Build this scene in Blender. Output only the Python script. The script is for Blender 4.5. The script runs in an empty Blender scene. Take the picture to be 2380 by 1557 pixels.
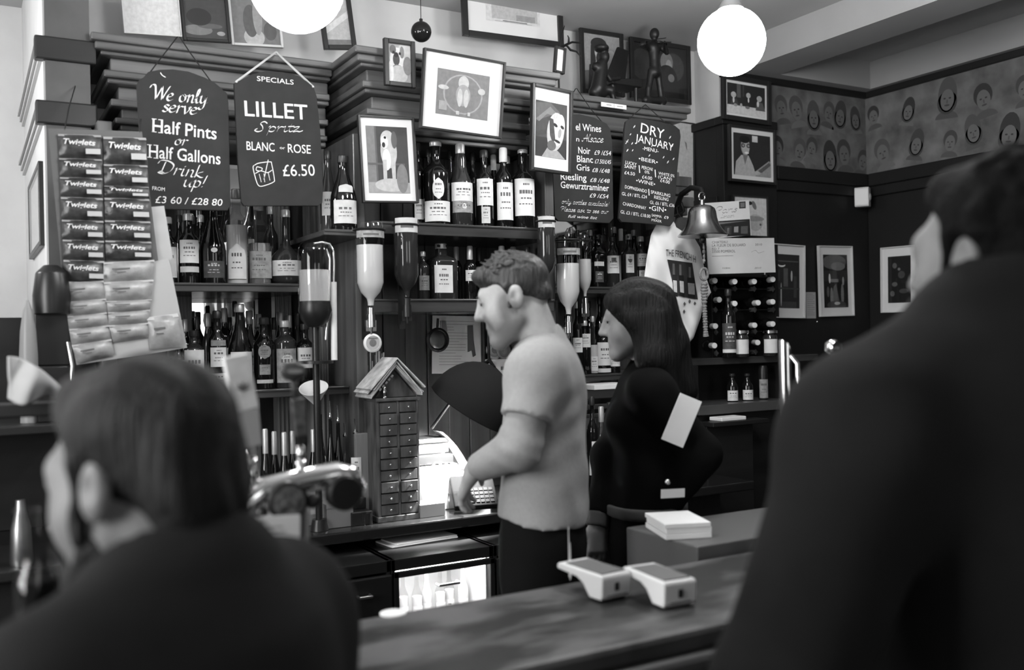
import bpy, bmesh, math, random
import numpy as np
from mathutils import Vector, Matrix

S = bpy.context.scene
COL = S.collection
random.seed(7)

# ------------------------------------------------------------------ camera
FPX = 2226.0                      # focal length in pixels of the 2380 px wide frame
EYE = Vector((0.0, 0.0, 1.66))
YAW, ROLL = math.radians(29.67), math.radians(-1.126)
_F = Vector((math.sin(YAW), math.cos(YAW), 0))
_R0 = Vector((math.cos(YAW), -math.sin(YAW), 0))
_U0 = Vector((0, 0, 1))
CR = math.cos(ROLL)*_R0 + math.sin(ROLL)*_U0
CU = -math.sin(ROLL)*_R0 + math.cos(ROLL)*_U0
CF = _F
cd = bpy.data.cameras.new('camera')
cam = bpy.data.objects.new('camera', cd)
COL.objects.link(cam)
cd.sensor_fit = 'HORIZONTAL'
cd.sensor_width = 36.0
cd.lens = 36.0*FPX/2380.0
cd.clip_start = 0.05
cd.dof.use_dof = True
cd.dof.focus_distance = 4.1
cd.dof.aperture_fstop = 2.0
m = Matrix((CR, CU, -CF)).transposed().to_4x4()
m.translation = EYE
cam.matrix_world = m
S.camera = cam

# ------------------------------------------------------------------ colour management
S.view_settings.view_transform = 'Standard'
S.view_settings.look = 'None'
S.view_settings.exposure = 1.4
S.view_settings.gamma = 1.0
S.view_settings.use_curve_mapping = False

# ------------------------------------------------------------------ world and daylight
w = bpy.data.worlds.new('world'); S.world = w
w.use_nodes = True
w.node_tree.nodes['Background'].inputs[0].default_value = (0.5, 0.5, 0.5, 1)
w.node_tree.nodes['Background'].inputs[1].default_value = 0.02

def area(name, loc, rot, sx, sy, power):
    d = bpy.data.lights.new(name, 'AREA'); d.shape = 'RECTANGLE'
    d.size, d.size_y, d.energy = sx, sy, power
    o = bpy.data.objects.new(name, d); COL.objects.link(o)
    o.location = loc; o.rotation_euler = rot
    return o
# daylight coming in through the two street windows behind the camera, and the window in the wall on the left
DAY = 0.22
area('window_daylight', (-0.3, -2.9, 2.05), (math.radians(90), 0, 0), 1.3, 1.7, 34*DAY)
area('window_daylight', (2.6, -2.9, 2.05), (math.radians(90), 0, 0), 1.3, 1.7, 34*DAY)
area('window_daylight', (-1.72, 1.5, 2.1), (math.radians(90), 0, math.radians(-90)), 1.2, 1.5, 150*DAY)
GLOBE_STRENGTH = 21.0

def ray(px, py):
    return CF + (px-1190.0)/FPX*CR + (778.5-py)/FPX*CU
def at(px, py, Y):
    """the point of the vertical plane at distance Y that the photograph shows at (px, py)"""
    v = ray(px, py); return EYE + v*(Y/v.y)
def atx(px, py, X):
    v = ray(px, py); return EYE + v*(X/v.x)
def atz(px, py, Z):
    v = ray(px, py); return EYE + v*((Z-EYE.z)/v.z)
def atd(px, py, d):
    return EYE + ray(px, py)*d
def depth(p):
    return (Vector(p)-EYE).dot(CF)

# ------------------------------------------------------------------ materials
MATS = {}
def mat(name, g, rough=0.6, metal=0.0, var=0.0, scale=(8, 8, 8), bump=0.0, coat=0.0, emit=0.0, trans=0.0, spec=0.5, ior=1.45, bscale=None, ramp=(0.3, 0.7)):
    """grey procedural material; var mixes in noise between g*(1-var) and g*(1+var)"""
    if name in MATS: return MATS[name]
    M = bpy.data.materials.new(name); M.use_nodes = True
    nt = M.node_tree; b = nt.nodes['Principled BSDF']
    b.inputs['Base Color'].default_value = (g, g, g, 1)
    b.inputs['Roughness'].default_value = rough
    b.inputs['Metallic'].default_value = metal
    b.inputs['Specular IOR Level'].default_value = spec
    b.inputs['IOR'].default_value = ior
    if coat: b.inputs['Coat Weight'].default_value = coat; b.inputs['Coat Roughness'].default_value = 0.12
    if trans: b.inputs['Transmission Weight'].default_value = trans
    if emit:
        b.inputs['Emission Color'].default_value = (1, 1, 1, 1); b.inputs['Emission Strength'].default_value = emit
    if var or bump:
        tc = nt.nodes.new('ShaderNodeTexCoord'); mp = nt.nodes.new('ShaderNodeMapping'); nz = nt.nodes.new('ShaderNodeTexNoise')
        mp.inputs['Scale'].default_value = scale
        nz.inputs['Scale'].default_value = 1.0; nz.inputs['Detail'].default_value = 5
        nt.links.new(tc.outputs['Object'], mp.inputs[0]); nt.links.new(mp.outputs[0], nz.inputs['Vector'])
        if var:
            r = nt.nodes.new('ShaderNodeValToRGB')
            lo, hi = max(0, g*(1-var)), min(1, g*(1+var))
            r.color_ramp.elements[0].position = ramp[0]; r.color_ramp.elements[0].color = (lo, lo, lo, 1)
            r.color_ramp.elements[1].position = ramp[1]; r.color_ramp.elements[1].color = (hi, hi, hi, 1)
            nt.links.new(nz.outputs[0], r.inputs[0]); nt.links.new(r.outputs[0], b.inputs['Base Color'])
        if bump:
            bp = nt.nodes.new('ShaderNodeBump'); bp.inputs['Strength'].default_value = bump; bp.inputs['Distance'].default_value = 0.01
            nt.links.new(nz.outputs[0], bp.inputs['Height']); nt.links.new(bp.outputs[0], b.inputs['Normal'])
    MATS[name] = M
    return M
def pane_mat(name, tint=1.0, rough=0.0, ior=1.45):
    """thin clear glass: fresnel mix of see-through and mirror reflection"""
    if name in MATS: return MATS[name]
    M = bpy.data.materials.new(name); M.use_nodes = True
    nt = M.node_tree; nt.nodes.remove(nt.nodes['Principled BSDF'])
    o = nt.nodes['Material Output']
    f = nt.nodes.new('ShaderNodeFresnel'); f.inputs['IOR'].default_value = ior
    t = nt.nodes.new('ShaderNodeBsdfTransparent'); t.inputs[0].default_value = (tint, tint, tint, 1)
    g = nt.nodes.new('ShaderNodeBsdfGlossy'); g.inputs['Roughness'].default_value = rough
    mx = nt.nodes.new('ShaderNodeMixShader')
    ge = nt.nodes.new('ShaderNodeNewGeometry'); mu = nt.nodes.new('ShaderNodeMath'); mu.operation = 'SUBTRACT'; mu.use_clamp = True
    nt.links.new(f.outputs[0], mu.inputs[0]); nt.links.new(ge.outputs['Backfacing'], mu.inputs[1])
    nt.links.new(mu.outputs[0], mx.inputs[0]); nt.links.new(t.outputs[0], mx.inputs[1]); nt.links.new(g.outputs[0], mx.inputs[2])
    nt.links.new(mx.outputs[0], o.inputs[0])
    MATS[name] = M
    return M
def gray(v, rough=0.7):
    return mat('paint_%03d' % int(round(v*1000)), v, rough)

WOOD = mat('dark_wood', 0.10, 0.38, var=0.45, scale=(1.2, 6, 30), bump=0.06, coat=0.15)
WOODV = mat('dark_wood_upright', 0.075, 0.4, var=0.45, scale=(26, 26, 1.2), bump=0.05, coat=0.15)
WOODL = mat('pale_wood', 0.20, 0.45, var=0.3, scale=(24, 24, 1.0), bump=0.04)
BLACKW = mat('black_wood', 0.012, 0.42, var=0.4, scale=(1, 5, 12))
PLASTER = mat('plaster', 0.62, 0.85, var=0.06, scale=(5, 5, 5), bump=0.03)
CEIL = mat('ceiling_paint', 0.42, 0.9, var=0.05, scale=(3, 3, 3))
DARKWALL = mat('black_panelling', 0.010, 0.5, var=0.3, scale=(3, 3, 1))
BOARD = mat('chalkboard', 0.013, 0.75, var=0.25, scale=(14, 14, 14))
CHALK = mat('chalk_paint', 0.72, 0.9, var=0.12, scale=(160, 160, 160))
BFRAME = mat('black_frame', 0.018, 0.35)
WFRAME = mat('pale_frame', 0.6, 0.5)
MATW = mat('mount_card', 0.72, 0.9)
PAPER = mat('paper', 0.74, 0.85, var=0.05, scale=(9, 9, 9))
GLASSP = pane_mat('picture_glass')
CLEAR = pane_mat('clear_bottle_glass', 0.90, 0.02, 1.5)
DGLASS = mat('dark_bottle_glass', 0.006, 0.06, spec=0.7)
DGLASS2 = mat('brown_bottle_glass', 0.022, 0.07, spec=0.7)
GGLASS = mat('green_bottle_glass', 0.035, 0.08, spec=0.7)
LIQ = mat('pale_spirit', 0.55, 0.2)
LIQD = mat('amber_spirit', .40, .08, trans=.75, ior=1.36)
CHROME = mat('chrome', 0.75, 0.12, 1.0)
STEEL = mat('brushed_steel', 0.5, 0.32, 1.0)
BRASS = mat('bell_brass', 0.42, 0.24, 1.0, var=0.25, scale=(14, 14, 14))
BRONZE = mat('dark_bronze', 0.012, 0.45, 0.3)
BLACKP = mat('black_plastic', 0.010, 0.35)
MIDP = mat('grey_plastic', 0.13, 0.5)
WHITEP = mat('white_plastic', 0.66, 0.4)
FOIL = mat('pale_foil', 0.5, 0.35, 0.5)
FOILD = mat('dark_foil', 0.03, 0.35, 0.3)
MIRROR = mat('mirror_silver', 0.75, 0.02, 1.0)
CORD = mat('black_cord', 0.01, 0.8)
ROPEW = mat('white_rope', 0.6, 0.9)
# ------------------------------------------------------------------ scene bookkeeping
MW = {}
def tag(o, label=None, cat=None, group=None, kind=None):
    if label: o['label'] = label
    if cat: o['category'] = cat
    if group: o['group'] = group
    if kind: o['kind'] = kind
    return o
def thing(name, label, cat, loc=(0, 0, 0), rot=None, group=None):
    """an Empty at the thing's base that parents its parts; rot is a 3x3 matrix"""
    o = bpy.data.objects.new(name, None); COL.objects.link(o)
    o.empty_display_size = 0.05
    M = (rot.to_4x4() if rot is not None else Matrix.Identity(4)).copy(); M.translation = Vector(loc)
    o.matrix_world = M; MW[o.name] = M
    return tag(o, label, cat, group)
def rz(a): return Matrix.Rotation(a, 3, 'Z')
def frame_rot(x, y, z): return Matrix((x, y, z)).transposed()

class MB:
    """collects shapes and links them as one mesh object"""
    def __init__(s): s.v = []; s.f = []; s.m = []; s.T = None; s.mi = 0
    def add(s, vs, fs, mi=None):
        n = len(s.v); k = s.mi if mi is None else mi
        for p in vs:
            p = Vector(p); s.v.append(s.T @ p if s.T is not None else p)
        for f in fs: s.f.append([i+n for i in f]); s.m.append(k)
    def box(s, lo, hi, mi=None, M=None):
        x0, y0, z0 = lo; x1, y1, z1 = hi
        vs = [(x0,y0,z0),(x1,y0,z0),(x1,y1,z0),(x0,y1,z0),(x0,y0,z1),(x1,y0,z1),(x1,y1,z1),(x0,y1,z1)]
        if M is not None: vs = [M @ Vector(p) for p in vs]
        s.add(vs, [(0,3,2,1),(4,5,6,7),(0,1,5,4),(1,2,6,5),(2,3,7,6),(3,0,4,7)], mi); return s
    def cyl(s, a, b, r1, r2=None, n=16, mi=None):
        a, b = Vector(a), Vector(b); r2 = r1 if r2 is None else r2
        z = (b-a).normalized(); x = z.orthogonal().normalized(); y = z.cross(x)
        vs = []
        for c, r in ((a, r1), (b, r2)):
            for i in range(n):
                t = 2*math.pi*i/n; vs.append(c + (x*math.cos(t)+y*math.sin(t))*r)
        fs = [(i, (i+1) % n, n+(i+1) % n, n+i) for i in range(n)]
        fs += [tuple(range(n-1, -1, -1)), tuple(range(n, 2*n))]
        s.add(vs, fs, mi); return s
    def lathe(s, prof, n=20, M=None, mi=None, sq=None):
        """profile of (radius, height) turned about local z; sq squares the section off"""
        vs = []; fs = []
        for r, z in prof:
            for i in range(n):
                t = 2*math.pi*(i+0.5)/n; c, q = math.cos(t), math.sin(t)
                k = 1.0
                if sq: k = 1.0/((abs(c)**sq+abs(q)**sq)**(1.0/sq))
                p = Vector((r*k*c, r*k*q, z)); vs.append(M @ p if M is not None else p)
        for j in range(len(prof)-1):
            for i in range(n):
                a, b = j*n+i, j*n+(i+1) % n
                fs.append((a, b, b+n, a+n))
        fs.append(tuple(range(n-1, -1, -1))); L = (len(prof)-1)*n
        fs.append(tuple(range(L, L+n)))
        s.add(vs, fs, mi); return s
    def tube(s, pts, r, n=8, closed=False, mi=None):
        pts = [Vector(p) for p in pts]; N = len(pts)
        rs = r if isinstance(r, (list, tuple)) else [r]*N
        vs = []; fs = []; x = None
        for i, p in enumerate(pts):
            if closed: t = pts[(i+1) % N]-pts[i-1]
            else: t = pts[min(i+1, N-1)]-pts[max(i-1, 0)]
            t.normalize()
            x = (t.orthogonal() if x is None else x - t*x.dot(t)).normalized(); y = t.cross(x)
            for k in range(n):
                a = 2*math.pi*k/n; vs.append(p+(x*math.cos(a)+y*math.sin(a))*rs[i])
        for i in range(N if closed else N-1):
            for k in range(n):
                a, b = i*n+k, i*n+(k+1) % n; c = ((i+1) % N)*n
                fs.append((a, b, c+(k+1) % n, c+k))
        if not closed: fs += [tuple(range(n-1, -1, -1)), tuple(range((N-1)*n, N*n))]
        s.add(vs, fs, mi); return s
    def prism(s, pts, y0, y1, mi=None, M=None):
        """outline of (x, z) points given counter-clockwise seen from -y, extruded from y0 (front) to y1"""
        n = len(pts); vs = [Vector((x, y0, z)) for x, z in pts]+[Vector((x, y1, z)) for x, z in pts]
        if M is not None: vs = [M @ p for p in vs]
        fs = [tuple(range(n)), tuple(range(2*n-1, n-1, -1))]
        fs += [(i, i+n, (i+1) % n+n, (i+1) % n) for i in range(n)]
        s.add(vs, fs, mi); return s
    def ell(s, c, r, nu=14, nv=9, mi=None, M=None):
        vs = []; fs = []; c = Vector(c)
        for j in range(nv+1):
            p = math.pi*j/nv
            for i in range(nu):
                t = 2*math.pi*i/nu
                q = Vector((r[0]*math.sin(p)*math.cos(t), r[1]*math.sin(p)*math.sin(t), -r[2]*math.cos(p)))
                vs.append(c+(M @ q if M is not None else q))
        for j in range(nv):
            for i in range(nu):
                a, b = j*nu+i, j*nu+(i+1) % nu; fs.append((a, b, b+nu, a+nu))
        s.add(vs, fs, mi); return s
    def build(s, name, mats, parent=None, world=False, smooth=None, bevel=0, subsurf=0, solid=0):
        me = bpy.data.meshes.new(name)
        vs = s.v
        if parent is not None and world:
            I = MW[parent.name].inverted(); vs = [I @ p for p in vs]
        me.from_pydata([tuple(p) for p in vs], [], s.f)
        mats = mats if isinstance(mats, (list, tuple)) else [mats]
        for q in mats: me.materials.append(q)
        if len(mats) > 1: me.polygons.foreach_set('material_index', s.m)
        if smooth is not None:
            me.polygons.foreach_set('use_smooth', [True]*len(me.polygons))
            if smooth < 179: me.set_sharp_from_angle(angle=math.radians(smooth))
        me.validate()
        o = bpy.data.objects.new(name, me); COL.objects.link(o)
        if parent is not None:
            o.parent = parent; MW[o.name] = MW[parent.name]
        else: MW[o.name] = Matrix.Identity(4)
        if solid:
            q = o.modifiers.new('solid', 'SOLIDIFY'); q.thickness = solid; q.offset = 0
        if bevel:
            q = o.modifiers.new('bevel', 'BEVEL'); q.width = bevel; q.segments = 2; q.limit_method = 'ANGLE'
        if subsurf:
            q = o.modifiers.new('subsurf', 'SUBSURF'); q.levels = q.render_levels = subsurf
        return o
def set_origin(o, p):
    """move a top-level mesh's origin to the point p without moving its surface"""
    p = Vector(p); o.data.transform(Matrix.Translation(-p)); o.location = p; MW[o.name] = Matrix.Translation(p); return o
def struct(o):
    o['kind'] = 'structure'; return o
def copy_tree(o, parent=None, loc=None, rot=None):
    c = o.copy(); COL.objects.link(c)
    if parent is not None: c.parent = parent; MW[c.name] = MW[parent.name]
    else:
        M = (rot.to_4x4() if rot is not None else Matrix.Identity(4)).copy(); M.translation = Vector(loc)
        c.matrix_world = M; MW[c.name] = M
    for ch in list(o.children): copy_tree(ch, c)
    return c
ORD = ['first', 'second', 'third', 'fourth', 'fifth', 'sixth', 'seventh', 'eighth', 'ninth', 'tenth', 'eleventh', 'twelfth', 'thirteenth', 'fourteenth', 'fifteenth', 'sixteenth']

# ------------------------------------------------------------------ writing
def text_mb(mb, lines, depth_=0.0006, y=-0.001, mi=None):
    """lines of (text, x, z, height, width or None, opts) in the local x-z plane facing -y; x is the centre, z the baseline"""
    for ln in lines:
        txt, x, z, h, wd = ln[:5]; op = ln[5] if len(ln) > 5 else {}
        cu = bpy.data.curves.new('writing', 'FONT'); cu.body = txt
        cu.size = h/0.73; cu.align_x = 'CENTER'; cu.shear = op.get('shear', 0); cu.offset = op.get('bold', 0)*h
        cu.resolution_u = 3; cu.space_character = op.get('space', 1.0)
        ob = bpy.data.objects.new('writing', cu)
        me = ob.to_mesh()
        n = len(me.vertices)
        if n:
            co = np.empty(n*3); me.vertices.foreach_get('co', co); co = co.reshape(-1, 3)
            sx = 1.0
            if wd: sx = wd/max(1e-6, co[:, 0].max()-co[:, 0].min())
            cx = (co[:, 0].max()+co[:, 0].min())/2
            a = op.get('rot', 0.0); ca, sa = math.cos(a), math.sin(a)
            vs = []
            for p in co:
                u, v = (p[0]-cx)*sx, p[1]
                vs.append((x+u*ca-v*sa, y, z+u*sa+v*ca))
            mb.add(vs, [tuple(q.vertices) for q in me.polygons], mi)
        ob.to_mesh_clear(); bpy.data.objects.remove(ob); bpy.data.curves.remove(cu)
def smooth_path(pts, k=5):
    P = [Vector(p).to_2d() for p in pts]; out = []
    if len(P) < 3: return P
    for i in range(len(P)-1):
        a, b, c, d = P[max(i-1, 0)], P[i], P[i+1], P[min(i+2, len(P)-1)]
        for j in range(k):
            t = j/k
            out.append(0.5*((2*b)+(c-a)*t+(2*a-5*b+4*c-d)*t*t+(3*b-a-3*c+d)*t**3))
    out.append(P[-1]); return out
def pen(mb, pts, nib=(0.004, 0.004), y=-0.001, mi=None, smooth=True, rnd=0.0):
    """a brush stroke along pts in the x-z plane; nib is the half-width vector of a broad pen, rnd the half width of a round one"""
    P = smooth_path(pts) if smooth else [Vector(p).to_2d() for p in pts]
    vs = []; fs = []
    for i, p in enumerate(P):
        t = (P[min(i+1, len(P)-1)]-P[max(i-1, 0)])
        if t.length < 1e-9: t = Vector((1, 0))
        t.normalize(); nrm = Vector((-t.y, t.x))
        o = Vector(nib)
        if rnd: 
            s_ = o.dot(nrm); o = nrm*(rnd+abs(s_))
        vs += [(p.x-o.x, y, p.y-o.y), (p.x+o.x, y, p.y+o.y)]
    for i in range(len(P)-1): fs.append((2*i, 2*i+2, 2*i+3, 2*i+1))
    mb.add(vs, fs, mi)
# single-stroke italic hand: strokes in units of the x-height (1.0), advance width
HAND = {
 'a': ([[(.72,.85),(.4,1),(.08,.65),(.05,.2),(.3,0),(.6,.3),(.75,1)],[(.75,1),(.68,.2),(.82,0),(1,.15)]], .95),
 'b': ([[(.15,1.9),(.05,.1)],[(.08,.6),(.35,1),(.7,.8),(.65,.2),(.35,0),(.05,.12)]], .8),
 'c': ([[(.68,.82),(.42,1),(.08,.6),(.08,.2),(.32,0),(.7,.22)]], .72),
 'd': ([[(.7,.85),(.4,1),(.06,.6),(.08,.12),(.35,0),(.65,.4),(.85,1.9)],[(.72,.7),(.68,.1),(.9,.1)]], .95),
 'e': ([[(.08,.48),(.5,.6),(.62,.85),(.42,1),(.12,.7),(.06,.25),(.3,0),(.72,.25)]], .76),
 'f': ([[(.75,1.75),(.5,1.9),(.35,1.4),(.2,-.4),(0,-.6)],[(.08,.95),(.6,1)]], .6),
 'i': ([[(.05,.85),(.22,1),(.15,.2),(.28,0),(.5,.2)],[(.28,1.35),(.3,1.45)]], .48),
 'k': ([[(.2,1.9),(.05,0)],[(.7,.95),(.12,.5),(.55,.1),(.8,.1)]], .82),
 'l': ([[(.02,.4),(.4,1.5),(.3,1.9),(.15,1.2),(.18,.15),(.38,.05),(.5,.2)]], .5),
 'n': ([[(.05,.85),(.2,1),(.1,0)],[(.14,.5),(.45,1),(.66,.85),(.58,.15),(.72,0),(.9,.18)]], .9),
 'o': ([[(.45,1),(.12,.75),(.08,.2),(.35,0),(.65,.3),(.62,.8),(.42,1),(.55,.8),(.85,.85)]], .84),
 'p': ([[(.05,.85),(.22,1),(.0,-.75)],[(.16,.6),(.45,1),(.74,.75),(.62,.15),(.35,0),(.12,.15)]], .84),
 'r': ([[(.05,.85),(.2,1),(.1,0)],[(.14,.5),(.4,.95),(.68,.9)]], .64),
 's': ([[(.6,.85),(.35,1),(.15,.75),(.5,.4),(.45,.08),(.2,0),(.02,.15)]], .64),
 't': ([[(.3,1.5),(.15,.3),(.3,0),(.55,.15)],[(.0,1),(.6,1.05)]], .52),
 'u': ([[(.05,.85),(.18,1),(.1,.25),(.3,0),(.6,.4),(.72,1)],[(.72,1),(.64,.15),(.78,0),(.95,.15)]], .92),
 'v': ([[(.02,.85),(.18,1),(.3,.1),(.36,0),(.7,.6),(.66,1),(.85,.9)]], .8),
 'y': ([[(.05,.85),(.18,1),(.12,.3),(.32,.05),(.6,.4),(.74,1)],[(.74,1),(.55,-.4),(.25,-.8),(.0,-.6),(.3,-.3),(.95,.2)]], .9),
 'z': ([[(.05,.85),(.6,.95),(.05,.02),(.4,.1),(.7,.0),(1.0,.2)]], .8),
 'W': ([[(-.35,1.5),(-.2,1.9),(.15,1.85),(.3,1.0),(.4,.05)],[(.4,.05),(.95,1.8)],[(.95,1.8),(1.05,.05)],[(1.05,.05),(1.35,.9),(1.75,1.9)]], 1.55),
 'D': ([[(.35,1.75),(.2,.1)],[(-.3,1.4),(-.1,1.9),(.6,1.9),(1.15,1.4),(1.0,.5),(.45,.0),(-.05,.1),(.1,.3),(.5,.02)]], 1.3),
 'S': ([[(1.0,1.6),(.7,1.95),(.35,1.6),(.6,1.0),(.65,.3),(.25,.0),(-.1,.3),(.15,.6)]], 1.15),
 'A': ([[(-.2,.2),(.0,.0),(.4,.8),(.85,1.9)],[(.85,1.9),(.9,.0)],[(.1,.75),(1.1,.85)]], 1.1),
 'P': ([[(.4,1.7),(.15,.0)],[(-.2,1.4),(.1,1.9),(.75,1.9),(.95,1.4),(.6,.95),(.3,.95)]], 1.05),
 'L': ([[(.7,1.6),(.55,1.9),(.4,1.5),(.25,.2),(.0,.0),(.3,.15),(.95,.05)]], 1.0),
 '!': ([[(.45,1.9),(.2,.6)],[(.12,.05),(.16,.18)]], .5),
 ' ': ([], .6), '.': ([[(.1,.0),(.16,.08)]], .4), "'": ([[(.2,1.9),(.12,1.5)]], .3),
}
def hand(mb, txt, x, z, xh, width=None, nib=(0.105, 0.07), rot=0.0, rnd=0.0, y=-0.001, mi=None, slant=0.15):
    adv = 0.0; st = []
    for ch in txt:
        g = HAND.get(ch) or HAND[' ']
        for s_ in g[0]: st.append([(adv+px+slant*pz, pz) for px, pz in s_])
        adv += g[1]
    sx = (width/adv) if width else xh
    ca, sa = math.cos(rot), math.sin(rot)
    for s_ in st:
        pts = []
        for px, pz in s_:
            u, v = (px-adv/2)*sx, pz*xh
            pts.append((x+u*ca-v*sa, z+u*sa+v*ca))
        pen(mb, pts, (nib[0]*xh*(1 if not rnd else 0), nib[1]*xh*(1 if not rnd else 0)), y, mi, True, rnd*xh)
# ------------------------------------------------------------------ the room
def sbox(name, lo, hi, m, bevel=0):
    b = MB(); b.box(lo, hi); return struct(b.build(name, m, bevel=bevel))
FLOORM = mat('floor_boards', 0.05, 0.5, var=0.4, scale=(1, 14, 1))
sbox('floor', (-2, -3.2, -0.1), (4.95, 5.2, 0), FLOORM)
sbox('ceiling', (-2, -3.2, 3.23), (4.95, 5.2, 3.33), CEIL)
BEAMM = mat('beam_paint', 0.30, 0.9, var=0.05, scale=(3, 3, 3))
sbox('ceiling_beam', (3.67, -3.0, 3.07), (3.93, 3.95, 3.23), BEAMM)
b = MB(); b.box((3.93, 3.85, 3.07), (4.73, 3.95, 3.23)); b.box((4.66, -3.0, 3.07), (4.73, 3.85, 3.23))
struct(b.build('ceiling_bulkhead', BEAMM))
sbox('wall_back', (0.40, 4.15, 0), (3.575, 4.3, 3.23), PLASTER)
sbox('wall_stub', (0.25, 3.72, 0), (0.40, 4.15, 3.23), PLASTER)
sbox('wall_stub_shade', (0.256, 3.706, 0), (0.40, 3.72, 3.23), mat('stub_shade_tone', .085, .6, var=.15))  # added dark sheet: shade on the stub front put into its colour
sbox('wall_far_left', (-2, 5.0, 0), (0.40, 5.15, 3.23), PLASTER)
sbox('wall_alcove', (0.25, 4.15, 0), (0.40, 5.0, 3.23), PLASTER)
sbox('wall_nook', (3.575, 3.95, 0), (4.85, 4.15, 3.23), PLASTER)
sbox('wall_right', (4.73, -3.0, 0), (4.85, 3.95, 3.23), PLASTER)
# left wall with one window opening, rear wall with two
WALLM = mat('wall_paint', 0.30, 0.85, var=0.05, scale=(3, 3, 3))
b = MB()
for lo, hi in (((-2, -3, 0), (-1.85, 0.9, 3.23)), ((-2, 2.1, 0), (-1.85, 5, 3.23)), ((-2, 0.9, 0), (-1.85, 2.1, 1.3)), ((-2, 0.9, 2.9), (-1.85, 2.1, 3.23))): b.box(lo, hi)
struct(b.build('wall_left', WALLM))
b = MB()
xs = [-2, -0.95, 0.35, 1.95, 3.25, 4.85]
for i in (0, 2, 4): b.box((xs[i], -3.2, 0), (xs[i+1], -3.0, 3.23))
for i in (1, 3): b.box((xs[i], -3.2, 0), (xs[i+1], -3.0, 1.15)); b.box((xs[i], -3.2, 2.95), (xs[i+1], -3.0, 3.23))
struct(b.build('wall_rear', WALLM))
def window(n, c, wd, h, axis):
    b = MB(); t = 0.05
    R = rz(0) if axis == 'y' else rz(math.radians(90))
    T = Matrix.Translation(c) @ R.to_4x4(); b.T = T
    for x0, x1, z0, z1 in ((-wd/2, -wd/2+t, 0, h), (wd/2-t, wd/2, 0, h), (-wd/2, wd/2, 0, t), (-wd/2, wd/2, h-t, h), (-0.02, 0.02, 0, h), (-wd/2, wd/2, h*0.6-.02, h*0.6+.02)):
        b.box((x0, -0.03, z0), (x1, 0.03, z1))
    o = struct(b.build('window_%d' % n, BLACKW))
    g = MB(); g.T = T; g.box((-wd/2, -0.004, 0), (wd/2, 0.004, h)); g.build('window_pane', GLASSP, o)
window(1, (-0.3, -3.1, 1.15), 1.3, 1.8, 'y'); window(2, (2.6, -3.1, 1.15), 1.3, 1.8, 'y'); window(3, (-1.92, 1.5, 1.3), 1.2, 1.6, 'x')
# rail mouldings on the plaster stub
b = MB()
for z in (2.665, 2.44):
    for dz, o_ in ((0.0, .012), (0.02, .02), (0.045, .028)):
        b.box((0.25-o_, 3.735, z+dz), (0.255, 4.95, z+dz+0.016))
struct(b.build('trim_1', mat('rail_paint', 0.5, 0.4)))
b = MB()
for z in (2.665, 2.44): b.box((0.222, 3.69, z-0.012), (0.42, 3.738, z+0.07))
struct(b.build('trim_4', BLACKW, bevel=.006))
# dark panelling and picture rails of the nook
b = MB()
b.box((3.55, 3.90, 0), (3.94, 3.95, 2.814)); b.box((3.55, 3.95, 0), (3.575, 4.148, 2.814))
b.box((3.535, 3.885, 2.77), (3.94, 3.95, 2.814)); b.box((3.535, 3.95, 2.77), (3.575, 4.148, 2.814))
b.box((3.54, 3.89, 2.0), (3.93, 3.95, 2.05)); b.box((3.54, 3.95, 2.35), (3.575, 4.14, 2.39))
b.box((3.94, 3.925, 0), (4.73, 3.95, 2.52)); b.box((4.705, -3, 0), (4.73, 3.925, 2.52))
struct(b.build('wall_nook_panelling', DARKWALL, bevel=0.004))
b = MB()
b.box((3.94, 3.89, 2.50), (4.73, 3.95, 2.575)); b.box((4.67, -3, 2.50), (4.73, 3.89, 2.575))
b.box((3.94, 3.90, 2.44), (4.73, 3.95, 2.50)); b.box((4.68, -3, 2.44), (4.73, 3.9, 2.50))
struct(b.build('trim_2', DARKWALL, bevel=0.006))
b = MB()
b.box((3.575, 3.915, 3.035), (4.73, 3.95, 3.07)); b.box((4.695, -3, 3.035), (4.73, 3.915, 3.07))
struct(b.build('trim_3', DARKWALL, bevel=0.004))

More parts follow.
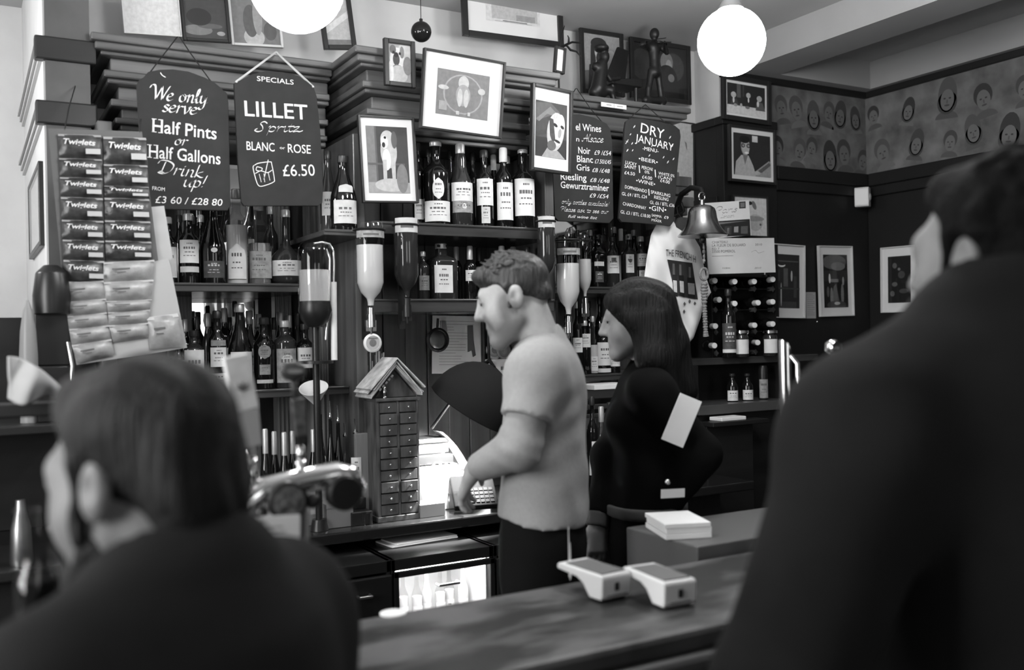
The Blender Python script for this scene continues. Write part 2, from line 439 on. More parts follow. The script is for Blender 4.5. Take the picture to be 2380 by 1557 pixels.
# ------------------------------------------------------------------ caricature murals: rows of plain sketched heads on toned paper
MURAL = mat('toned_paper', 0.13, 0.9, var=0.45, scale=(7, 7, 7))
INK = [gray(0.035), gray(0.055), gray(0.135), gray(0.08)]
def mural(name, label, O, ux, nrm, wid, hgt, n, seed):
    r = random.Random(seed)
    t = thing(name, label, 'mural', O, frame_rot(ux, -nrm, Vector((0, 0, 1))))
    b = MB(); b.box((0, -0.006, 0), (wid, 0.0, hgt)); b.build('paper_panel', MURAL, t)
    b = MB()
    for row in (0, 1):
        for i in range(n):
            u = (i+0.5+r.uniform(-.25, .25))*wid/n; v = hgt*(0.24 if row == 0 else 0.70)+r.uniform(-.03, .03)
            s_ = r.uniform(.8, 1.15)*0.052; a = r.uniform(-.25, .25); k = 0
            def disc(cx, cz, rx, rzv, mi, lay, p0=0, p1=2*math.pi, nn=18):
                pts = []
                for q in range(nn):
                    th = p0+(p1-p0)*q/(nn if p1-p0 > 6.2 else nn-1)
                    x_, z_ = cx+rx*math.cos(th), cz+rzv*math.sin(th)
                    pts.append((u+s_*(x_*math.cos(a)-z_*math.sin(a)), v+s_*(x_*math.sin(a)+z_*math.cos(a))))
                b.prism(pts, -0.0062-0.0004*lay, -0.006-0.0004*lay, mi)
            long_ = r.random() < .4
            disc(0, .25, 1.0, 1.15+(.5 if long_ else 0), r.choice((0, 1, 3)), 1)
            if long_: disc(0, -.5, 1.05, 1.1, 1, 1)
            disc(0, -.25, .72, 1.0, 2, 2)
            for sx in (-.28, .28): disc(sx, -.1, .13, .08, 0, 3)
            disc(0, -.4, .08, .2, 3, 3); disc(0, -.75, .28, .09, 1, 3)
            disc(0, -2.0, 1.2, .75, r.choice((2, 3)), 0, 0, math.pi)
    b.build('sketched_heads', INK, t)
A0 = Vector((3.94, 3.945, 2.575))
mural('caricature_mural', 'toned frieze of sketched heads along the back wall, running into the room corner', A0, Vector((1, 0, 0)), Vector((0, -1, 0)), 0.785, 0.46, 6, 3)
mural('caricature_mural', 'toned frieze of sketched heads along the side wall above the man in the dark coat', Vector((4.725, 3.94, 2.575)), Vector((0, -1, 0)), Vector((-1, 0, 0)), 1.9, 0.46, 9, 5)

# ------------------------------------------------------------------ bar counter the camera leans over
t = thing('bar_counter', 'long dark wooden bar counter with a moulded front edge and worn top', 'bar counter', (1.0, 1.67, 0))
BARTOP = mat('worn_bar_top', 0.050, 0.5, var=0.85, scale=(4, 10, 4), bump=0.10, ramp=(0.44, 0.60))
b = MB(); b.box((-1.7, 1.45, 1.035), (3.3, 1.885, 1.08)); b.build('counter_top', BARTOP, t, True, bevel=0.012)
b = MB()
b.box((-1.7, 1.432, 1.0), (3.3, 1.88, 1.035)); b.box((-1.7, 1.46, 0.965), (3.3, 1.87, 1.0)); b.box((-1.7, 1.48, 0.90), (3.3, 1.86, 0.965))
b.build('edge_moulding', WOOD, t, True, bevel=0.012)
b = MB(); b.box((-1.7, 1.52, 0), (3.3, 1.84, 0.90))
for i in range(9): b.box((-1.6+i*0.54, 1.505, 0.1), (-1.6+i*0.54+0.44, 1.52, 0.82))
b.build('front_panel', WOOD, t, True, bevel=0.006)

# ------------------------------------------------------------------ back bar
t = BB = thing('back_bar', 'tall dark wooden back bar with stepped cornice and shelves of bottles', 'back bar', (1.7, 3.8, 0))
LAY = [(2.735, 2.762, 0), (2.708, 2.735, .014), (2.694, 2.708, .034), (2.645, 2.694, .07), (2.618, 2.645, .045), (2.60, 2.618, .058), (2.548, 2.60, .10), (2.522, 2.548, .07), (2.484, 2.522, .11), (2.462, 2.484, .085), (2.44, 2.462, .105)]
def cornice(x0, x1, yf, ends, zz=0.0):
    b = MB()
    for z0, z1, s_ in LAY:
        b.box((x0+(s_ if ends[0] else 0), yf+s_, z0+zz), (x1-(s_ if ends[1] else 0), 4.148, z1+zz))
    b.build('cornice', WOOD, BB, True, bevel=0.006)
cornice(0.40, 1.29, 3.66, (1, 0)); cornice(1.285, 2.20, 3.40, (1, 1)); cornice(2.20, 3.13, 3.66, (0, 1))
for x0, x1, y0, y1 in ((0.41, 0.46, 3.62, 4.05), (1.29, 1.335, 3.46, 4.1), (2.145, 2.19, 3.46, 4.1), (3.02, 3.08, 3.72, 4.1)):
    b = MB(); b.box((x0, y0, 0.98), (x1, y1, 2.44)); b.build('end_panel', WOODV, BB, True, bevel=0.004)
b = MB(); b.box((0.40, 4.10, 0.98), (3.08, 4.148, 2.44)); b.build('back_board', BLACKW, BB, True)
for x0, x1 in ((0.46, 1.29), (2.19, 3.02)):
    b = MB(); b.box((x0, 4.085, 1.05), (x1, 4.1, 2.4)); b.build('mirror', MIRROR, BB, True)
b = MB()
for i in range(8):
    x0 = 1.335+i*0.10125; b.box((x0, 3.80+0.004*(i % 2), 0.98), (x0+0.0995, 3.84, 2.44))
b.build('plank_back', mat('dark_planks', .035, .45, var=.5, scale=(26, 26, 1.2), bump=.05), BB, True, bevel=0.003)
def pilaster(px, yf, wd, z0, z1, m=WOODV):
    c = at(px, 560, yf); b = MB()
    b.box((c.x-wd/2, yf, z0), (c.x+wd/2, yf+0.05, z1))
    n = 4
    for i in range(n):
        x = c.x-wd/2+wd*(i+0.5)/n; b.cyl((x, yf, z0+.06), (x, yf, z1-.06), wd/n*0.36, n=8)
    b.build('pilaster', m, BB, True, smooth=40)
pilaster(655, 3.93, 0.07, 1.0, 2.44, WOODL); pilaster(738, 3.80, 0.09, 1.0, 2.44, WOODL); pilaster(1243, 3.72, 0.075, 1.0, 2.44, WOODL); pilaster(1500, 3.95, 0.08, 1.0, 2.44, WOODL)
pilaster(428, 3.95, 0.05, 1.0, 2.44, WOODL)
# carved corbel post at the far end
b = MB(); x0 = at(1578, 400, 3.68).x
b.box((x0-0.055, 3.70, 0.98), (x0+0.02, 3.86, 2.45))
for i, (z, o_) in enumerate(((2.40, .05), (2.36, .03), (2.30, .06), (2.26, .02), (2.20, .045), (2.12, .055), (2.08, .03), (2.02, .05))):
    b.box((x0-0.06-o_*.3, 3.68-o_*.4, z-0.028), (x0+0.03+o_*.7, 3.86, z+0.022))
b.build('corbel_post', WOODV, BB, True, bevel=0.005)
def shelf(x0, x1, yf, yb, z, th=0.03, m=BLACKW):
    b = MB(); b.box((x0, yf, z-th), (x1, yb, z)); b.box((x0, yf-0.006, z-0.008), (x1, yf, z+0.002)); b.build('shelf', m, BB, True, bevel=0.003)
SH = mat('shelf_edge_wood', 0.045, 0.25, var=0.4, scale=(2, 8, 20))
shelf(0.46, 1.15, 3.55, 4.08, 1.868, m=SH); shelf(0.46, 1.29, 3.55, 4.08, 1.474, m=SH); shelf(1.13, 1.29, 3.34, 3.9, 2.055, .02, SH)
shelf(1.335, 2.145, 3.40, 3.80, 2.10, .045, SH); shelf(1.335, 2.145, 3.40, 3.80, 1.805, .05, SH)
shelf(2.19, 3.02, 3.70, 4.08, 1.876, m=SH); shelf(2.19, 3.02, 3.70, 4.08, 1.468, m=SH)
# ------------------------------------------------------------------ back counter
t = thing('back_counter', 'low dark worktop running under the shelves with cupboards below', 'counter', (1.5, 3.6, 0))
b = MB(); b.box((0.40, 3.22, 0.94), (3.08, 4.1, 0.98)); b.build('worktop', mat('black_worktop', 0.012, 0.18), t, True, bevel=0.006)
b = MB(); b.box((0.42, 3.43, 0.0), (3.06, 4.1, 0.94)); b.build('carcass', BLACKW, t, True)
# side unit at the far end of the bar under the wine rack
t = thing('side_shelf_unit', 'low black shelf unit under the wine rack beside the panelled wall', 'shelf unit', (3.45, 3.8, 0))
b = MB(); b.box((3.10, 3.68, 1.49), (4.0, 3.895, 1.525)); b.build('shelf', SH, t, True, bevel=0.003)
b = MB(); b.box((3.09, 3.60, 1.25), (3.85, 3.895, 1.297)); b.build('shelf', mat('grey_ledge', 0.07, 0.35), t, True, bevel=0.003)
b = MB(); b.box((3.10, 3.66, 0), (3.14, 3.895, 1.49)); b.box((3.72, 3.70, 0), (3.76, 3.895, 1.49)); b.box((3.14, 3.88, 0), (3.72, 3.895, 1.49)); b.box((3.14, 3.64, 0), (3.72, 3.88, 1.25))
b.build('carcass', BLACKW, t, True)
# ------------------------------------------------------------------ flat things placed on a vertical plane
def ccw(pts):
    a = sum(pts[i-1][0]*pts[i][1]-pts[i][0]*pts[i-1][1] for i in range(len(pts)))
    return pts if a > 0 else pts[::-1]
class Plate:
    """a thing lying in a vertical plane: fits the rectangle seen at the four corners (top left, top right, bottom right, bottom left)"""
    def __init__(s, name, label, cat, c, Y=None, X=None, lean=0.0, group=None, yaw=0.0):
        f = (lambda p: at(p[0], p[1], Y)) if X is None else (lambda p: atx(p[0], p[1], X))
        s.f = f
        P = [f(p) for p in c]
        ux = Vector((1, 0, 0)) if X is None else Vector((0, -1, 0))
        d = (P[1]-P[0])+(P[2]-P[3]); s.a = math.atan2(d.z, d.dot(ux))
        s.w = ((P[1]-P[0]).length+(P[2]-P[3]).length)/2; s.h = ((P[3]-P[0]).length+(P[2]-P[1]).length)/2
        O = sum(P, Vector())/4
        zx = Vector((0, 0, 1)); n = Vector((0, 1, 0)) if X is None else Vector((1, 0, 0))
        x = ux*math.cos(s.a)+zx*math.sin(s.a); z = -ux*math.sin(s.a)+zx*math.cos(s.a)
        R0 = frame_rot(x, n, z)
        s.flat = R0.to_4x4(); s.flat.translation = O; s.flatI = s.flat.inverted()
        R = R0 @ Matrix.Rotation(yaw, 3, 'Z') @ Matrix.Rotation(lean, 3, 'X')
        s.t = thing(name, label, cat, O, R, group)
    def loc(s, px, py):
        q = s.flatI @ s.f((px, py)); return q.x, q.z
    def line(s, txt, x0, y0, x1, y1, hpx, **op):
        a = Vector(s.loc(x0, y0)); b = Vector(s.loc(x1, y1)); c = (a+b)/2
        h = hpx*depth(s.f((x0, y0)))/FPX
        op['rot'] = math.atan2(b.y-a.y, b.x-a.x)
        return (txt, c.x, c.y, h, (b-a).length, op)
    def hand(s, mb, txt, x0, y0, x1, y1, xh, y=-0.008, **k):
        a = Vector(s.loc(x0, y0)); b = Vector(s.loc(x1, y1)); c = (a+b)/2
        hand(mb, txt, c.x, c.y, xh*depth(s.f((x0, y0)))/FPX, (b-a).length, rot=math.atan2(b.y-a.y, b.x-a.x), y=y, **k)
    def poly(s, pts): return ccw([s.loc(*p) for p in pts])
GR = [0.004, 0.02, 0.05, 0.10, 0.18, 0.30, 0.45, 0.62, 0.78]
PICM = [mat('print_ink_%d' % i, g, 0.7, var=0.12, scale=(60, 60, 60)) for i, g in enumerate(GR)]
def E(cx, cz, rx, rz_, g, a=0.0, n=22):
    ca, sa = math.cos(a), math.sin(a)
    return ([(cx+rx*math.cos(2*math.pi*i/n)*ca-rz_*math.sin(2*math.pi*i/n)*sa, cz+rx*math.cos(2*math.pi*i/n)*sa+rz_*math.sin(2*math.pi*i/n)*ca) for i in range(n)], g)
def Rr(x0, z0, x1, z1, g): return ([(x0, z0), (x1, z0), (x1, z1), (x0, z1)], g)
def framed(name, label, cat, c, Y=None, X=None, fw=0.012, mount=(0.02, 0.02), content=(), bg=2, fm=None, lean=0.0, glass=True, dep=0.02, group=None, mm=None, yaw=0.0):
    p = Plate(name, label, cat, c, Y, X, lean, group, yaw); w, h = p.w, p.h; t = p.t
    b = MB()
    for lo, hi in (((-w/2, -h/2), (-w/2+fw, h/2)), ((w/2-fw, -h/2), (w/2, h/2)), ((-w/2+fw, -h/2), (w/2-fw, -h/2+fw)), ((-w/2+fw, h/2-fw), (w/2-fw, h/2))):
        b.box((lo[0], -dep/2, lo[1]), (hi[0], dep/2, hi[1]))
    b.build('frame', fm or BFRAME, t, bevel=min(.003, fw*.2))
    b = MB(); b.box((-w/2+fw*.5, 0.002, -h/2+fw*.5), (w/2-fw*.5, dep/2-0.001, h/2-fw*.5)); b.build('mount', mm or MATW, t)
    iw, ih = w-2*fw-2*mount[0], h-2*fw-2*mount[1]
    b = MB(); b.box((-iw/2, 0.0010, -ih/2), (iw/2, 0.002, ih/2), bg)
    for k, (pts, g) in enumerate(content):
        q = [(-iw/2+min(1, max(0, u))*iw, -ih/2+min(1, max(0, v))*ih) for u, v in pts]
        y0 = 0.0010-0.00025*(k+1)
        b.prism(ccw(q), y0, y0+0.0002, g)
    b.build('picture', PICM, t)
    if glass:
        b = MB(); b.box((-w/2+fw*.6, -dep/2+0.002, -h/2+fw*.6), (w/2-fw*.6, -dep/2+0.003, h/2-fw*.6)); b.build('glass', GLASSP, t)
    return p
YM, YW = 3.36, 3.62
framed('framed_picture', 'small black framed close photo of a dog on the cornice above the standing dog', 'picture', [(890,88),(966,98),(963,206),(894,198)], 3.36, fw=.018, mount=(0, 0), bg=5, content=[
    E(.75,.8,.3,.3,6), E(.4,.62,.32,.3,7), E(.22,.86,.14,.12,3), E(.62,.8,.1,.16,4), E(.36,.6,.15,.17,2), E(.36,.72,.1,.07,0), E(.24,.78,.05,.04,0), E(.52,.76,.05,.04,0), E(.4,.38,.22,.08,4), E(.45,.2,.4,.24,6), E(.1,.25,.12,.3,7), E(.85,.45,.2,.25,4)])
framed('framed_picture', 'black framed photo of a dog standing on its front legs, white mount', 'picture', [(832,266),(964,275),(969,472),(841,472)], 3.37, fw=.008, mount=(.022, .03), bg=2, content=[
    Rr(0,.0,.2,1,4), Rr(.2,0,.24,1,3), Rr(0,0,1,.16,5), E(.55,.12,.4,.1,6), Rr(0,.42,.9,.45,3), E(.82,.22,.14,.22,4), E(.52,.62,.2,.25,6), E(.46,.5,.1,.16,8), ([(.36,.5),(.46,.5),(.44,.1),(.36,.1)],6), ([(.56,.5),(.67,.5),(.65,.1),(.58,.1)],6), E(.5,.8,.17,.14,6), E(.66,.8,.07,.13,3), E(.42,.76,.09,.1,7), E(.4,.72,.04,.04,1), E(.44,.83,.03,.02,0)])
framed('framed_picture', 'large black framed print in a wide pale mount leaning over the middle bottles', 'picture', [(985,113),(1175,149),(1163,321),(974,296)], 3.31, fw=.009, mount=(.055, .055), bg=4, lean=.10, content=[
    E(.5,.5,.38,.44,5), E(.5,.5,.35,.41,4), E(.5,.75,.1,.16,6), E(.5,.48,.14,.24,5), E(.44,.42,.05,.2,6), E(.56,.42,.05,.2,6), E(.12,.6,.1,.05,6), E(.85,.62,.07,.07,6), Rr(.05,.1,.2,.3,5), Rr(.38,.04,.44,.12,6), Rr(.6,.04,.65,.12,6)])
framed('framed_picture', 'black framed portrait photo of a man in a hat, hung beside the wine board', 'picture', [(1227,194),(1337,212),(1331,406),(1230,397)], 3.37, fw=.014, mount=(.012, .05), bg=2, lean=.03, yaw=.15, content=[
    Rr(0,.0,1,.35,1), ([(0,.95),(.45,1),(.75,.85),(.95,.62),(.6,.8),(.0,.62)],3), ([(0,.66),(.45,.92),(.8,.75),(.35,.78),(.1,.62)],4), ([(.2,0),(.45,.25),(.75,.12),(.95,0)],5), E(.63,.48,.27,.36,6,-.3), E(.74,.52,.17,.3,7,-.3), ([(.42,.72),(.55,.7),(.62,.35),(.55,.25),(.45,.4)],2), E(.62,.6,.07,.03,1,-.3), E(.84,.58,.06,.03,1,-.3), E(.76,.46,.05,.09,5,-.3), E(.68,.31,.1,.025,1,-.2), E(.5,.22,.14,.09,3)])
framed('framed_picture', 'large framed print high on the plaster wall, only its lower edge showing', 'picture', [(1073,-75),(1311,-40),(1302,114),(1071,80)], 3.98, fw=.03, mount=(.10, .06), bg=7, content=[Rr(.1,.1,.95,.9,6), Rr(.3,.04,.75,.07,4), Rr(.15,.02,.85,.03,4), Rr(.55,.1,.9,.3,5)])
framed('framed_picture', 'narrow framed picture on edge at the end of the middle cornice', 'picture', [(1288,108),(1312,111),(1313,176),(1289,166)], 3.60, fw=.010, mount=(0, 0), bg=8)
framed('framed_picture', 'framed portrait of a figure with raised arms on the ledge behind the bronze piano', 'picture', [(1349,64),(1449,81),(1449,226),(1348,216)], 4.06, fw=.022, mount=(.0, .0), bg=5, content=[
    E(.2,.15,.5,.2,3), E(.75,.2,.5,.3,4), ([(.1,0),(.15,.45),(.3,.5),(.45,.3),(.8,.18),(.95,0)],1), ([(.18,.4),(.2,.8),(.3,.82),(.34,.45)],1), ([(.6,.8),(.68,.78),(.72,.6),(.6,.5)],1), E(.42,.84,.22,.11,1), E(.46,.68,.16,.12,6), E(.46,.58,.12,.13,1), E(.75,.55,.14,.2,6)])
framed('framed_picture', 'dark framed painting leaning behind the bronze violinist', 'picture', [(1462,86),(1601,107),(1607,246),(1466,226)], 4.05, fw=.024, mount=(.0, .0), bg=1, content=[E(.75,.62,.2,.28,2), E(.62,.7,.12,.2,4), E(.66,.6,.06,.16,5), E(.62,.35,.2,.3,1), E(.7,.4,.06,.08,4), Rr(.0,.0,1,.12,0), E(.15,.6,.2,.3,2)])
framed('framed_picture', 'black framed group photo of diners at a table on the pillar, under the globe lamp', 'picture', [(1677,172),(1793,190),(1788,293),(1678,275)], 3.87, fw=.026, mount=(.014, .014), bg=1, content=[
    Rr(0,0,1,.28,7), Rr(.25,.55,.35,1,3), Rr(.4,.6,.44,1,2), E(.16,.62,.07,.1,6), ([(.08,.28),(.1,.5),(.24,.5),(.3,.28)],2), E(.16,.45,.025,.1,7), E(.55,.66,.06,.09,6), ([(.46,.28),(.5,.55),(.62,.55),(.68,.28)],1), E(.55,.5,.02,.08,7), E(.84,.6,.07,.1,6), ([(.74,.2),(.76,.48),(.92,.48),(1,.2)],3), E(.8,.42,.03,.1,7), E(.52,.25,.06,.05,4), E(.2,.28,.05,.05,5), E(.35,.3,.03,.06,6)])
framed('framed_picture', 'black framed photo of a smiling man in glasses and white shirt, below the diners photo', 'picture', [(1693,287),(1804,304),(1801,430),(1693,422)], 3.865, fw=.016, mount=(.022, .024), bg=1, content=[
    Rr(0,.8,.15,1,1), Rr(.5,.82,.65,.97,7), ([(.02,0),(.06,.32),(.2,.48),(.4,.48),(.52,.25),(.6,0)],6), ([(.24,.5),(.3,.25),(.38,.5)],4), E(.31,.7,.12,.22,5), E(.32,.64,.1,.14,6), E(.29,.86,.14,.09,0), E(.25,.71,.05,.05,1), E(.39,.71,.05,.05,1), E(.25,.71,.03,.03,5), E(.39,.71,.03,.03,5), E(.34,.54,.06,.025,8), ([(.58,.0),(.55,.1),(.95,.4),(1,.36),(1,.0)],5), ([(.6,.1),(.95,.36),(1,.3),(.75,.1)],3), E(.62,.08,.08,.05,6)])
framed('framed_picture', 'framed figure drawing half hidden behind the postcards', 'picture', [(1703,452),(1785,459),(1784,552),(1704,550)], 3.875, fw=.008, mount=(.0, .0), bg=7, content=[E(.62,.8,.06,.12,4,.4), E(.5,.85,.06,.05,1), E(.65,.35,.22,.22,6), E(.62,.45,.3,.07,5), E(.8,.3,.03,.03,3), E(.3,.6,.1,.2,6)])
framed('framed_photo', 'white mounted night photo of a lamplit bar, partly behind the wine rack', 'picture', [(1774,565),(1868,570),(1871,741),(1775,737)], 3.905, fw=.006, mount=(.032, .05), bg=1, fm=WFRAME, content=[
    E(.42,.8,.12,.04,8), E(.42,.82,.12,.03,1), Rr(.1,.0,.9,.12,2), Rr(.48,.4,.62,.74,3), E(.74,.6,.03,.1,6), E(.4,.25,.02,.22,6), E(.3,.1,.02,.1,7), Rr(.0,.35,1,.38,2), Rr(.25,.5,.35,.7,2), Rr(.8,.2,.9,.6,2), Rr(.1,.86,.95,.88,3)])
framed('framed_photo', 'white mounted photo of a smoky scene, second on the black wall', 'picture', [(1901,570),(1979,573),(1984,733),(1906,737)], 3.905, fw=.006, mount=(.034, .045), bg=0, fm=WFRAME, content=[
    E(.45,.86,.5,.14,3), E(.6,.78,.3,.08,4), Rr(0,.5,1,.7,1), E(.24,.55,.04,.09,7), Rr(.28,.48,.6,.54,4), E(.8,.5,.04,.08,5), ([(.25,.0),(.4,.4),(.5,.45),(.62,.1),(.6,0)],3), E(.3,.2,.06,.18,4), E(.75,.25,.06,.2,4), E(.5,.05,.4,.08,2), E(.52,.08,.12,.03,6), E(.15,.3,.05,.1,3)])
framed('framed_photo', 'white mounted dark photo on the side wall near the coat collar', 'picture', [(2048,575),(2131,570),(2134,724),(2049,728)], X=4.70, fw=.006, mount=(.04, .05), bg=0, fm=WFRAME, content=[E(.3,.8,.1,.06,3), E(.6,.6,.15,.08,2), E(.3,.4,.12,.05,3), E(.7,.25,.2,.05,2), E(.5,.72,.06,.03,4), E(.2,.2,.1,.06,3)])
# pictures along the top of the cornice on the left
framed('framed_picture', 'pale unframed sheet at the top of the far left cornice', 'picture', [(283,-30),(418,-25),(417,90),(283,74)], 3.9, fw=.004, mount=(0, 0), bg=7, fm=WFRAME, glass=False)
framed('framed_picture', 'dark picture on the cornice between the pale sheet and the light photo', 'picture', [(420,-20),(532,-14),(532,102),(421,92)], 3.9, fw=.012, mount=(0, 0), bg=2, content=[E(.3,.2,.35,.12,4), E(.6,.3,.3,.06,3), E(.85,.14,.1,.05,5), E(.35,.5,.3,.2,1)])
framed('framed_picture', 'light framed photo of a figure above the specials board', 'picture', [(533,-14),(654,-5),(652,112),(532,104)], 3.92, fw=.010, mount=(0, 0), bg=4, fm=WFRAME, content=[E(.45,.15,.22,.2,6), E(.4,.5,.16,.35,3), E(.55,.6,.1,.4,5), E(.8,.3,.14,.2,3)])
framed('framed_picture', 'pale framed picture beside the corner of the middle cornice', 'picture', [(742,-40),(820,-30),(818,112),(744,118)], 3.95, fw=.020, mount=(.0, .0), bg=6, content=[([(0,.2),(1,.5),(1,.62),(0,.32)],7), Rr(.0,.0,1,.1,4)])
framed('framed_picture', 'white sheet in a black frame behind the dry january board', 'picture', [(1560,279),(1614,288),(1612,440),(1562,436)], 4.138, fw=.006, mount=(0, 0), bg=7, content=[([(.6,.72),(.68,.7),(.72,.58),(.66,.62)],4)])
framed('framed_picture', 'tall framed bright print on the side of the pale wall behind the snack cards', 'picture', [(72,435),(97,373),(97,569),(72,601)], X=0.243, fw=.02, mount=(0, 0), bg=8)  # white fill stands for the bright reflection in the mirror
# ------------------------------------------------------------------ chalkboards
def chalkboard(label, c, outline, Y, lean=0.0, th=0.014):
    p = Plate('chalkboard', label, 'chalkboard', c, Y, lean=lean)
    b = MB(); b.prism(p.poly(outline), -th/2, th/2); b.build('board', BOARD, p.t, bevel=.002)
    return p
TY = -0.0078
p = chalkboard('round-topped chalkboard reading half pints or half gallons', [(318,170),(525,196),(532,489),(334,483)], [(317,200),(322,187),(333,181),(344,168),(370,163),(401,162),(437,167),(475,181),(497,192),(512,205),(527,218),(530,240),(535,478),(528,490),(340,486),(333,478)], 3.40)
b = MB()
p.hand(b, 'We only', 352, 232, 480, 243, 18); p.hand(b, 'serve', 376, 260, 456, 268, 17)
p.hand(b, 'or', 404, 337, 433, 340, 14); p.hand(b, 'Drink', 368, 403, 470, 415, 16); p.hand(b, 'up!', 424, 434, 476, 437, 15)
L = p.line
text_mb(b, [L('Half Pints', 353, 307, 502, 325, 31, bold=.012), L('Half Gallons', 345, 366, 511, 383, 30, bold=.012), L('FROM', 353, 442, 382, 445, 9), L('\u00a33 60 / \u00a328 80', 360, 472, 516, 479, 17, shear=.15)], y=TY)
def serif(x0, y0, x1, y1):   # little slab strokes under and over the upright stems
    pen(b, [p.loc(x0, y0), p.loc(x1, y1)], (0, .0012), TY, smooth=False)
for x, y in ((357,307),(372,309),(346,366),(361,368)): serif(x-5, y, x+6, y+1)
for x, y in ((357,277),(372,279),(346,337),(361,338)): serif(x-5, y, x+6, y+1)
pen(b, [p.loc(372, 170), p.loc(376, 176), p.loc(384, 181)], (.001, .001), TY)
b.build('chalk_lettering', CHALK, p.t)
def cords(label, pts, r, m, name='hanging_cord'):
    b = MB()
    for P_ in pts: b.tube(P_, r, 6)
    o = b.build(name, m, smooth=60); set_origin(o, pts[0][0]); return tag(o, label, 'cord')
cords('dark cord holding the half pints board up to the cornice', [[at(347,170,3.405), at(412,86,3.645)], [at(508,214,3.405), at(440,120,3.6), at(418,86,3.645)]], .0022, CORD)
p = chalkboard('specials chalkboard with a drawn tumbler, hung from white rope', [(543,166),(731,178),(750,478),(563,476)], [(543,194),(560,186),(585,173),(615,167),(655,168),(692,177),(712,190),(728,203),(735,225),(743,300),(750,440),(748,472),(738,479),(566,479),(560,470),(552,380)], 3.38)
b = MB(); L = p.line
p.hand(b, 'Spritz', 592, 307, 697, 307, 12, nib=(.06, .09))
text_mb(b, [L('SPECIALS', 596, 189, 681, 198, 12), L('LILLET', 568, 270, 714, 279, 37, bold=.01), L('BLANC', 572, 349, 637, 353, 21, bold=.004), L('or', 649, 347, 661, 348, 7), L('ROSE', 668, 355, 721, 358, 21, bold=.004), L('\u00a36.50', 657, 410, 731, 409, 28)], y=TY)
def stroke(pts, w=.0012, sm=True): pen(b, [p.loc(*q) for q in pts], (0.0001, 0.0001), TY, sm, rnd=w)
stroke([(590,385),(600,380),(626,377),(630,382),(636,415),(634,424),(610,433),(600,432),(594,420),(587,392),(589,385)])
stroke([(592,404),(605,398),(620,402),(631,396)]); stroke([(622,372),(617,395),(612,418)]); stroke([(596,388),(608,392),(604,398),(594,396),(596,388)]); stroke([(601,405),(606,424)], .0008); stroke([(612,404),(614,424)], .0008); stroke([(622,402),(626,420)], .0008)
b.build('chalk_lettering', CHALK, p.t)
cords('white rope holding the specials board by its two corners', [[at(549,190,3.372), at(642,121,3.64)], [at(642,121,3.64), at(728,202,3.372)]], .0042, ROPEW)
p = chalkboard('wine list chalkboard partly behind the portrait of the man in a hat', [(1284,270),(1420,285),(1424,519),(1289,511)], [(1288,505),(1296,514),(1414,519),(1424,508),(1421,330),(1416,300),(1408,288),(1380,274),(1345,266),(1310,268),(1290,276),(1283,292),(1280,330)], 3.54)
b = MB(); L = p.line
p.hand(b, 'Alsace', 1352, 329, 1400, 332, 9, nib=(.06, .10))
p.hand(b, 'only bottles available!', 1303, 473, 1413, 480, 5.5, nib=(.03, .11)); p.hand(b, 'Please ask to see our', 1301, 491, 1411, 497, 5.5, nib=(.03, .11))
text_mb(b, [L('el Wines', 1336, 303, 1395, 308, 17, bold=.012), L('n', 1337, 329, 1344, 330, 12), L('Noir', 1342, 357, 1370, 359, 16, bold=.012), L('\u00a39 /\u00a354', 1379, 360, 1418, 362, 11, shear=.2), L('Blanc', 1339, 377, 1376, 379, 16, bold=.012), L('\u00a37.50/\u00a345', 1380, 380, 1418, 382, 10, shear=.2),
    L('Gris', 1338, 396, 1368, 398, 15, bold=.012), L('\u00a38 /\u00a348', 1374, 400, 1415, 403, 10, shear=.2), L('Riesling', 1301, 418, 1361, 421, 16, bold=.012), L('\u00a38 /\u00a348', 1369, 423, 1415, 426, 10, shear=.2), L('Gewurztraminer', 1301, 437, 1413, 445, 16, bold=.012), L('\u00a39 /\u00a354', 1368, 459, 1412, 462, 10, shear=.2), L('full wine list', 1318, 506, 1386, 510, 7, shear=.35)], y=TY)
b.build('chalk_lettering', CHALK, p.t)
cords('dark cord of the wine list board running up to the cornice', [[at(1405,290,3.55), at(1372,252,3.6), at(1340,205,3.65)], [at(1290,280,3.55), at(1338,206,3.65)]], .002, CORD)
p = chalkboard('tilted chalkboard headed dry january with a three column menu', [(1458,277),(1575,297),(1556,524),(1438,513)], [(1437,508),(1443,516),(1529,522),(1556,526),(1564,515),(1566,481),(1572,400),(1580,318),(1578,302),(1566,292),(1530,283),(1489,276),(1465,275),(1453,283),(1450,300),(1441,450)], 3.50)
b = MB(); L = p.line
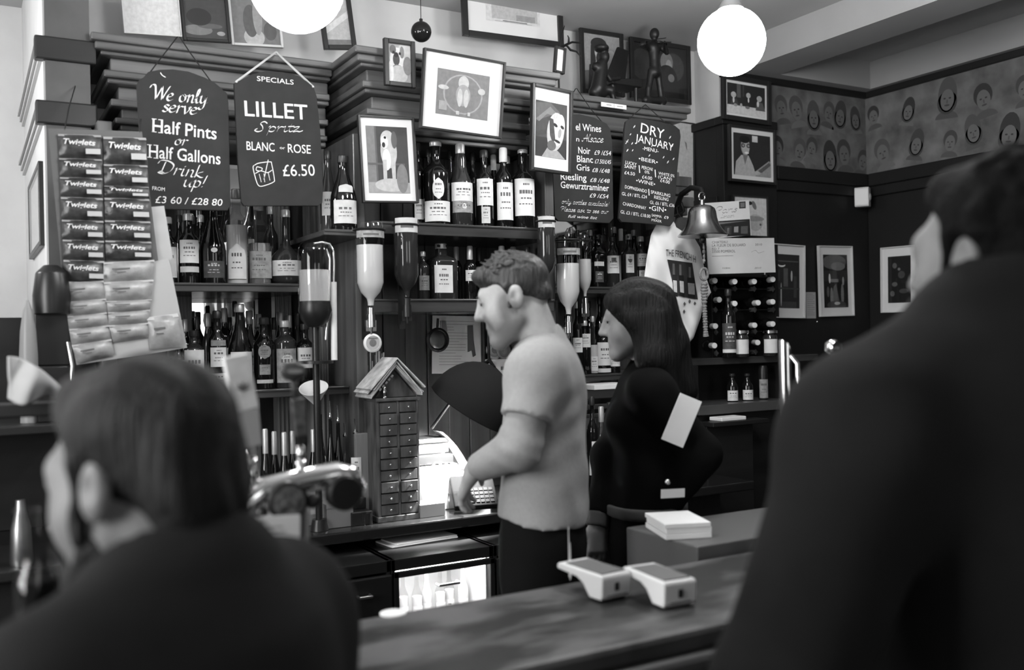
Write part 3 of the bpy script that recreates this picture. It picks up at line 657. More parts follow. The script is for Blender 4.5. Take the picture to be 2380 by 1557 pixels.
text_mb(b, [L('DRY', 1486, 308, 1540, 324, 24), L('JANUARY', 1474, 329, 1562, 352, 19), L('-MENU-', 1491, 349, 1528, 356, 9), L('\u2022BEER\u2022', 1482, 373, 1526, 382, 9), L('LUCKY', 1451, 381, 1477, 387, 8), L('SAINT', 1449, 390, 1476, 395, 8), L('\u00a34.50', 1449, 405, 1473, 409, 8),
    L('PERONI', 1489, 393, 1514, 398, 8), L('0%', 1496, 403, 1507, 405, 7), L('\u00a34.00', 1490, 415, 1513, 419, 8), L('WHITE 0%', 1528, 406, 1565, 413, 7), L('(CAN)', 1527, 414, 1559, 420, 7), L('\u00a34.00', 1532, 423, 1554, 428, 8), L('|', 1483, 398, 1485, 398, 14), L('|', 1520, 408, 1522, 408, 14), L('\u2022WINE\u2022', 1476, 424, 1520, 433, 9),
    L('DOPPASSANDO', 1450, 438, 1501, 449, 8), L('|', 1505, 451, 1507, 451, 12), L('SPARKLING', 1510, 450, 1555, 459, 8), L('RIESLING', 1518, 462, 1551, 468, 8), L('GL \u00a34 / BTL \u00a324', 1443, 454, 1501, 462, 8), L('GL \u00a36 / BTL \u00a336', 1508, 474, 1565, 482, 8), L('CHARDONNAY', 1445, 477, 1499, 488, 8), L('GL \u00a33 / BTL \u00a318.00', 1440, 496, 1509, 507, 8),
    L('\u2022GIN\u2022', 1506, 489, 1546, 494, 12), L('SAMMA', 1512, 503, 1535, 507, 6), L('+', 1520, 509, 1525, 510, 4), L('MIXER', 1512, 514, 1535, 518, 6), L('\u00a39', 1541, 508, 1551, 510, 7)], y=TY)
for x, y, r in ((1472,295,3),(1463,313,2),(1455,330,5),(1467,334,2.5),(1456,350,3),(1468,350,2),(1555,320,3),(1541,334,2.5),(1560,340,2.5),(1540,366,2.5),(1550,377,3),(1563,370,2.5),(1507,362,2.5),(1513,340,2)):
    stroke([(x-r*.7, y+r), (x, y), (x+r*.6, y-r)], .0014); stroke([(x-r*.5, y-r*.3), (x+r*.5, y+r*.2)], .0010)
b.build('chalk_lettering', CHALK, p.t)
cords('dark cord of the tilted board looped over the cornice', [[at(1462,276,3.51), at(1500,243,3.655)], [at(1500,243,3.655), at(1545,284,3.51)]], .002, CORD)
def card(name, label, cat, c, Y, m=PAPER, th=.002, lean=0.0, group=None, X=None):
    p = Plate(name, label, cat, c, Y, X=X, lean=lean, group=group)
    b = MB(); b.box((-p.w/2, -th/2, -p.h/2), (p.w/2, th/2, p.h/2)); b.build('card', m, p.t, bevel=.0005)
    return p
p = card('price_tag', 'small white double tag stuck on the edge of the far cornice', 'tag', [(1397,237),(1456,245),(1455,255),(1397,247)], 3.64, th=.004)
b = MB(); b.box((-.001, -.0025, -p.h/2), (.001, -.002, p.h/2)); b.box((-p.w*.3, -.0026, -.002), (-p.w*.1, -.0022, .003)); b.box((p.w*.12, -.0026, -.002), (p.w*.35, -.0022, .002)); b.build('print', gray(.3), p.t)
p = card('oversized_cheque', 'wide pale address card with printed lines standing on top of the wine rack', 'card', [(1643,557),(1800,550),(1800,636),(1645,634)], 3.60, mat('card_stock', .62, .8, var=.05), th=.006)
b = MB(); L = p.line
text_mb(b, [L('CHATEAU', 1654, 566, 1690, 565, 6), L('LA FLEUR DE BOUARD', 1654, 574, 1732, 572, 6.5), L('RD 7', 1654, 581, 1671, 580.5, 5), L('33500 POMEROL', 1654, 588, 1708, 586.5, 6.5), L('2010', 1754, 571, 1770, 570.5, 5), L('102844', 1678, 625, 1696, 625, 4), L('2010', 1752, 625, 1768, 624.5, 4, shear=.3)], y=-.0036)
pen(b, [p.loc(1654, 595.5), p.loc(1675, 595), p.loc(1703, 594.5)], (0, .0008), -.0036, smooth=False)
pen(b, [p.loc(1745, 586), p.loc(1755, 582), p.loc(1762, 588), p.loc(1775, 584)], (.0003, .0006), -.0036)
b.build('printing', gray(.09), p.t)
p = card('postcard', 'postcard with copperplate script and a stamp over a dark shopfront, behind the bell', 'postcard', [(1636,475),(1740,463),(1746,549),(1642,553)], 3.70, th=.003, lean=.04)
b = MB()
p.hand(b, 'Paris', 1664, 497, 1712, 492, 8, y=-.0018, nib=(.05, .08)); p.hand(b, 'London', 1674, 507, 1706, 504, 4, y=-.0018, nib=(.05, .1))
b.build('script', gray(.12), p.t)
b = MB(); b.prism(p.poly([(1716,469),(1731,468),(1732,484),(1717,485)]), -.0022, -.0016, 2); b.prism(p.poly([(1719,472),(1729,471),(1729,481),(1720,482)]), -.0024, -.0022, 4)
b.prism(p.poly([(1655,515),(1742,509),(1745,547),(1652,551)]), -.0022, -.0016, 1)
for x0, y0, x1, y1, g in ((1668,517,1738,513,4),(1662,528,1676,545,4),(1684,526,1700,545,2),(1706,527,1716,540,5),(1722,526,1738,543,3),(1690,530,1695,543,5)):
    b.prism(p.poly([(x0,y0),(x1,y0-1 if g != 4 or x1-x0 < 30 else y1),(x1,y1),(x0,y1 if x1-x0 < 30 else y0+5)]), -.0025, -.0022, g)
b.build('printed_pictures', PICM, p.t)
p = card('notice', 'small white printed notice between the two white mounted photos', 'notice', [(1872,679),(1895,679),(1897,740),(1874,740)], 3.92, mat('notice_paper', .35, .8))
b = MB()
for i in range(12): b.box((-p.w*.38, -.0016, p.h*(.42-.072*i)), (p.w*(.38 if i % 3 else .2), -.0012, p.h*(.42-.072*i)+.002))
b.build('print', gray(.12), p.t)
# motion sensor in the corner of the room
c0 = at(2013, 458, 3.86); t = thing('motion_sensor', 'white motion sensor box in the corner under the mural', 'sensor', c0, rz(math.radians(30)))
b = MB(); h = 45*depth(c0)/FPX/2
b.prism([(max(-.034, min(.034, .05*math.cos(a))), max(-h, min(h, (h+.012)*math.sin(a)))) for a in [2*math.pi*i/32 for i in range(32)]], -.02, .06); b.build('housing', WHITEP, t, bevel=.004)
b = MB(); b.ell((0, -.02, 0), (.022, .010, .026)); b.build('lens', mat('sensor_lens', .40, .4), t, smooth=180)
c1 = at(1899, 748, 3.92); b = MB(); b.ell((0, 0, 0), (.006, .006, .006)); o = b.build('wall_screw', CHROME, smooth=180); set_origin(o, (0, 0, 0)); o.location = c1; tag(o, 'bright screw head in the black wall below the notice', 'screw')
# ------------------------------------------------------------------ bottles
PROF = {
 'wine': [(.92,0),(1,.015),(1,.60),(.93,.65),(.6,.71),(.40,.77),(.37,.93),(.42,.94),(.42,.97)],
 'spirit': [(.92,0),(1,.015),(1,.60),(.95,.65),(.7,.70),(.42,.745),(.36,.78),(.36,.92),(.40,.93),(.40,.97)],
 'tall': [(.92,0),(1,.012),(1,.48),(.92,.55),(.68,.64),(.46,.72),(.35,.82),(.34,.95)],
 'champ': [(.92,0),(1,.015),(1,.40),(.95,.48),(.75,.59),(.52,.69),(.37,.79),(.33,.92),(.36,.93),(.36,.97)],
 'flask': [(.7,0),(.95,.06),(1.0,.16),(1,.30),(.85,.40),(.5,.47),(.27,.53),(.22,.62),(.21,.93),(.25,.94),(.25,.97)],
 'beer': [(.92,0),(1,.02),(1,.52),(.9,.60),(.6,.70),(.43,.78),(.40,.95),(.44,.96),(.44,.98)],
 'short': [(.94,0),(1,.015),(1,.66),(.92,.71),(.6,.755),(.36,.79),(.34,.92),(.38,.93),(.38,.97)],
 'swell': [(.9,0),(1,.02),(1,.50),(.88,.57),(.62,.66),(.50,.74),(.52,.80),(.42,.86),(.36,.92),(.36,.97)],
 'can': [(.86,0),(1,.04),(1,.90),(.86,.97),(.80,1.0)],
}
LABA = mat('label_paper', .66, .75, var=.06, scale=(40, 40, 40)); LABB = mat('label_cream', .50, .75, var=.10, scale=(40, 40, 40)); LABG = mat('label_grey', .26, .7, var=.25, scale=(60, 60, 60)); LABD = mat('label_dark', .06, .6, var=.3, scale=(60, 60, 60))
LABS = {'w': LABA, 'c': LABB, 'g': LABG, 'd': LABD}
PRINT = gray(.10); PRINTL = gray(.55)
_rb = random.Random(11)
def curved(b, R, z0, z1, a0, a1, face, sq=None, n=10, shape=None, mi=None, off=1.012):
    vs = []; fs = []; m_ = 6 if shape else 1
    for j in range(m_+1):
        v = j/m_; z = z0+(z1-z0)*v
        k = 1.0
        if shape == 'oval': k = max(.05, math.sqrt(max(0, 1-(2*v-1)**2)))
        if shape == 'shield': k = min(1, .25+1.6*v)
        if shape == 'arch': k = 1 if v < .6 else max(.1, math.sqrt(max(0, 1-((v-.6)/.4)**2)))
        for i in range(n+1):
            a = face+(a0+(a1-a0)*i/n)*k
            c, q = math.cos(a), math.sin(a); kk = off
            if sq: kk = off/((abs(c)**sq+abs(q)**sq)**(1/sq))
            vs.append((R*kk*c, R*kk*q, z))
    for j in range(m_):
        for i in range(n): x = j*(n+1)+i; fs.append((x, x+1, x+n+2, x+n+1))
    b.add(vs, fs, mi)
def bottle(desc, pos, H, R, style='spirit', glass=None, cap=None, labels=(('w', .12, .5, .9),), sq=None, cat='bottle', group=None, name='bottle', capz=.90, pour=False, full=None, n=18, txt=True):
    glass = glass or DGLASS; pos = Vector(pos)
    t = thing(name, desc, cat, pos, None, group)
    pr = PROF[style]
    b = MB(); b.lathe([(r*R, z*H) for r, z in pr], n if not sq else 28, sq=sq); b.build('glass_body', glass, t, smooth=50)
    if full:
        lm, fz = full; zz = [(r*R*.9, max(.012*H, z*H)) for r, z in pr if z < fz]
        rr = zz[-1][0]; zz.append((rr, fz*H)); b = MB(); b.lathe(zz, n if not sq else 28, sq=sq); b.build('liquid', lm, t, smooth=50)
    rn = min(pr[-1][0], pr[-2][0])*R
    if cap:
        b = MB(); b.lathe([(rn*1.12, capz*H), (rn*1.16, (capz+.01)*H), (rn*1.14, .985*H), (rn*.9, 1.0*H)], 14); b.build('cap', cap, t, smooth=40)
    if pour:
        b = MB(); b.lathe([(rn*.9, .96*H), (rn*1.1, .975*H), (rn*.5, 1.0*H)], 10); b.tube([(0, 0, H), (0, 0, H*1.03), (-.004, -.004, H*1.13)], [.0042, .0038, .003], 8); b.build('pourer', CHROME, t, smooth=50)
    face = math.atan2(-pos.y*1.0, -pos.x*.55)+_rb.uniform(-.12, .12)
    for lb in labels:
        k, z0, z1, a = lb[:4]; sh = lb[4] if len(lb) > 4 else None
        b = MB(); curved(b, R, z0*H, z1*H, -a, a, face, sq, shape=sh, mi=0)
        if txt and z1-z0 > .1:
            dark = k in 'dg'; hh = z1-z0
            rows = [(.62+_rb.uniform(-.08, .08), .10, .62), (.45, .04, .5), (.30, .03, .66)]
            if _rb.random() < .5: rows.append((.82, .05, .3))
            for rz_, rh, rw in rows:
                m_ = _rb.choice((3, 4, 5))
                for q in range(m_):
                    u0 = -rw+2*rw*q/m_; u1 = u0+2*rw/m_*_rb.uniform(.55, .85)
                    curved(b, R, (z0+hh*rz_)*H, (z0+hh*(rz_+rh))*H, u0*a*.9, u1*a*.9, face, sq, n=3, mi=1, off=1.02)
        b.build('label', [LABS[k], PRINTL if k == 'd' else PRINT], t, smooth=60)
    return t
def shelf_row(items, Y, z, where, group, anchor_from):
    """items: (px, top, width, description, style, options); described in order along the shelf"""
    items = sorted(items, key=lambda q: q[0])
    for i, it in enumerate(items):
        px, top, wd, desc, style = it[:5]; op = dict(it[5]) if len(it) > 5 else {}
        yy = Y+op.pop('dy', 0); p = at(px, 700, yy); q = at(px, top, yy)
        H = min(q.z-z, .337 if abs(z-2.1006) < .001 else 9); d = depth(q); R = wd*d/FPX/2
        bottle('%s, %s from %s, %s' % (desc, ORD[i], anchor_from, where), (p.x, yy, z+.0005), H, R, style, group=group, **op)
W1 = (('w', .12, .5, 1.0),)
B = DGLASS; Br = DGLASS2; Gn = GGLASS
# upper shelf of the near bay
shelf_row([
 (393, 505, 40, 'dark bottle with a cream label', 'wine', dict(glass=B, cap=FOIL, labels=(('c', .1, .55, 1.1),))),
 (441, 497, 46, 'dark bottle with large pale label', 'wine', dict(glass=B, cap=FOIL, labels=(('w', .30, .62, 1.1), ('c', .17, .25, 1.1)))),
 (497, 470, 58, 'black champagne bottle with a dark label', 'champ', dict(glass=B, cap=FOILD, labels=(('d', .08, .28, .9), ('w', .38, .44, .25, 'oval')))),
 (553, 440, 52, 'clear bottle with an arched pale label', 'spirit', dict(glass=CLEAR, cap=FOIL, labels=(('w', .06, .42, .85, 'arch'),), full=(LIQ, .62))),
 (605, 470, 50, 'clear cut-glass bottle with a banded label', 'short', dict(glass=CLEAR, cap=FOIL, sq=5, labels=(('g', .08, .40, 1.0),), full=(LIQD, .5))),
 (667, 488, 76, 'round bellied bottle with a broad cream label', 'flask', dict(glass=Br, cap=FOIL, labels=(('c', .12, .32, 1.0),))),
], 3.66, 1.868, 'upper shelf front', 'bottles on the upper shelf of the near bay', 'the snack cards')
shelf_row([(420, 500, 30, 'dark slim bottle', 'wine', dict(cap=FOILD, labels=())), (470, 500, 30, 'dark slim bottle', 'wine', dict(cap=FOIL, labels=())),
 (528, 450, 34, 'clear slim bottle', 'tall', dict(glass=CLEAR, cap=FOIL, labels=())), (580, 445, 34, 'clear slim bottle', 'spirit', dict(glass=CLEAR, cap=FOILD, labels=(('w', .2, .45, .8),), full=(LIQ, .5))),
 (632, 480, 34, 'brown slim bottle', 'wine', dict(glass=Br, cap=FOIL, labels=()))], 3.84, 1.868, 'back of upper shelf', 'back row of the upper shelf in the near bay', 'the snack cards')
# small corner shelf
shelf_row([(803, 362, 62, 'champagne bottle with a pale collar and label', 'champ', dict(glass=B, cap=FOILD, labels=(('c', .1, .40, 1.0), ('c', .50, .60, .55, 'arch')), dy=.0)),
 (768, 352, 40, 'green bottle with a pale side label', 'champ', dict(glass=Gn, cap=FOILD, labels=(('c', .22, .5, .9),), dy=.10))], 3.42, 2.0556, 'small corner shelf', 'bottles on the corner shelf', 'the specials board')
# lower shelf of the near bay
LR = [(412, 790, 30, 'pale-labelled slim bottle', 'wine', dict(labels=(('w', .25, .62, 1.1),), cap=FOILD)),
 (448, 768, 48, 'broad bottle with a tall pale label', 'short', dict(glass=Br, labels=(('w', .1, .68, 1.1),), cap=FOILD)),
 (503, 722, 42, 'dark bottle with two pale labels', 'wine', dict(labels=(('w', .30, .54, 1.0), ('c', .06, .22, .9), ('g', .56, .63, .9)), cap=FOILD)),
 (556, 706, 56, 'dark bottle behind the pale tap handle', 'champ', dict(labels=(('w', .1, .44, 1.0),), cap=FOIL)),
 (612, 738, 50, 'dark bottle with a round emblem label', 'wine', dict(labels=(('g', .42, .62, .6, 'oval'), ('g', .2, .34, .5), ('c', .08, .13, .8)), cap=FOILD)),
 (660, 745, 52, 'bottle with a patterned label', 'short', dict(labels=(('g', .08, .58, 1.0), ('c', .36, .5, .5, 'oval')), glass=Br, cap=FOIL)),
 (707, 752, 44, 'bottle with a plain white label', 'spirit', dict(labels=(('w', .30, .62, 1.0),), cap=FOILD))]
shelf_row(LR, 3.64, 1.474, 'lower shelf front', 'bottles on the lower shelf of the near bay', 'the snack cards')
back = []
for i, px in enumerate((430, 458, 482, 520, 545, 578, 600, 635, 650, 670, 690)):
    back.append((px, (742, 735, 728, 716, 700, 722, 730, 738, 726, 733, 728)[i], 30, ('dark bottle with a foil neck', 'clear bottle with a pale neck', 'brown bottle with a foil neck')[i % 3]+'', ('wine', 'tall', 'beer')[i % 3], dict(glass=(B, CLEAR, Br)[i % 3], cap=(FOIL, FOILD, FOIL)[i % 3], labels=(('c', .2, .5, .9),) if i % 2 else (), capz=.82, full=(LIQ, .5) if i % 3 == 1 else None)))
shelf_row(back, 3.84, 1.474, 'back of lower shelf', 'back row of the lower shelf in the near bay', 'the snack cards')
# foil topped beer bottles and mixers in crates on the worktop
def crate(label, px0, px1, yb0, Y, z, h):
    a, c = at(px0, yb0, Y), at(px1, yb0, Y)
    t = thing('bottle_crate', label, 'crate', ((a.x+c.x)/2, Y+.08, z)); w = c.x-a.x; b = MB()
    b.box((-w/2, -.08, 0), (w/2, -.07, h)); b.box((-w/2, .07, 0), (w/2, .08, h)); b.box((-w/2, -.07, 0), (-w/2+.01, .07, h)); b.box((w/2-.01, -.07, 0), (w/2, .07, h)); b.box((-w/2, -.07, 0), (w/2, .07, .008))
    b.build('tray', mat('card_crate', .16, .8, var=.25, scale=(5, 5, 40)), t, bevel=.002)
    b = MB(); b.box((-w*.32, -.081, h*.25), (w*.05, -.080, h*.75)); b.build('printed_patch', gray(.30), t)
    return t
crate('grey card tray holding the foil topped bottles', 600, 690, 1100, 3.40, 0.9806, .16)
crate('shorter grey card tray with two foil topped bottles', 712, 758, 1100, 3.40, 0.9806, .16)
shelf_row([(px, tp, 25, 'dark beer bottle with a pale foil neck', 'beer', dict(glass=B, cap=FOIL, labels=(), capz=.66, dy=dy)) for px, tp, dy in ((610, 997, 0), (631, 1003, .050), (654, 1005, 0), (674, 1002, .045), (722, 998, 0.045), (736, 998, 0))],
 3.45, 0.9895, 'worktop trays', 'foil topped bottles in trays', 'the pale tap handle')
shelf_row([(738, 950, 30, 'dark slim bottle with a steel pourer', 'tall', dict(labels=(), dy=-.08)), (762, 962, 24, 'dark slim bottle with a steel pourer', 'tall', dict(labels=(), pour=True)), (780, 972, 26, 'dark slim bottle with a steel pourer', 'tall', dict(labels=(), pour=True)),
 (796, 1008, 28, 'clear bottle with a steel pourer', 'spirit', dict(glass=CLEAR, labels=(('g', .3, .6, .8),), pour=True, full=(LIQD, .5))), (820, 1000, 32, 'clear bottle with pale label and steel pourer', 'spirit', dict(glass=CLEAR, labels=(('w', .35, .7, .8),), pour=True, dy=-.10, full=(LIQ, .3)))],
 3.52, 0.9805, 'on the worktop', 'pourer bottles on the worktop', 'the white funnel')
# middle bay, upper shelf
shelf_row([
 (978, 330, 30, 'dark bottle mostly hidden by its neighbour', 'spirit', dict(cap=FOILD, labels=(('w', .08, .32, .8),), dy=.05)),
 (1019, 308, 62, 'broad bottle with oval and square labels', 'spirit', dict(glass=B, cap=FOIL, labels=(('w', .30, .55, .45, 'oval'), ('w', .04, .28, 1.2)), capz=.94)),
 (1076, 305, 54, 'brown bottle with label and emblem', 'swell', dict(glass=Br, cap=FOIL, labels=(('w', .30, .52, 1.2), ('g', .16, .30, 1.1), ('w', .20, .27, .2, 'oval')), capz=.88)),
 (1131, 350, 42, 'dark bottle with a slanted pale label', 'spirit', dict(cap=FOILD, labels=(('w', .28, .62, 1.1), ('c', .05, .26, .5)))),
 (1176, 322, 42, 'dark bottle with white label and capsule', 'spirit', dict(glass=B, cap=MATW, labels=(('w', .10, .56, 1.1),), capz=.82)),
 (1221, 310, 52, 'dark bottle with large white label', 'spirit', dict(cap=FOIL, labels=(('w', .16, .62, 1.15),), capz=.95))],
 3.47, 2.1006, 'top middle shelf front', 'front bottles on the top middle shelf', 'the dog photo')
shelf_row([(1003, 345, 30, 'dark bottle', 'spirit', dict(cap=FOILD, labels=())), (1052, 340, 30, 'clear bottle', 'tall', dict(glass=CLEAR, cap=FOILD, labels=(), full=(LIQ, .4))), (1104, 345, 32, 'brown bottle', 'spirit', dict(glass=Br, cap=FOILD, labels=())), (1153, 330, 28, 'dark bottle with a white capsule', 'wine', dict(cap=MATW, labels=(), capz=.80)), (1186, 335, 30, 'clear bottle', 'tall', dict(glass=CLEAR, cap=FOIL, labels=(), full=(LIQ, .5))), (1214, 340, 24, 'dark bottle', 'spirit', dict(cap=FOILD, labels=()))],
 3.62, 2.1006, 'back of top middle shelf', 'back bottles on the top middle shelf', 'the dog photo')
# middle bay, second shelf
shelf_row([(985, 585, 30, 'small capped bottle', 'short', dict(cap=FOIL, labels=(('g', .2, .5, .9),), glass=Br)),
 (1027, 566, 64, 'square bottle with a large white label', 'short', dict(glass=Br, sq=6, cap=FOIL, labels=(('w', .12, .60, .62),), capz=.9)),
 (1063, 574, 26, 'slim dark bottle with pale neck label', 'wine', dict(cap=FOIL, labels=(), capz=.72, dy=.10)),
 (1094, 572, 30, 'dark bottle with a pale label', 'wine', dict(cap=FOIL, labels=(('w', .35, .55, 1.0),), capz=.74)),
 (1115, 576, 28, 'dark bottle with a black neck', 'wine', dict(cap=FOILD, labels=(), capz=.7, dy=.1)),
 (1168, 572, 30, 'dark bottle with a light cap', 'wine', dict(cap=FOIL, labels=(), capz=.8)), (1195, 574, 30, 'dark bottle with a tall light cap', 'wine', dict(cap=FOIL, labels=(), capz=.78, dy=.06)), (1228, 574, 30, 'pale labelled bottle nearest the barman\'s hair', 'wine', dict(cap=FOILD, labels=W1))],
 3.50, 1.8056, 'second middle shelf', 'bottles on the second middle shelf', 'the dark optic')
# far bay
shelf_row([(1356, 555, 34, 'clear tall bottle', 'tall', dict(glass=CLEAR, cap=FOIL, labels=(), full=(LIQ, .5))),
 (1391, 545, 37, 'black square bottle with slanted label', 'spirit', dict(sq=6, cap=FOILD, labels=(('w', .40, .48, .6), ('d', .1, .3, .5)))),
 (1425, 550, 33, 'bottle with white label and diamond', 'wine', dict(glass=Br, cap=FOILD, labels=(('w', .28, .62, 1.0), ('d', .50, .58, .35)))),
 (1446, 532, 27, 'clear bottle with a tall white cap', 'tall', dict(glass=CLEAR, cap=MATW, labels=(), capz=.80, full=(LIQ, .55), dy=.05)),
 (1464, 545, 31, 'square bottle with sealed white label', 'spirit', dict(glass=Br, sq=6, cap=FOIL, labels=(('w', .28, .62, .6), ('d', .46, .54, .25, 'oval')))),
 (1492, 550, 32, 'bottle with a pale shoulder label', 'spirit', dict(glass=Br, cap=FOIL, labels=(('c', .42, .66, 1.0), ('w', .2, .34, .6))))],
 3.78, 1.8765, 'far upper shelf front', 'front bottles on the far upper shelf', 'the clear optics')
shelf_row([(px, tp, 26, ('dark bottle', 'pale bottle')[i % 2], ('wine', 'tall')[i % 2], dict(glass=(B, CLEAR)[i % 2], cap=(FOIL, FOILD)[i % 2], labels=(('w', .2, .5, .9),) if i % 3 else (), full=(LIQ, .45) if i % 2 else None)) for i, (px, tp) in enumerate(((1330, 530), (1345, 535), (1374, 535), (1408, 530), (1430, 528), (1455, 535), (1476, 535)))],
 3.95, 1.8765, 'back of far upper shelf', 'back bottles on the far upper shelf', 'the clear optics')
shelf_row([(1340, 700, 26, 'slim dark bottle', 'wine', dict(cap=FOIL, labels=(('w', .3, .5, 1),))), (1357, 745, 30, 'pale labelled bottle half hidden', 'spirit', dict(cap=FOIL, labels=(('w', .5, .75, 1.0),))), (1376, 735, 24, 'clear slim bottle', 'tall', dict(glass=CLEAR, cap=FOIL, labels=(('w', .05, .3, .9),), full=(LIQ, .5))),
 (1399, 752, 36, 'dark bottle with a white script label', 'short', dict(cap=FOIL, labels=(('w', .16, .62, 1.1), ('w', .02, .10, 1.1)), capz=.92, pour=True)), (1424, 790, 30, 'dark bottle behind the dark haired woman', 'short', dict(cap=FOILD, labels=(('w', .2, .5, 1),)))],
 3.76, 1.4686, 'far lower shelf front', 'bottles on the far lower shelf', 'the barman')
shelf_row([(1312, 720, 26, 'dark bottle', 'wine', dict(cap=FOILD, labels=())), (1368, 700, 22, 'dark bottle', 'wine', dict(cap=FOILD, labels=())), (1392, 690, 24, 'dark bottle', 'wine', dict(cap=FOILD, labels=()))],
 3.92, 1.4686, 'back of far lower shelf', 'back row of the far lower shelf', 'the barman')
shelf_row([(1371, 922, 27, 'tall wine bottle with a pale collar', 'wine', dict(cap=FOILD, labels=(('w', .42, .50, .5), ('c', .12, .34, 1.0)))), (1392, 945, 27, 'wine bottle with a square white label', 'wine', dict(glass=Gn, cap=FOIL, labels=(('w', .14, .34, 1.0), ('d', .2, .28, .2)), capz=.80)), (1412, 935, 27, 'wine bottle behind the dark haired woman', 'wine', dict(cap=FOILD, labels=W1))],
 3.55, 0.9805, 'on the worktop', 'wine bottles standing on the worktop', 'the barman')
b = MB(); a_, c_ = at(1350, 905, 3.72), at(1421, 908, 3.72)
t = thing('paper_pad', 'thick white pad of paper lying under the far lower shelf', 'paper', ((a_.x+c_.x)/2, 3.66, 1.405)); b.box((-.12, -.1, 0), (.10, .12, .022)); b.build('sheets', PAPER, t, bevel=.002)
b = MB(); b.box((2.32, 3.62, 1.36), (2.75, 4.05, 1.404)); b.box((2.32, 3.64, 1.31), (2.75, 4.05, 1.335)); b.box((2.32, 3.66, 1.27), (2.75, 4.05, 1.29)); b.build('shelf', STEEL, BB, True, bevel=.003)
# ------------------------------------------------------------------ upside-down measures
def optic(desc, px, y0, y1, wd, Y, glass, full=None, lab=None, ball=True):
    top, bot = at(px, y0, Y), at(px, y1, Y); H = top.z-bot.z; R = wd*depth(top)/FPX/2
    t = thing('optic_bottle', desc, 'bottle', (top.x, Y, bot.z))
    pr = [(.22, 0), (.24, .05), (.30, .09), (.75, .17), (1, .28), (1, .93), (.9, .985), (.5, 1.0)]
    b = MB(); b.lathe([(r*R, z*H) for r, z in pr], 22); b.build('glass_body', glass, t, smooth=50)
    if full:
        lm, fz = full; zz = [(r*R*.9, max(.01*H, z*H)) for r, z in pr if z < fz]; zz.append((zz[-1][0], fz*H)); b = MB(); b.lathe(zz, 20); b.build('liquid', lm, t, smooth=50)
    if lab:
        for k, z0, z1 in lab:
            b = MB(); curved(b, R, z0*H, z1*H, -1.2, 1.2, math.atan2(-Y, -top.x*.5), mi=0); curved(b, R, (z0+.3*(z1-z0))*H, (z0+.6*(z1-z0))*H, -.6, .5, math.atan2(-Y, -top.x*.5), n=5, mi=1, off=1.02); b.build('label', [LABS[k], PRINT], t, smooth=60)
    b = MB(); b.cyl((0, 0, -.005), (0, 0, -.03), .013, n=14); b.cyl((0, 0, -.03), (0, 0, -.075), .016, n=14); b.cyl((0, 0, -.075), (0, 0, -.10), .007, .004, n=10); b.box((-.02, .0, -.09), (.02, .012, -.05)); b.build('measure', CHROME if ball else BLACKP, t, smooth=40)
    b = MB(); b.box((-.012, R+.002, -.12), (.012, R+.012, H*.95)); b.box((-R*.3, -.0, H*.16), (R*.3, R+.006, H*.17)); b.tube([(R*1.06*math.cos(a), R*1.06*math.sin(a), H*.90) for a in [2*math.pi*i/20 for i in range(20)]], .004, 6, True); b.build('bracket', BLACKP, t, smooth=40)
    return t
o1 = optic('upside-down clear bottle of pale spirit, below the standing dog photo', 858, 515, 712, 68, 3.262, CLEAR, (LIQ, .72), (('g', .80, .88),))
optic('upside-down dark bottle with a pale label, beside the clear one', 942, 505, 690, 56, 3.325, DGLASS2, None, (('c', .80, .98),), False)
optic('upside-down dark bottle behind the barman\'s head with a pale top label', 1268, 500, 650, 42, 3.335, DGLASS2, None, (('c', .80, .97),), False)
optic('upside-down clear bottle with a lettered collar, between barman and woman', 1318, 540, 732, 58, 3.385, CLEAR, (LIQ, .62), (('g', .72, .80),))
optic('upside-down slim clear bottle, behind the lettered one', 1357, 545, 690, 34, 3.62, CLEAR, (LIQ, .6), None)
# round badge under the first optic
def badge(desc, px, py, r_px, Y, ring=WHITEP, face=gray(.35), name='round_badge', lean=0):
    c = at(px, py, Y); r = r_px*depth(c)/FPX; t = thing(name, desc, 'badge', c)
    M = Matrix.Rotation(math.radians(90), 4, 'X')
    b = MB(); b.lathe([(r, 0), (r, .006), (r*.78, .010), (r*.76, .007)], 26, M); b.build('rim', ring, t, smooth=40)
    b = MB(); b.lathe([(r*.75, .007), (r*.74, .0085)], 24, M); b.build('disc', face, t)
    b = MB(); b.lathe([(r*.40, .0085), (r*.38, .0095)], 20, M); b.box((-r*.5, -.0105, r*.45), (r*.5, -.0085, r*.58)); b.box((-r*.12, -.0115, -r*.2), (r*.12, -.0095, r*.25)); b.build('emblem', gray(.14), t)
    return t
badge('round white ringed badge below the clear upside-down bottle', 865, 797, 22, 3.27)
badge('round pale beer mat pinned to the back board, overlapped by a darker one', 1148, 813, 22, 3.78, face=gray(.3))
badge('round darker beer mat overlapping the pale one', 1170, 815, 19, 3.768, ring=MIDP, face=gray(.12))
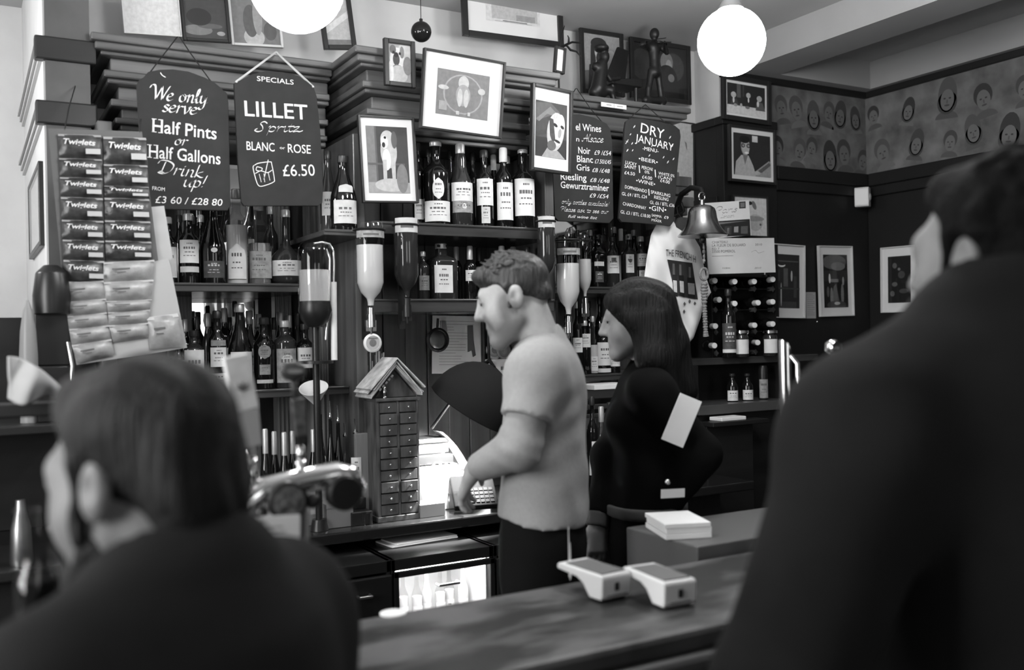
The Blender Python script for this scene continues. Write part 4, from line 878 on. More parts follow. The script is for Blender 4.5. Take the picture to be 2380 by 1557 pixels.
# ------------------------------------------------------------------ glass water fountain with bent chrome pipes
c = at(732, 700, 3.30); zb = at(732, 845, 3.30).z; t = thing('water_fountain', 'glass water fountain with a bent chrome pipe, standing before the near shelves', 'fountain', (c.x, 3.30, zb))
k = depth(c)/FPX; z = lambda py: at(732, py, 3.30).z-zb
b = MB(); b.lathe([(30*k, z(720)), (38*k, z(705)), (38*k, z(585)), (34*k, z(570)), (26*k, z(563))], 22); b.build('glass_jar', CLEAR, t, smooth=60)
b = MB(); b.lathe([(34*k, z(712)), (35*k, z(705)), (35*k, z(628))], 22); b.build('water', mat('cloudy_water', .80, .08, trans=.7, ior=1.33), t, smooth=60)
b = MB(); b.lathe([(20*k, z(760)), (33*k, z(742)), (39*k, z(722)), (36*k, z(700))], 22); b.build('jar_holder', BLACKP, t, smooth=50)
b = MB(); b.cyl((0, 0, 0), (0, 0, z(755)), 9*k, n=14); b.cyl((0, 0, -.0), (0, 0, .01), 40*k, n=24); b.build('stem', BLACKP, t, smooth=40)
b = MB(); x1 = 45*k; b.tube([(0, 0, z(566)), (20*k, 0, z(562)), (38*k, 0, z(566)), (47*k, 0, z(582)), (48*k, 0, z(610)), (46*k, 0, z(655))], 3.2*k, 8); b.tube([(28*k, -.01, z(578)), (36*k, -.01, z(600)), (34*k, -.01, z(670)), (22*k, -.01, z(790))], 3*k, 8); b.build('chrome_pipe', CHROME, t, smooth=50)
b = MB(); b.cyl((46*k, 0, z(655)), (44*k, 0, z(838)), 7.5*k, n=14); b.build('shining_pipe', mat('pipe_shine_tone', .62, .3), t, smooth=50)  # straight chrome pipe, its bright reflection put into a pale colour
b = MB(); b.cyl((0, 0, -.0), (0, 0, -(zb-1.02)), 8*k, n=12); b.cyl((0, 0, -(zb-.981)), (0, 0, -(zb-1.02)), 22*k, 16*k, n=20); b.build('foot', BLACKP, t, smooth=40)
# ------------------------------------------------------------------ globe lamps
GLOBE = mat('lit_opal_globe', .8, .4, emit=GLOBE_STRENGTH)
def globe(label, c, r):
    c = Vector(c); t = thing('globe_lamp', label, 'lamp', c)
    b = MB(); b.ell((0, 0, 0), (r, r, r), 32, 20); b.build('opal_globe', GLOBE, t, smooth=180)
    b = MB(); b.cyl((0, 0, r*.96), (0, 0, r*1.18), r*.38, r*.30, 20); b.cyl((0, 0, r*1.18), (0, 0, 3.228-c.z), .008, n=10); b.cyl((0, 0, 3.20-c.z), (0, 0, 3.229-c.z), .05, n=20); b.build('brass_rod', BRASS, t, smooth=40)
g1 = atd(1700, 97, 3.57); globe('lit white globe lamp hanging before the beam, above the pillar photos', g1, 78*3.57/FPX)
globe('lit white globe lamp over the specials board', atd(690, -36, 2.5), 108*2.5/FPX)
globe('lit white globe lamp above the customers, over the middle of the bar counter', (1.75, 1.72, 2.95), .14)
globe('lit white globe lamp over the corner dresser by the far pale wall', (-0.9, 3.7, 2.62), .15)  # unseen light, added to brighten the far left wall
# ------------------------------------------------------------------ fridges under the counter
WHITEIN = mat('fridge_lining', .78, .5)
def fridge(label, px0, px1, Y, lit, nb, bot_group=None):
    x0, x1 = at(px0, 1350, Y).x, at(px1, 1350, Y).x; w = x1-x0; H = .90; D = 3.425-Y
    t = thing('bar_fridge', label, 'fridge', ((x0+x1)/2, Y, 0)); b = MB()
    b.box((-w/2, .0, 0), (-w/2+.015, D, H)); b.box((w/2-.015, .0, 0), (w/2, D, H)); b.box((-w/2, .0, H-.04), (w/2, D, H)); b.box((-w/2, 0, 0), (w/2, D, .10)); b.box((-w/2, D-.02, .10), (w/2, D, H-.04)); b.build('carcass', BLACKP, t, bevel=.002)
    b = MB()
    if lit:
        f = .022
        for lo, hi in (((-w/2, .10), (-w/2+f, H-.04)), ((w/2-f, .10), (w/2, H-.04)), ((-w/2, .10), (w/2, .10+f)), ((-w/2, H-.06), (w/2, H-.04))): b.box((lo[0]+.002, -.02, lo[1]), (hi[0]-.002, -.001, hi[1]))
        dd = b.build('door', BLACKP, t, bevel=.002)
        b = MB(); b.box((-w/2+f, -.012, .12), (w/2-f, -.009, H-.06)); b.build('door_glass', GLASSP, dd)
        b = MB(); b.box((-w/2+.017, D-.03, .11), (w/2-.017, D-.021, H-.045)); b.box((-w/2+.0155, .02, .11), (-w/2+.02, D-.03, H-.045)); b.box((w/2-.02, .02, .11), (w/2-.0155, D-.03, H-.045)); b.build('lining', WHITEIN, t)
        b = MB(); b.cyl((-w/2+.03, .03, H-.05), (w/2-.03, .03, H-.05), .008, n=10); b.build('strip_light', mat('fridge_tube', .8, .5, emit=40), t)
        b = MB()
        for i in range(14): b.cyl((-w/2+.02, .05+i*(D-.10)/13, .555), (w/2-.02, .05+i*(D-.10)/13, .555), .0025, n=6)
        b.build('wire_shelf', CHROME, t)
        ax = (x0+x1)/2
        for i in range(nb):
            bx = -w/2+.035+(w-.07)*(i+.5)/nb
            bottle('pale wine bottle inside the %s, %s from its hinge side' % ('wide lit fridge' if nb > 3 else 'narrow lit fridge', ORD[i]), (ax+bx, Y+.13+.02*(i % 2), .558), .27, (w-.07)/nb*.43, 'wine', glass=CLEAR if i % 3 else mat('frosted_glass', .5, .3), cap=FOIL, labels=(('w', .1, .5, 1.1),), group='bottles chilling in the '+('wide lit fridge' if nb > 3 else 'narrow lit fridge'), full=(mat('white_wine', .62, .3), .62))
    else:
        b.box((-w/2+.003, -.022, .11), (w/2-.003, -.001, H-.045)); b.build('door', BLACKP, t, bevel=.004)
    b = MB(); b.tube([(-w*.1, -.022, H-.10), (-w*.1, -.045, H-.10), (w*.1, -.045, H-.10), (w*.1, -.022, H-.10)], .005, 8); b.build('handle', STEEL, t, smooth=50)
    return t
fridge('narrow lit bar fridge by the menu card', 610, 766, 3.05, True, 3)
fridge('black solid-door fridge between the two lit ones', 768, 908, 3.05, False, 0)
fridge('wide lit bar fridge full of pale bottles, beside the barman\'s legs', 910, 1146, 3.05, True, 7)
fridge('black solid-door cupboard behind the barman\'s legs', 1148, 1330, 3.05, False, 0)
a_ = atz(972, 1257, .9); t = thing('folded_cloth', 'folded white cloth lying on top of the fridges', 'cloth', (a_.x, a_.y+.02, .9005), rz(.1)); b = MB(); b.box((-.14, -.075, 0), (.14, .06, .006)); b.box((-.12, -.07, .006), (.14, .055, .012)); b.build('cloth', PAPER, t, bevel=.003)
# ------------------------------------------------------------------ little chest of drawers with a gabled top
Yc = 3.30; xa, xb = at(879, 1100, Yc).x, at(976, 1100, Yc).x; zt = at(925, 924, Yc).z; w = xb-xa
t = CH = thing('drawer_chest', 'narrow dark wooden chest of twenty tiny drawers with brass knobs', 'chest of drawers', ((xa+xb)/2, Yc, .9805)); H = zt-.9805
OLDW = mat('old_worn_wood', .055, .55, var=.6, scale=(30, 30, 8), bump=.15)
b = MB(); b.box((-w/2, .012, 0), (w/2, .14, H)); b.box((-w/2, 0, 0), (-w/2+.010, .012, H)); b.box((w/2-.010, 0, 0), (w/2, .012, H)); b.box((-.005, 0, 0), (.005, .012, H)); b.box((-w/2-.006, -.006, H-.012), (w/2+.006, .144, H)); b.box((-w/2-.006, -.006, 0), (w/2+.006, .144, .02)); b.build('case', OLDW, t, bevel=.002)
rh = (H-.036)/10
for r_ in range(10):
    for c_ in range(2):
        x0 = -w/2+.011 if c_ == 0 else .006; x1 = x0+w/2-.017; z0 = .022+r_*rh
        b = MB(); b.box((x0, .0-.004*((r_*7+c_*3) % 3), z0+.002), (x1, .011, z0+rh-.003)); d_ = b.build('drawer', OLDW, t, bevel=.0012)
        b = MB(); y_ = -.004*((r_*7+c_*3) % 3); b.ell(((x0+x1)/2, y_-.008, z0+rh*.5), (.0045, .0045, .0045), 10, 6); b.cyl(((x0+x1)/2, y_, z0+rh*.5), ((x0+x1)/2, y_-.006, z0+rh*.5), .0022, n=8); b.build('knob', BRASS, d_, smooth=60)
xl, zl = at(852, 915, Yc).x-(xa+xb)/2, H+.002; xr = at(984, 915, Yc).x-(xa+xb)/2; xp = at(919, 832, Yc).x-(xa+xb)/2; zp = at(919, 840, Yc).z-.9805
b = MB(); b.prism(ccw([(-w/2, H+.0005), (w/2, H+.0005), (xp+.002, zp-.03)]), .02, .14); b.build('gable', OLDW, t, bevel=.002)
t2 = thing('paper_bundle', 'bundle of pale slips folded like a roof over the drawer chest', 'papers', ((xa+xb)/2, Yc, .9805+H)); b = MB(); r = random.Random(4)
for i in range(6):
    o = .006*i; ex = r.uniform(-.012, .012); ez = r.uniform(-.006, .012)
    pl = [(xl+.02+ex-.5*o, .005+o+ez), (xp-.004, zp-H-.02+o), (xp-.004, zp-H-.018+o+.003), (xl+.017+ex-.5*o, .009+o+ez)]
    b.prism(ccw(pl), -.01+.004*i*(-1)**i, .15-.006*i)
    pr = [(xp-.004, zp-H-.02+o), (xr-.016-ex+.4*o, .004+o-ez*.3), (xr-.014-ex+.4*o, .008+o-ez*.3), (xp-.004, zp-H-.018+o+.003)]
    b.prism(ccw(pr), -.01+.004*i*(-1)**i, .15-.006*i)
b.build('slips', mat('old_slips', .42, .85, var=.35, scale=(30, 30, 30)), t2)
b = MB()
for i in range(5): q = -.0105-.0022*i; b.prism(ccw([(xl+.045+.010*i, .028+.012*i), (xl+.052+.010*i, .036+.012*i), (xl+.047+.010*i, .041+.012*i), (xl+.040+.010*i, .033+.012*i)]), q*2, q*2+.0006)
b.build('print_marks', gray(.12), t2)
c = at(898, 916, 3.29); t = thing('brass_figure', 'tiny brass figure standing in the gable of the drawer chest', 'figurine', (c.x, 3.305, .9805+H+.001)); b = MB(); b.lathe([(.011, 0), (.011, .004), (.007, .006), (.008, .016), (.010, .024), (.006, .030), (.0065, .035), (.0045, .041), (.001, .043)], 14); b.build('figure', BRASS, t, smooth=60)
# straws standing behind the chest
c = at(950, 900, 3.56); t = thing('straw_jar', 'glass jar of drinking straws behind the drawer chest', 'straws', (1.373, 3.50, .9805)); b = MB(); b.lathe([(.026, 0), (.028, .01), (.028, .30), (.029, .31)], 18); b.build('jar', GGLASS, t, smooth=50)
r = random.Random(8)
b = MB()
for i in range(26):
    a = r.uniform(0, 6.28); q = r.uniform(0, .020); l = r.uniform(.52, .66); b.tube([(q*math.cos(a), q*math.sin(a), .01), (q*2.2*math.cos(a)+.015, q*1.9*math.sin(a), l*.999)], .0032, 6)
b.build('straws', mat('pale_straw', .34, .5), t, smooth=60)
# chopping board and grey boxes
c = at(852, 1210, 3.38); t = thing('chopping_board', 'pale wooden board propped upright beside the drawer chest', 'board', (c.x, 3.40, .9805)); zt2 = at(855, 1006, 3.4).z-.9805; b = MB(); b.box((-.030, 0, 0), (.030, .02, zt2)); b.build('board', WOODL, t, bevel=.003)
c = at(796, 1235, 3.28); t = thing('card_box', 'grey card box on the worktop by the beer font', 'box', (c.x, 3.30, .9805)); b = MB(); b.box((-.05, 0, 0), (.05, .10, .085)); b.box((-.052, -.002, .07), (.052, .102, .087)); b.build('box', MIDP, t, bevel=.002)
c = at(850, 1225, 3.27); t = thing('bar_caddy', 'black bar caddy with a bright glass beside the chopping board', 'caddy', (c.x, 3.29, .9805)); b = MB(); b.box((-.045, 0, 0), (.035, .10, .05)); b.box((-.045, .06, .05), (.035, .10, .09)); b.build('tray', BLACKP, t, bevel=.003); b = MB(); b.lathe([(.016, 0), (.018, .05)], 14, Matrix.Translation((.0, -.03, 0))); b.build('shot_glass', CLEAR, t, smooth=50)
# funnel in a bottle neck
c = at(729, 903, 3.44); k = depth(c)/FPX; ax = (Vector((-.25, -.42, .86))).normalized(); R = Vector((0, 0, 1)).rotation_difference(ax).to_matrix()
t = thing('funnel', 'white funnel standing in a bottle neck in front of the far worktop', 'funnel', c-ax*.09, R); b = MB(); b.lathe([(.006, -.02), (.008, .02), (32*k, .088), (34*k, .094), (31*k, .094), (29*k, .088), (.006, .022), (.004, -.02)], 28); b.build('cone', WHITEP, t, smooth=60)
# ------------------------------------------------------------------ till corner: paper list, tools, lamp, register
p = card('price_list', 'pale printed list pinned to the back board above the till lamp', 'notice', [(1002,733),(1118,735),(1119,868),(1006,868)], 3.785, mat('list_paper', .50, .85, var=.08))
b = MB(); r = random.Random(2)
for i in range(16): b.box((-p.w*.36, -.0016, p.h*(.40-.05*i)), (p.w*r.uniform(-.1, .36), -.0012, p.h*(.40-.05*i)+.0016))
b.build('print', gray(.16), p.t)
def hang(label, px, py, Y): 
    c = at(px, py, Y); return thing('bar_tool', label, 'bar tool', c), depth(c)/FPX
t, k = hang('round dark strainer hanging in front of the pale list', 1017, 790, 3.70); M = Matrix.Rotation(math.radians(90), 4, 'X')
b = MB(); b.lathe([(27*k, -.004), (29*k, .004), (24*k, .008), (22*k, .002)], 26, M); b.tube([(0, 0, 26*k), (2*k, 0, 50*k)], 3*k, 8); b.build('rim', BLACKP, t, smooth=50); b = MB(); b.ell((0, .004, 0), (23*k, .016, 23*k)); b.build('bowl', mat('grey_mesh', .12, .4, .6), t, smooth=180)
t, k = hang('bottle opener hanging above the strainer', 1032, 770, 3.72); b = MB(); b.prism(ccw([(-8*k, 25*k), (5*k, 25*k), (14*k, -28*k), (9*k, -32*k), (2*k, -4*k), (-10*k, 5*k)]), -.004, .004); b.build('steel_body', STEEL, t, bevel=.002)
t, k = hang('corkscrew hanging on the right part of the pale list', 1094, 790, 3.72); b = MB(); b.prism(ccw([(-7*k, 34*k), (6*k, 34*k), (7*k, 0), (12*k, -36*k), (5*k, -40*k), (2*k, -24*k), (-8*k, -28*k)]), -.005, .005); b.build('steel_body', mat('dull_steel', .10, .4, .6), t, bevel=.002)
c = at(1152, 858, 3.77); k = depth(c)/FPX; t = thing('wall_socket', 'white double socket plate behind the barman\'s shoulder', 'socket', c); b = MB(); b.box((-28*k, -.012, -24*k), (28*k, .02, 24*k)); b.build('plate', WHITEP, t, bevel=.003); b = MB()
for x in (-12, 14): b.box((x*k-4*k, -.020, -2*k), (x*k+4*k, -.0121, 6*k))
b.build('switches', MIDP, t, bevel=.001)
b = MB(); x_ = at(1124, 780, 3.77).x; b.cyl((x_, 3.775, 1.30), (x_, 3.775, 1.754), .010, n=10); b.cyl((x_+.025, 3.775, 1.30), (x_+.025, 3.775, 1.754), .008, n=10); o = b.build('conduit_pipe', BLACKP, smooth=40); set_origin(o, (x_, 3.775, 1.3)); tag(o, 'dark twin conduit pipes beside the pale list', 'pipe')
# black domed lamp throwing light on the till
c = at(1096, 938, 3.36); k = depth(c)/FPX; ax = Vector((.42, -.30, .78)).normalized(); R = Vector((0, 0, 1)).rotation_difference(ax).to_matrix()
t = thing('till_lamp', 'black domed lamp leaning over the till', 'lamp', c, R); r0 = 100*k
pr = [(r0*math.cos(a), r0*1.15*math.sin(a)-r0*.15) for a in [i*math.pi/2/9 for i in range(9)]]+[(.012, r0*1.01)]
b = MB(); b.lathe(pr+[(.012, r0*.99)]+[(q*.96, z*.97-.004) for q, z in pr[-2::-1]], 32); b.build('shade', mat('matt_black', .004, .9), t, smooth=60)
b = MB(); b.tube([(0, 0, r0*.99), (.0, .06, r0*1.05), (.02, .16, r0*.5), (.02, .2, -.2)], .008, 10); b.build('arm', BLACKP, t, smooth=60)
b = MB(); b.ell((0, 0, .03), (.022, .022, .03)); b.build('bulb', mat('lamp_bulb', .8, .5, emit=12), t, smooth=180)
ld = bpy.data.lights.new('till_lamp_light', 'SPOT'); ld.energy = 80; ld.shadow_soft_size = .03; ld.spot_size = math.radians(105); ld.spot_blend = .35; lo = bpy.data.objects.new('till_lamp_light', ld); COL.objects.link(lo); lp = c-ax*.05+Vector((-.03, -.085, -.01)); lo.location = lp; lo.rotation_euler = (at(1015, 1110, 3.44)-lp).to_track_quat('-Z', 'Y').to_euler()
# cash register
x0, x1 = at(991, 1100, 3.36).x, at(1150, 1100, 3.36).x
t = thing('cash_register', 'cash register with a white display shelf and paper curling from its top', 'cash register', ((x0+x1)/2, 3.40, .9805)); w = x1-x0
b = MB(); b.box((-w/2, 0, 0), (w/2, .30, .13)); b.box((-w/2, .05, .13), (w*.1, .28, .17)); b.box((-w/2, .08, .215), (w*.02, .26, .255)); b.box((-w/2+.01, .10, .17), (w*.0, .24, .215)); b.build('body', WHITEP, t, bevel=.004)
b = MB(); b.box((-w/2+.003, .045, .175), (w*.03, .079, .21)); b.box((-w/2-.002, .06, .258), (w*.0, .20, .275)); b.build('dark_trim', BLACKP, t, bevel=.002)
b = MB(); pts = []
for i in range(13):
    u = i/12; pts.append((-.04+u*.13, .30-.02*u*10*.0+(.05*math.sin(u*2.2))-u*.22))
vs = []; 
for x, z in pts: vs += [(x, .04, z), (x, .13, z)]
b.add(vs, [(2*i, 2*i+2, 2*i+3, 2*i+1) for i in range(12)]); b.build('receipt_paper', PAPER, t, smooth=180, solid=.001)
b = MB()
for i, x in enumerate((-.09, -.06, -.035)): b.lathe([(.010, 0), (.012, .02), (.006, .034), (.008, .042), (.001, .05)], 12, Matrix.Translation((x, .02, .131)))
b.build('ornaments', WHITEP, t, smooth=50)
c = at(1102, 1150, 3.27); R = rz(-.30) @ Matrix.Rotation(math.radians(38), 3, 'X')
t = thing('till_keypad', 'black till keypad that the barman is pressing', 'keypad', (at(1108, 1180, 3.26).x, 3.26, 1.0), R); b = MB(); b.box((-.085, 0, -.012), (.085, .16, .016)); b.build('housing', mat('matt_keypad', .006, .85, spec=.08), t, bevel=.005)
for i in range(5):
    for j in range(4):
        b = MB(); b.box((-.02+i*.019, .012+j*.020, .016), (-.005+i*.019, .027+j*.020, .0205)); b.build('key', mat('grey_key', .016, .85, spec=.08), t, bevel=.001)
c = at(1058, 1195, 3.26); t = thing('tumbler', 'cut glass tumbler on the worktop beside the till keypad', 'glass', (c.x, 3.25, .9805)); b = MB(); b.lathe([(.028, 0), (.032, .09), (.030, .09), (.026, .012), (.001, .012)], 12); b.build('glass', CLEAR, t)
c = at(1010, 1180, 3.28); t = thing('tea_box', 'dark low box on the worktop below the register', 'box', (c.x, 3.29, .9805)); b = MB(); b.box((-.055, 0, 0), (.05, .09, .05)); b.build('box', MIDP, t, bevel=.002)
# ------------------------------------------------------------------ bell on its bracket and the knotted rope
Yb = 3.40; c = at(1633, 549, Yb); k = depth(c)/FPX
t = thing('brass_bell', 'brass bell with flared mouth hanging in front of the tee shirt', 'bell', c)
prof = [(57, 0), (57.5, 2), (53, 7), (45, 16), (38, 28), (34, 42), (32, 56), (29, 64), (21, 70), (8, 73)]
b = MB(); b.lathe([(52*k, 1*k)]+[(r*k, z*k) for r, z in prof], 36); b.build('bell_body', BRASS, t, smooth=50)
b = MB(); b.cyl((0, 0, 72*k), (0, 0, 84*k), 7*k, 5*k, 12); b.tube([(9*k*math.cos(a), 0, 92*k+9*k*math.sin(a)) for a in [2*math.pi*i/16 for i in range(16)]], 2.6*k, 8, True); b.build('crown_loop', BRASS, t, smooth=60)
b = MB(); b.cyl((0, 0, 20*k), (0, 0, -12*k), 4*k, n=10); b.ell((0, 0, -8*k), (8*k, 8*k, 9*k)); b.build('clapper', BLACKP, t, smooth=60)
c2 = at(1578, 490, 3.66); t = thing('bell_bracket', 'curled dark metal bracket carrying the brass bell from the carved post', 'bracket', c2)
P = [at(1578, 515, 3.665), at(1574, 478, 3.64), at(1584, 452, 3.58), at(1606, 436, 3.50), at(1630, 440, 3.42), at(1636, 456, Yb)]
b = MB(); b.tube(P, [.012, .014, .014, .013, .012, .009], 10); b.tube([at(1582, 470, 3.63), at(1590, 490, 3.62), at(1578, 500, 3.65)], .008, 8); q = at(1578, 500, 3.66); b.box((q.x-.02, 3.655, q.z-.07), (q.x+.02, 3.675, q.z+.05)); b.build('arm', BRONZE, t, True, smooth=60)
t = thing('bell_rope', 'knotted pale lanyard hanging from the bell clapper', 'rope', at(1636, 570, Yb)); RP = mat('old_rope', .17, .9, var=.4, scale=(120, 120, 120), bump=.3)
b = MB(); b.tube([at(1634, 556, Yb), at(1637, 590, Yb), at(1636, 612, Yb)], .004, 6)
for i, (y, r_) in enumerate(((575, 3), (585, 4), (596, 3), (606, 4))): b.ell(at(1636, y, Yb), (r_*k, r_*k, 5*k), 10, 6)
b.tube([at(1636+9*math.cos(a), 637-14*math.sin(a), Yb) for a in [2*math.pi*i/16 for i in range(16)]], .006, 8, True)
for i in range(7): b.ell(at(1637, 660+i*7, Yb-.002), ((10-abs(i-2))*k, 8*k, 5*k), 10, 6)
for i in range(12): b.ell(at(1637+.3*i, 706+i*6, Yb), ((6.5 if i % 2 else 5.5)*k, 6*k, 4.5*k), 10, 6)
b.cyl(at(1640, 774, Yb), at(1641, 782, Yb), 6*k, 7*k, 10); b.build('braid', RP, t, True, smooth=60)
# ------------------------------------------------------------------ printed tee shirt on a hanger
Yt = 3.572
c0 = at(1585, 505, Yt); t = TS = thing('tee_shirt', 'white souvenir tee shirt on a hanger behind the bell', 'tee shirt', c0)
poly = [(1513,545),(1527,519),(1561,507),(1577,534),(1592,534),(1610,546),(1627,575),(1640,640),(1653,680),(1636,703),(1628,740),(1612,785),(1590,812),(1566,775),(1546,705),(1535,684),(1515,670),(1496,655),(1503,600)]
def row(y):
    y = min(810.6, max(508.3, y))+.0137; xs = []
    for i in range(len(poly)):
        (xa_, ya_), (xb_, yb_) = poly[i-1], poly[i]
        if (ya_-y)*(yb_-y) < 0: xs.append(xa_+(xb_-xa_)*(y-ya_)/(yb_-ya_))
    return min(xs), max(xs)
b = MB(); NR, NC = 46, 26; g = []
for side in (0, 1):
    for j in range(NR+1):
        y = 508.5+(811-508.5)*j/NR; xl_, xr_ = row(y)
        for i in range(NC+1):
            u = i/NC; x = xl_+(xr_-xl_)*u
            bul = .028*math.sin(math.pi*u)**.5; fold = .008*math.sin((x*.9+y*.35)*.09)*(.3+j/NR)+.004*math.sin((x-y*.5)*.17)
            g.append(at(x, y, Yt+(-bul+fold if side == 0 else bul*.3)))
n_ = (NR+1)*(NC+1)
fs = []
for s_ in (0, 1):
    for j in range(NR):
        for i in range(NC):
            a = s_*n_+j*(NC+1)+i; fs.append((a, a+1, a+NC+2, a+NC+1))
b.add(g, fs); b.build('cloth', mat('white_jersey', .66, .9, bump=.05, scale=(200, 200, 200)), t, True, smooth=180)
def on_shirt(px, py, off=.004):
    xl_, xr_ = row(py); u = min(1, max(0, (px-xl_)/(xr_-xl_))); j = (py-508.5)/(811-508.5)
    bul = .028*math.sin(math.pi*u)**.5; fold = .008*math.sin((px*.9+py*.35)*.09)*(.3+j)+.004*math.sin((px-py*.5)*.17)
    return at(px, py, Yt-bul+fold-off)
def patch(b, q, off, mi=0, n=8):
    vs = []
    for j in range(n+1):
        for i in range(n+1):
            u, v = i/n, j/n
            px = (q[0][0]*(1-u)+q[1][0]*u)*(1-v)+(q[3][0]*(1-u)+q[2][0]*u)*v; py = (q[0][1]*(1-u)+q[1][1]*u)*(1-v)+(q[3][1]*(1-u)+q[2][1]*u)*v
            vs.append(on_shirt(px, py, off))
    b.add(vs, [(j*(n+1)+i, j*(n+1)+i+1, (j+1)*(n+1)+i+1, (j+1)*(n+1)+i) for j in range(n) for i in range(n)], mi)
b = MB(); patch(b, [(1551,603),(1609,611),(1622,696),(1570,686)], .004, 1)
for q0, q1, top, bot in ((1560, 1571, 612, 687), (1575, 1587, 614, 688), (1594, 1612, 620, 692)):
    m_ = (q0+q1)/2; s_ = (bot-top)
    patch(b, [(m_-2.5, top), (m_+2.5, top+1), (m_+3, top+s_*.35), (m_-2, top+s_*.35)], .0055, 3, 3); patch(b, [(q0+3, top+s_*.34), (q1+2, top+s_*.36), (q1+4, bot+3), (q0+5, bot)], .0055, 0, 4); patch(b, [(q0+4.5, top+s_*.52), (q1+2, top+s_*.54), (q1+3, bot-7), (q0+6, bot-9)], .0065, 6 if q0 < 1590 else 4, 4)
for x, y in ((1591,706),(1603,700),(1615,705),(1590,724)): patch(b, [(x-3, y), (x, y-5), (x+3, y), (x, y+5)], .0045, 3, 2)
b.build('print', PICM, t, True, smooth=180)
lb = MB(); A_, B_ = on_shirt(1548, 596, .006), on_shirt(1617, 610, .006)
tmp = MB(); wd = (B_-A_).length; text_mb(tmp, [('THE FRENCH H', 0, 0, 16.5*k, wd)], y=0)
vs = []
for q in tmp.v:
    u = (q.x+wd/2)/wd; px_ = 1548+(1617-1548)*u; py_ = 595+16*u*u-q.z/k; vs.append(on_shirt(px_, max(512, py_), .005))
lb.add(vs, tmp.f); lb.build('lettering', gray(.05), t, True)
b = MB(); b.tube([at(1530, 517, Yt+.01), at(1575, 498, Yt+.01), at(1628, 560, Yt+.01)], .006, 8); b.tube([at(1575, 498, Yt+.01), at(1573, 482, Yt+.03), at(1580, 476, Yt+.06)], .003, 8); b.build('hanger', BLACKP, t, True, smooth=60)
b = MB(); M = Matrix.Translation(at(1584, 522, Yt-.005)) @ Matrix.Rotation(math.radians(80), 4, 'X'); b.lathe([(17*k, -.01), (19*k, .0), (17*k, .012), (8*k, .014)], 20, M); b.build('dark_collar', gray(.03), t, True, smooth=60)
# ------------------------------------------------------------------ wine rack, jars and bottles on the side unit
Yr = 3.70; a0, a1 = at(1646, 700, Yr), at(1797, 700, Yr); zT = at(1720, 641, Yr).z; zB = 1.5255
t = RK = thing('wine_rack', 'dark wooden wine rack holding lying bottles under the pale card', 'wine rack', ((a0.x+a1.x)/2, Yr, zB)); w = a1.x-a0.x; h = zT-zB
colx = [at(q, 700, Yr).x-RK.location.x for q in (1662, 1708, 1753, 1796)]; rowz = [at(1720, q, Yr).z-zB for q in (819, 771, 720, 671)]
for i, x in enumerate(colx):
    for j, z in enumerate(rowz):
        b = MB(); b.prism([(x, z-.016), (x+.016, z), (x, z+.016), (x-.016, z)], -.004, .0); b.box((x-.010, .0, z-.010), (x+.010, .03, z+.010)); b.build('peg_block', mat('rack_wood', .05, .5, var=.3), t, bevel=.001)
b = MB()
for z in rowz: b.box((colx[0], .012, z-.002), (colx[-1]+.02, .02, z+.002))
b.box((colx[0]-.024, .0, 0), (colx[0]-.018, .17, h)); b.box((colx[-1]+.018, .0, 0), (colx[-1]+.024, .17, h)); b.box((colx[0]-.024, 0, h-.006), (colx[-1]+.024, .17, h)); b.box((colx[0]-.024, .165, 0), (colx[-1]+.024, .17, h))
b.build('metal_strips', BLACKP, t)
def lying(label, px, py, tail=.0, capm=mat('white_capsule', .62, .45)):
    c = at(px, py, Yr-.03); t = thing('wine_bottle', label, 'bottle', c, rz(math.radians(-26)) @ Matrix.Rotation(math.radians(90), 3, 'X'), 'wine bottles lying in the rack')
    R, H = .032, .22
    b = MB(); b.lathe([(r*R, -H*.9+z*H) for r, z in PROF['wine']], 18); b.build('glass_body', DGLASS, t, smooth=50)
    b = MB(); b.lathe([(.0145, -.04), (.0145, .026), (.0135, .030), (.010, .031)], 16); b.build('cap', capm, t, smooth=40)
names = 'top top top top second second second second third third third lowest lowest'.split(); cnt = {}
for (px, py), rn in zip(((1658,653),(1704,655),(1749,655),(1792,650),(1668,697),(1704,706),(1758,704),(1792,702),(1659,758),(1750,756),(1792,753),(1657,803),(1757,796)), names):
    cnt[rn] = cnt.get(rn, 0)+1; lying('wine bottle lying in the rack, %s from the bell rope in the %s row' % (ORD[cnt[rn]-1], rn), px, py)
def on_unit(desc, px, top, wd, Y, z, style, **k_):
    p = at(px, 700, Y); q = at(px, top, Y); return bottle(desc, (p.x, Y, z+.0005), q.z-z, wd*depth(q)/FPX/2, style, **k_)
on_unit('upright dark wine bottle with dark label and pale lower band, before the rack', 1692, 672, 34, 3.64+.02, 1.525, 'wine', labels=(('d', .12, .50, 1.2), ('w', .07, .12, 1.2)), cap=FOILD)
for d_, px in (('glass storage jar with a white label, beside the upright wine bottle', 1728), ('glass storage jar with a white label, at the end of the shelf', 1795)):
    p = at(px, 800, 3.70-.06); t = thing('storage_jar', d_, 'jar', (p.x, 3.655, 1.5255)); k_ = depth(p)/FPX; R = 17*k_; Hh = at(px, 768, 3.65).z-1.5255
    b = MB(); b.lathe([(R*.9, 0), (R, .006), (R, Hh*.75), (R*.8, Hh*.85)], 20); b.build('glass', DGLASS2, t, smooth=50); b = MB(); b.lathe([(R*.95, Hh*.86), (R*1.05, Hh*.9), (R*1.0, Hh)], 20); b.build('lid', CHROME, t, smooth=40); b = MB(); curved(b, R, Hh*.12, Hh*.66, -1.1, 1.1, math.radians(-125)); b.build('label', LABA, t, smooth=60)
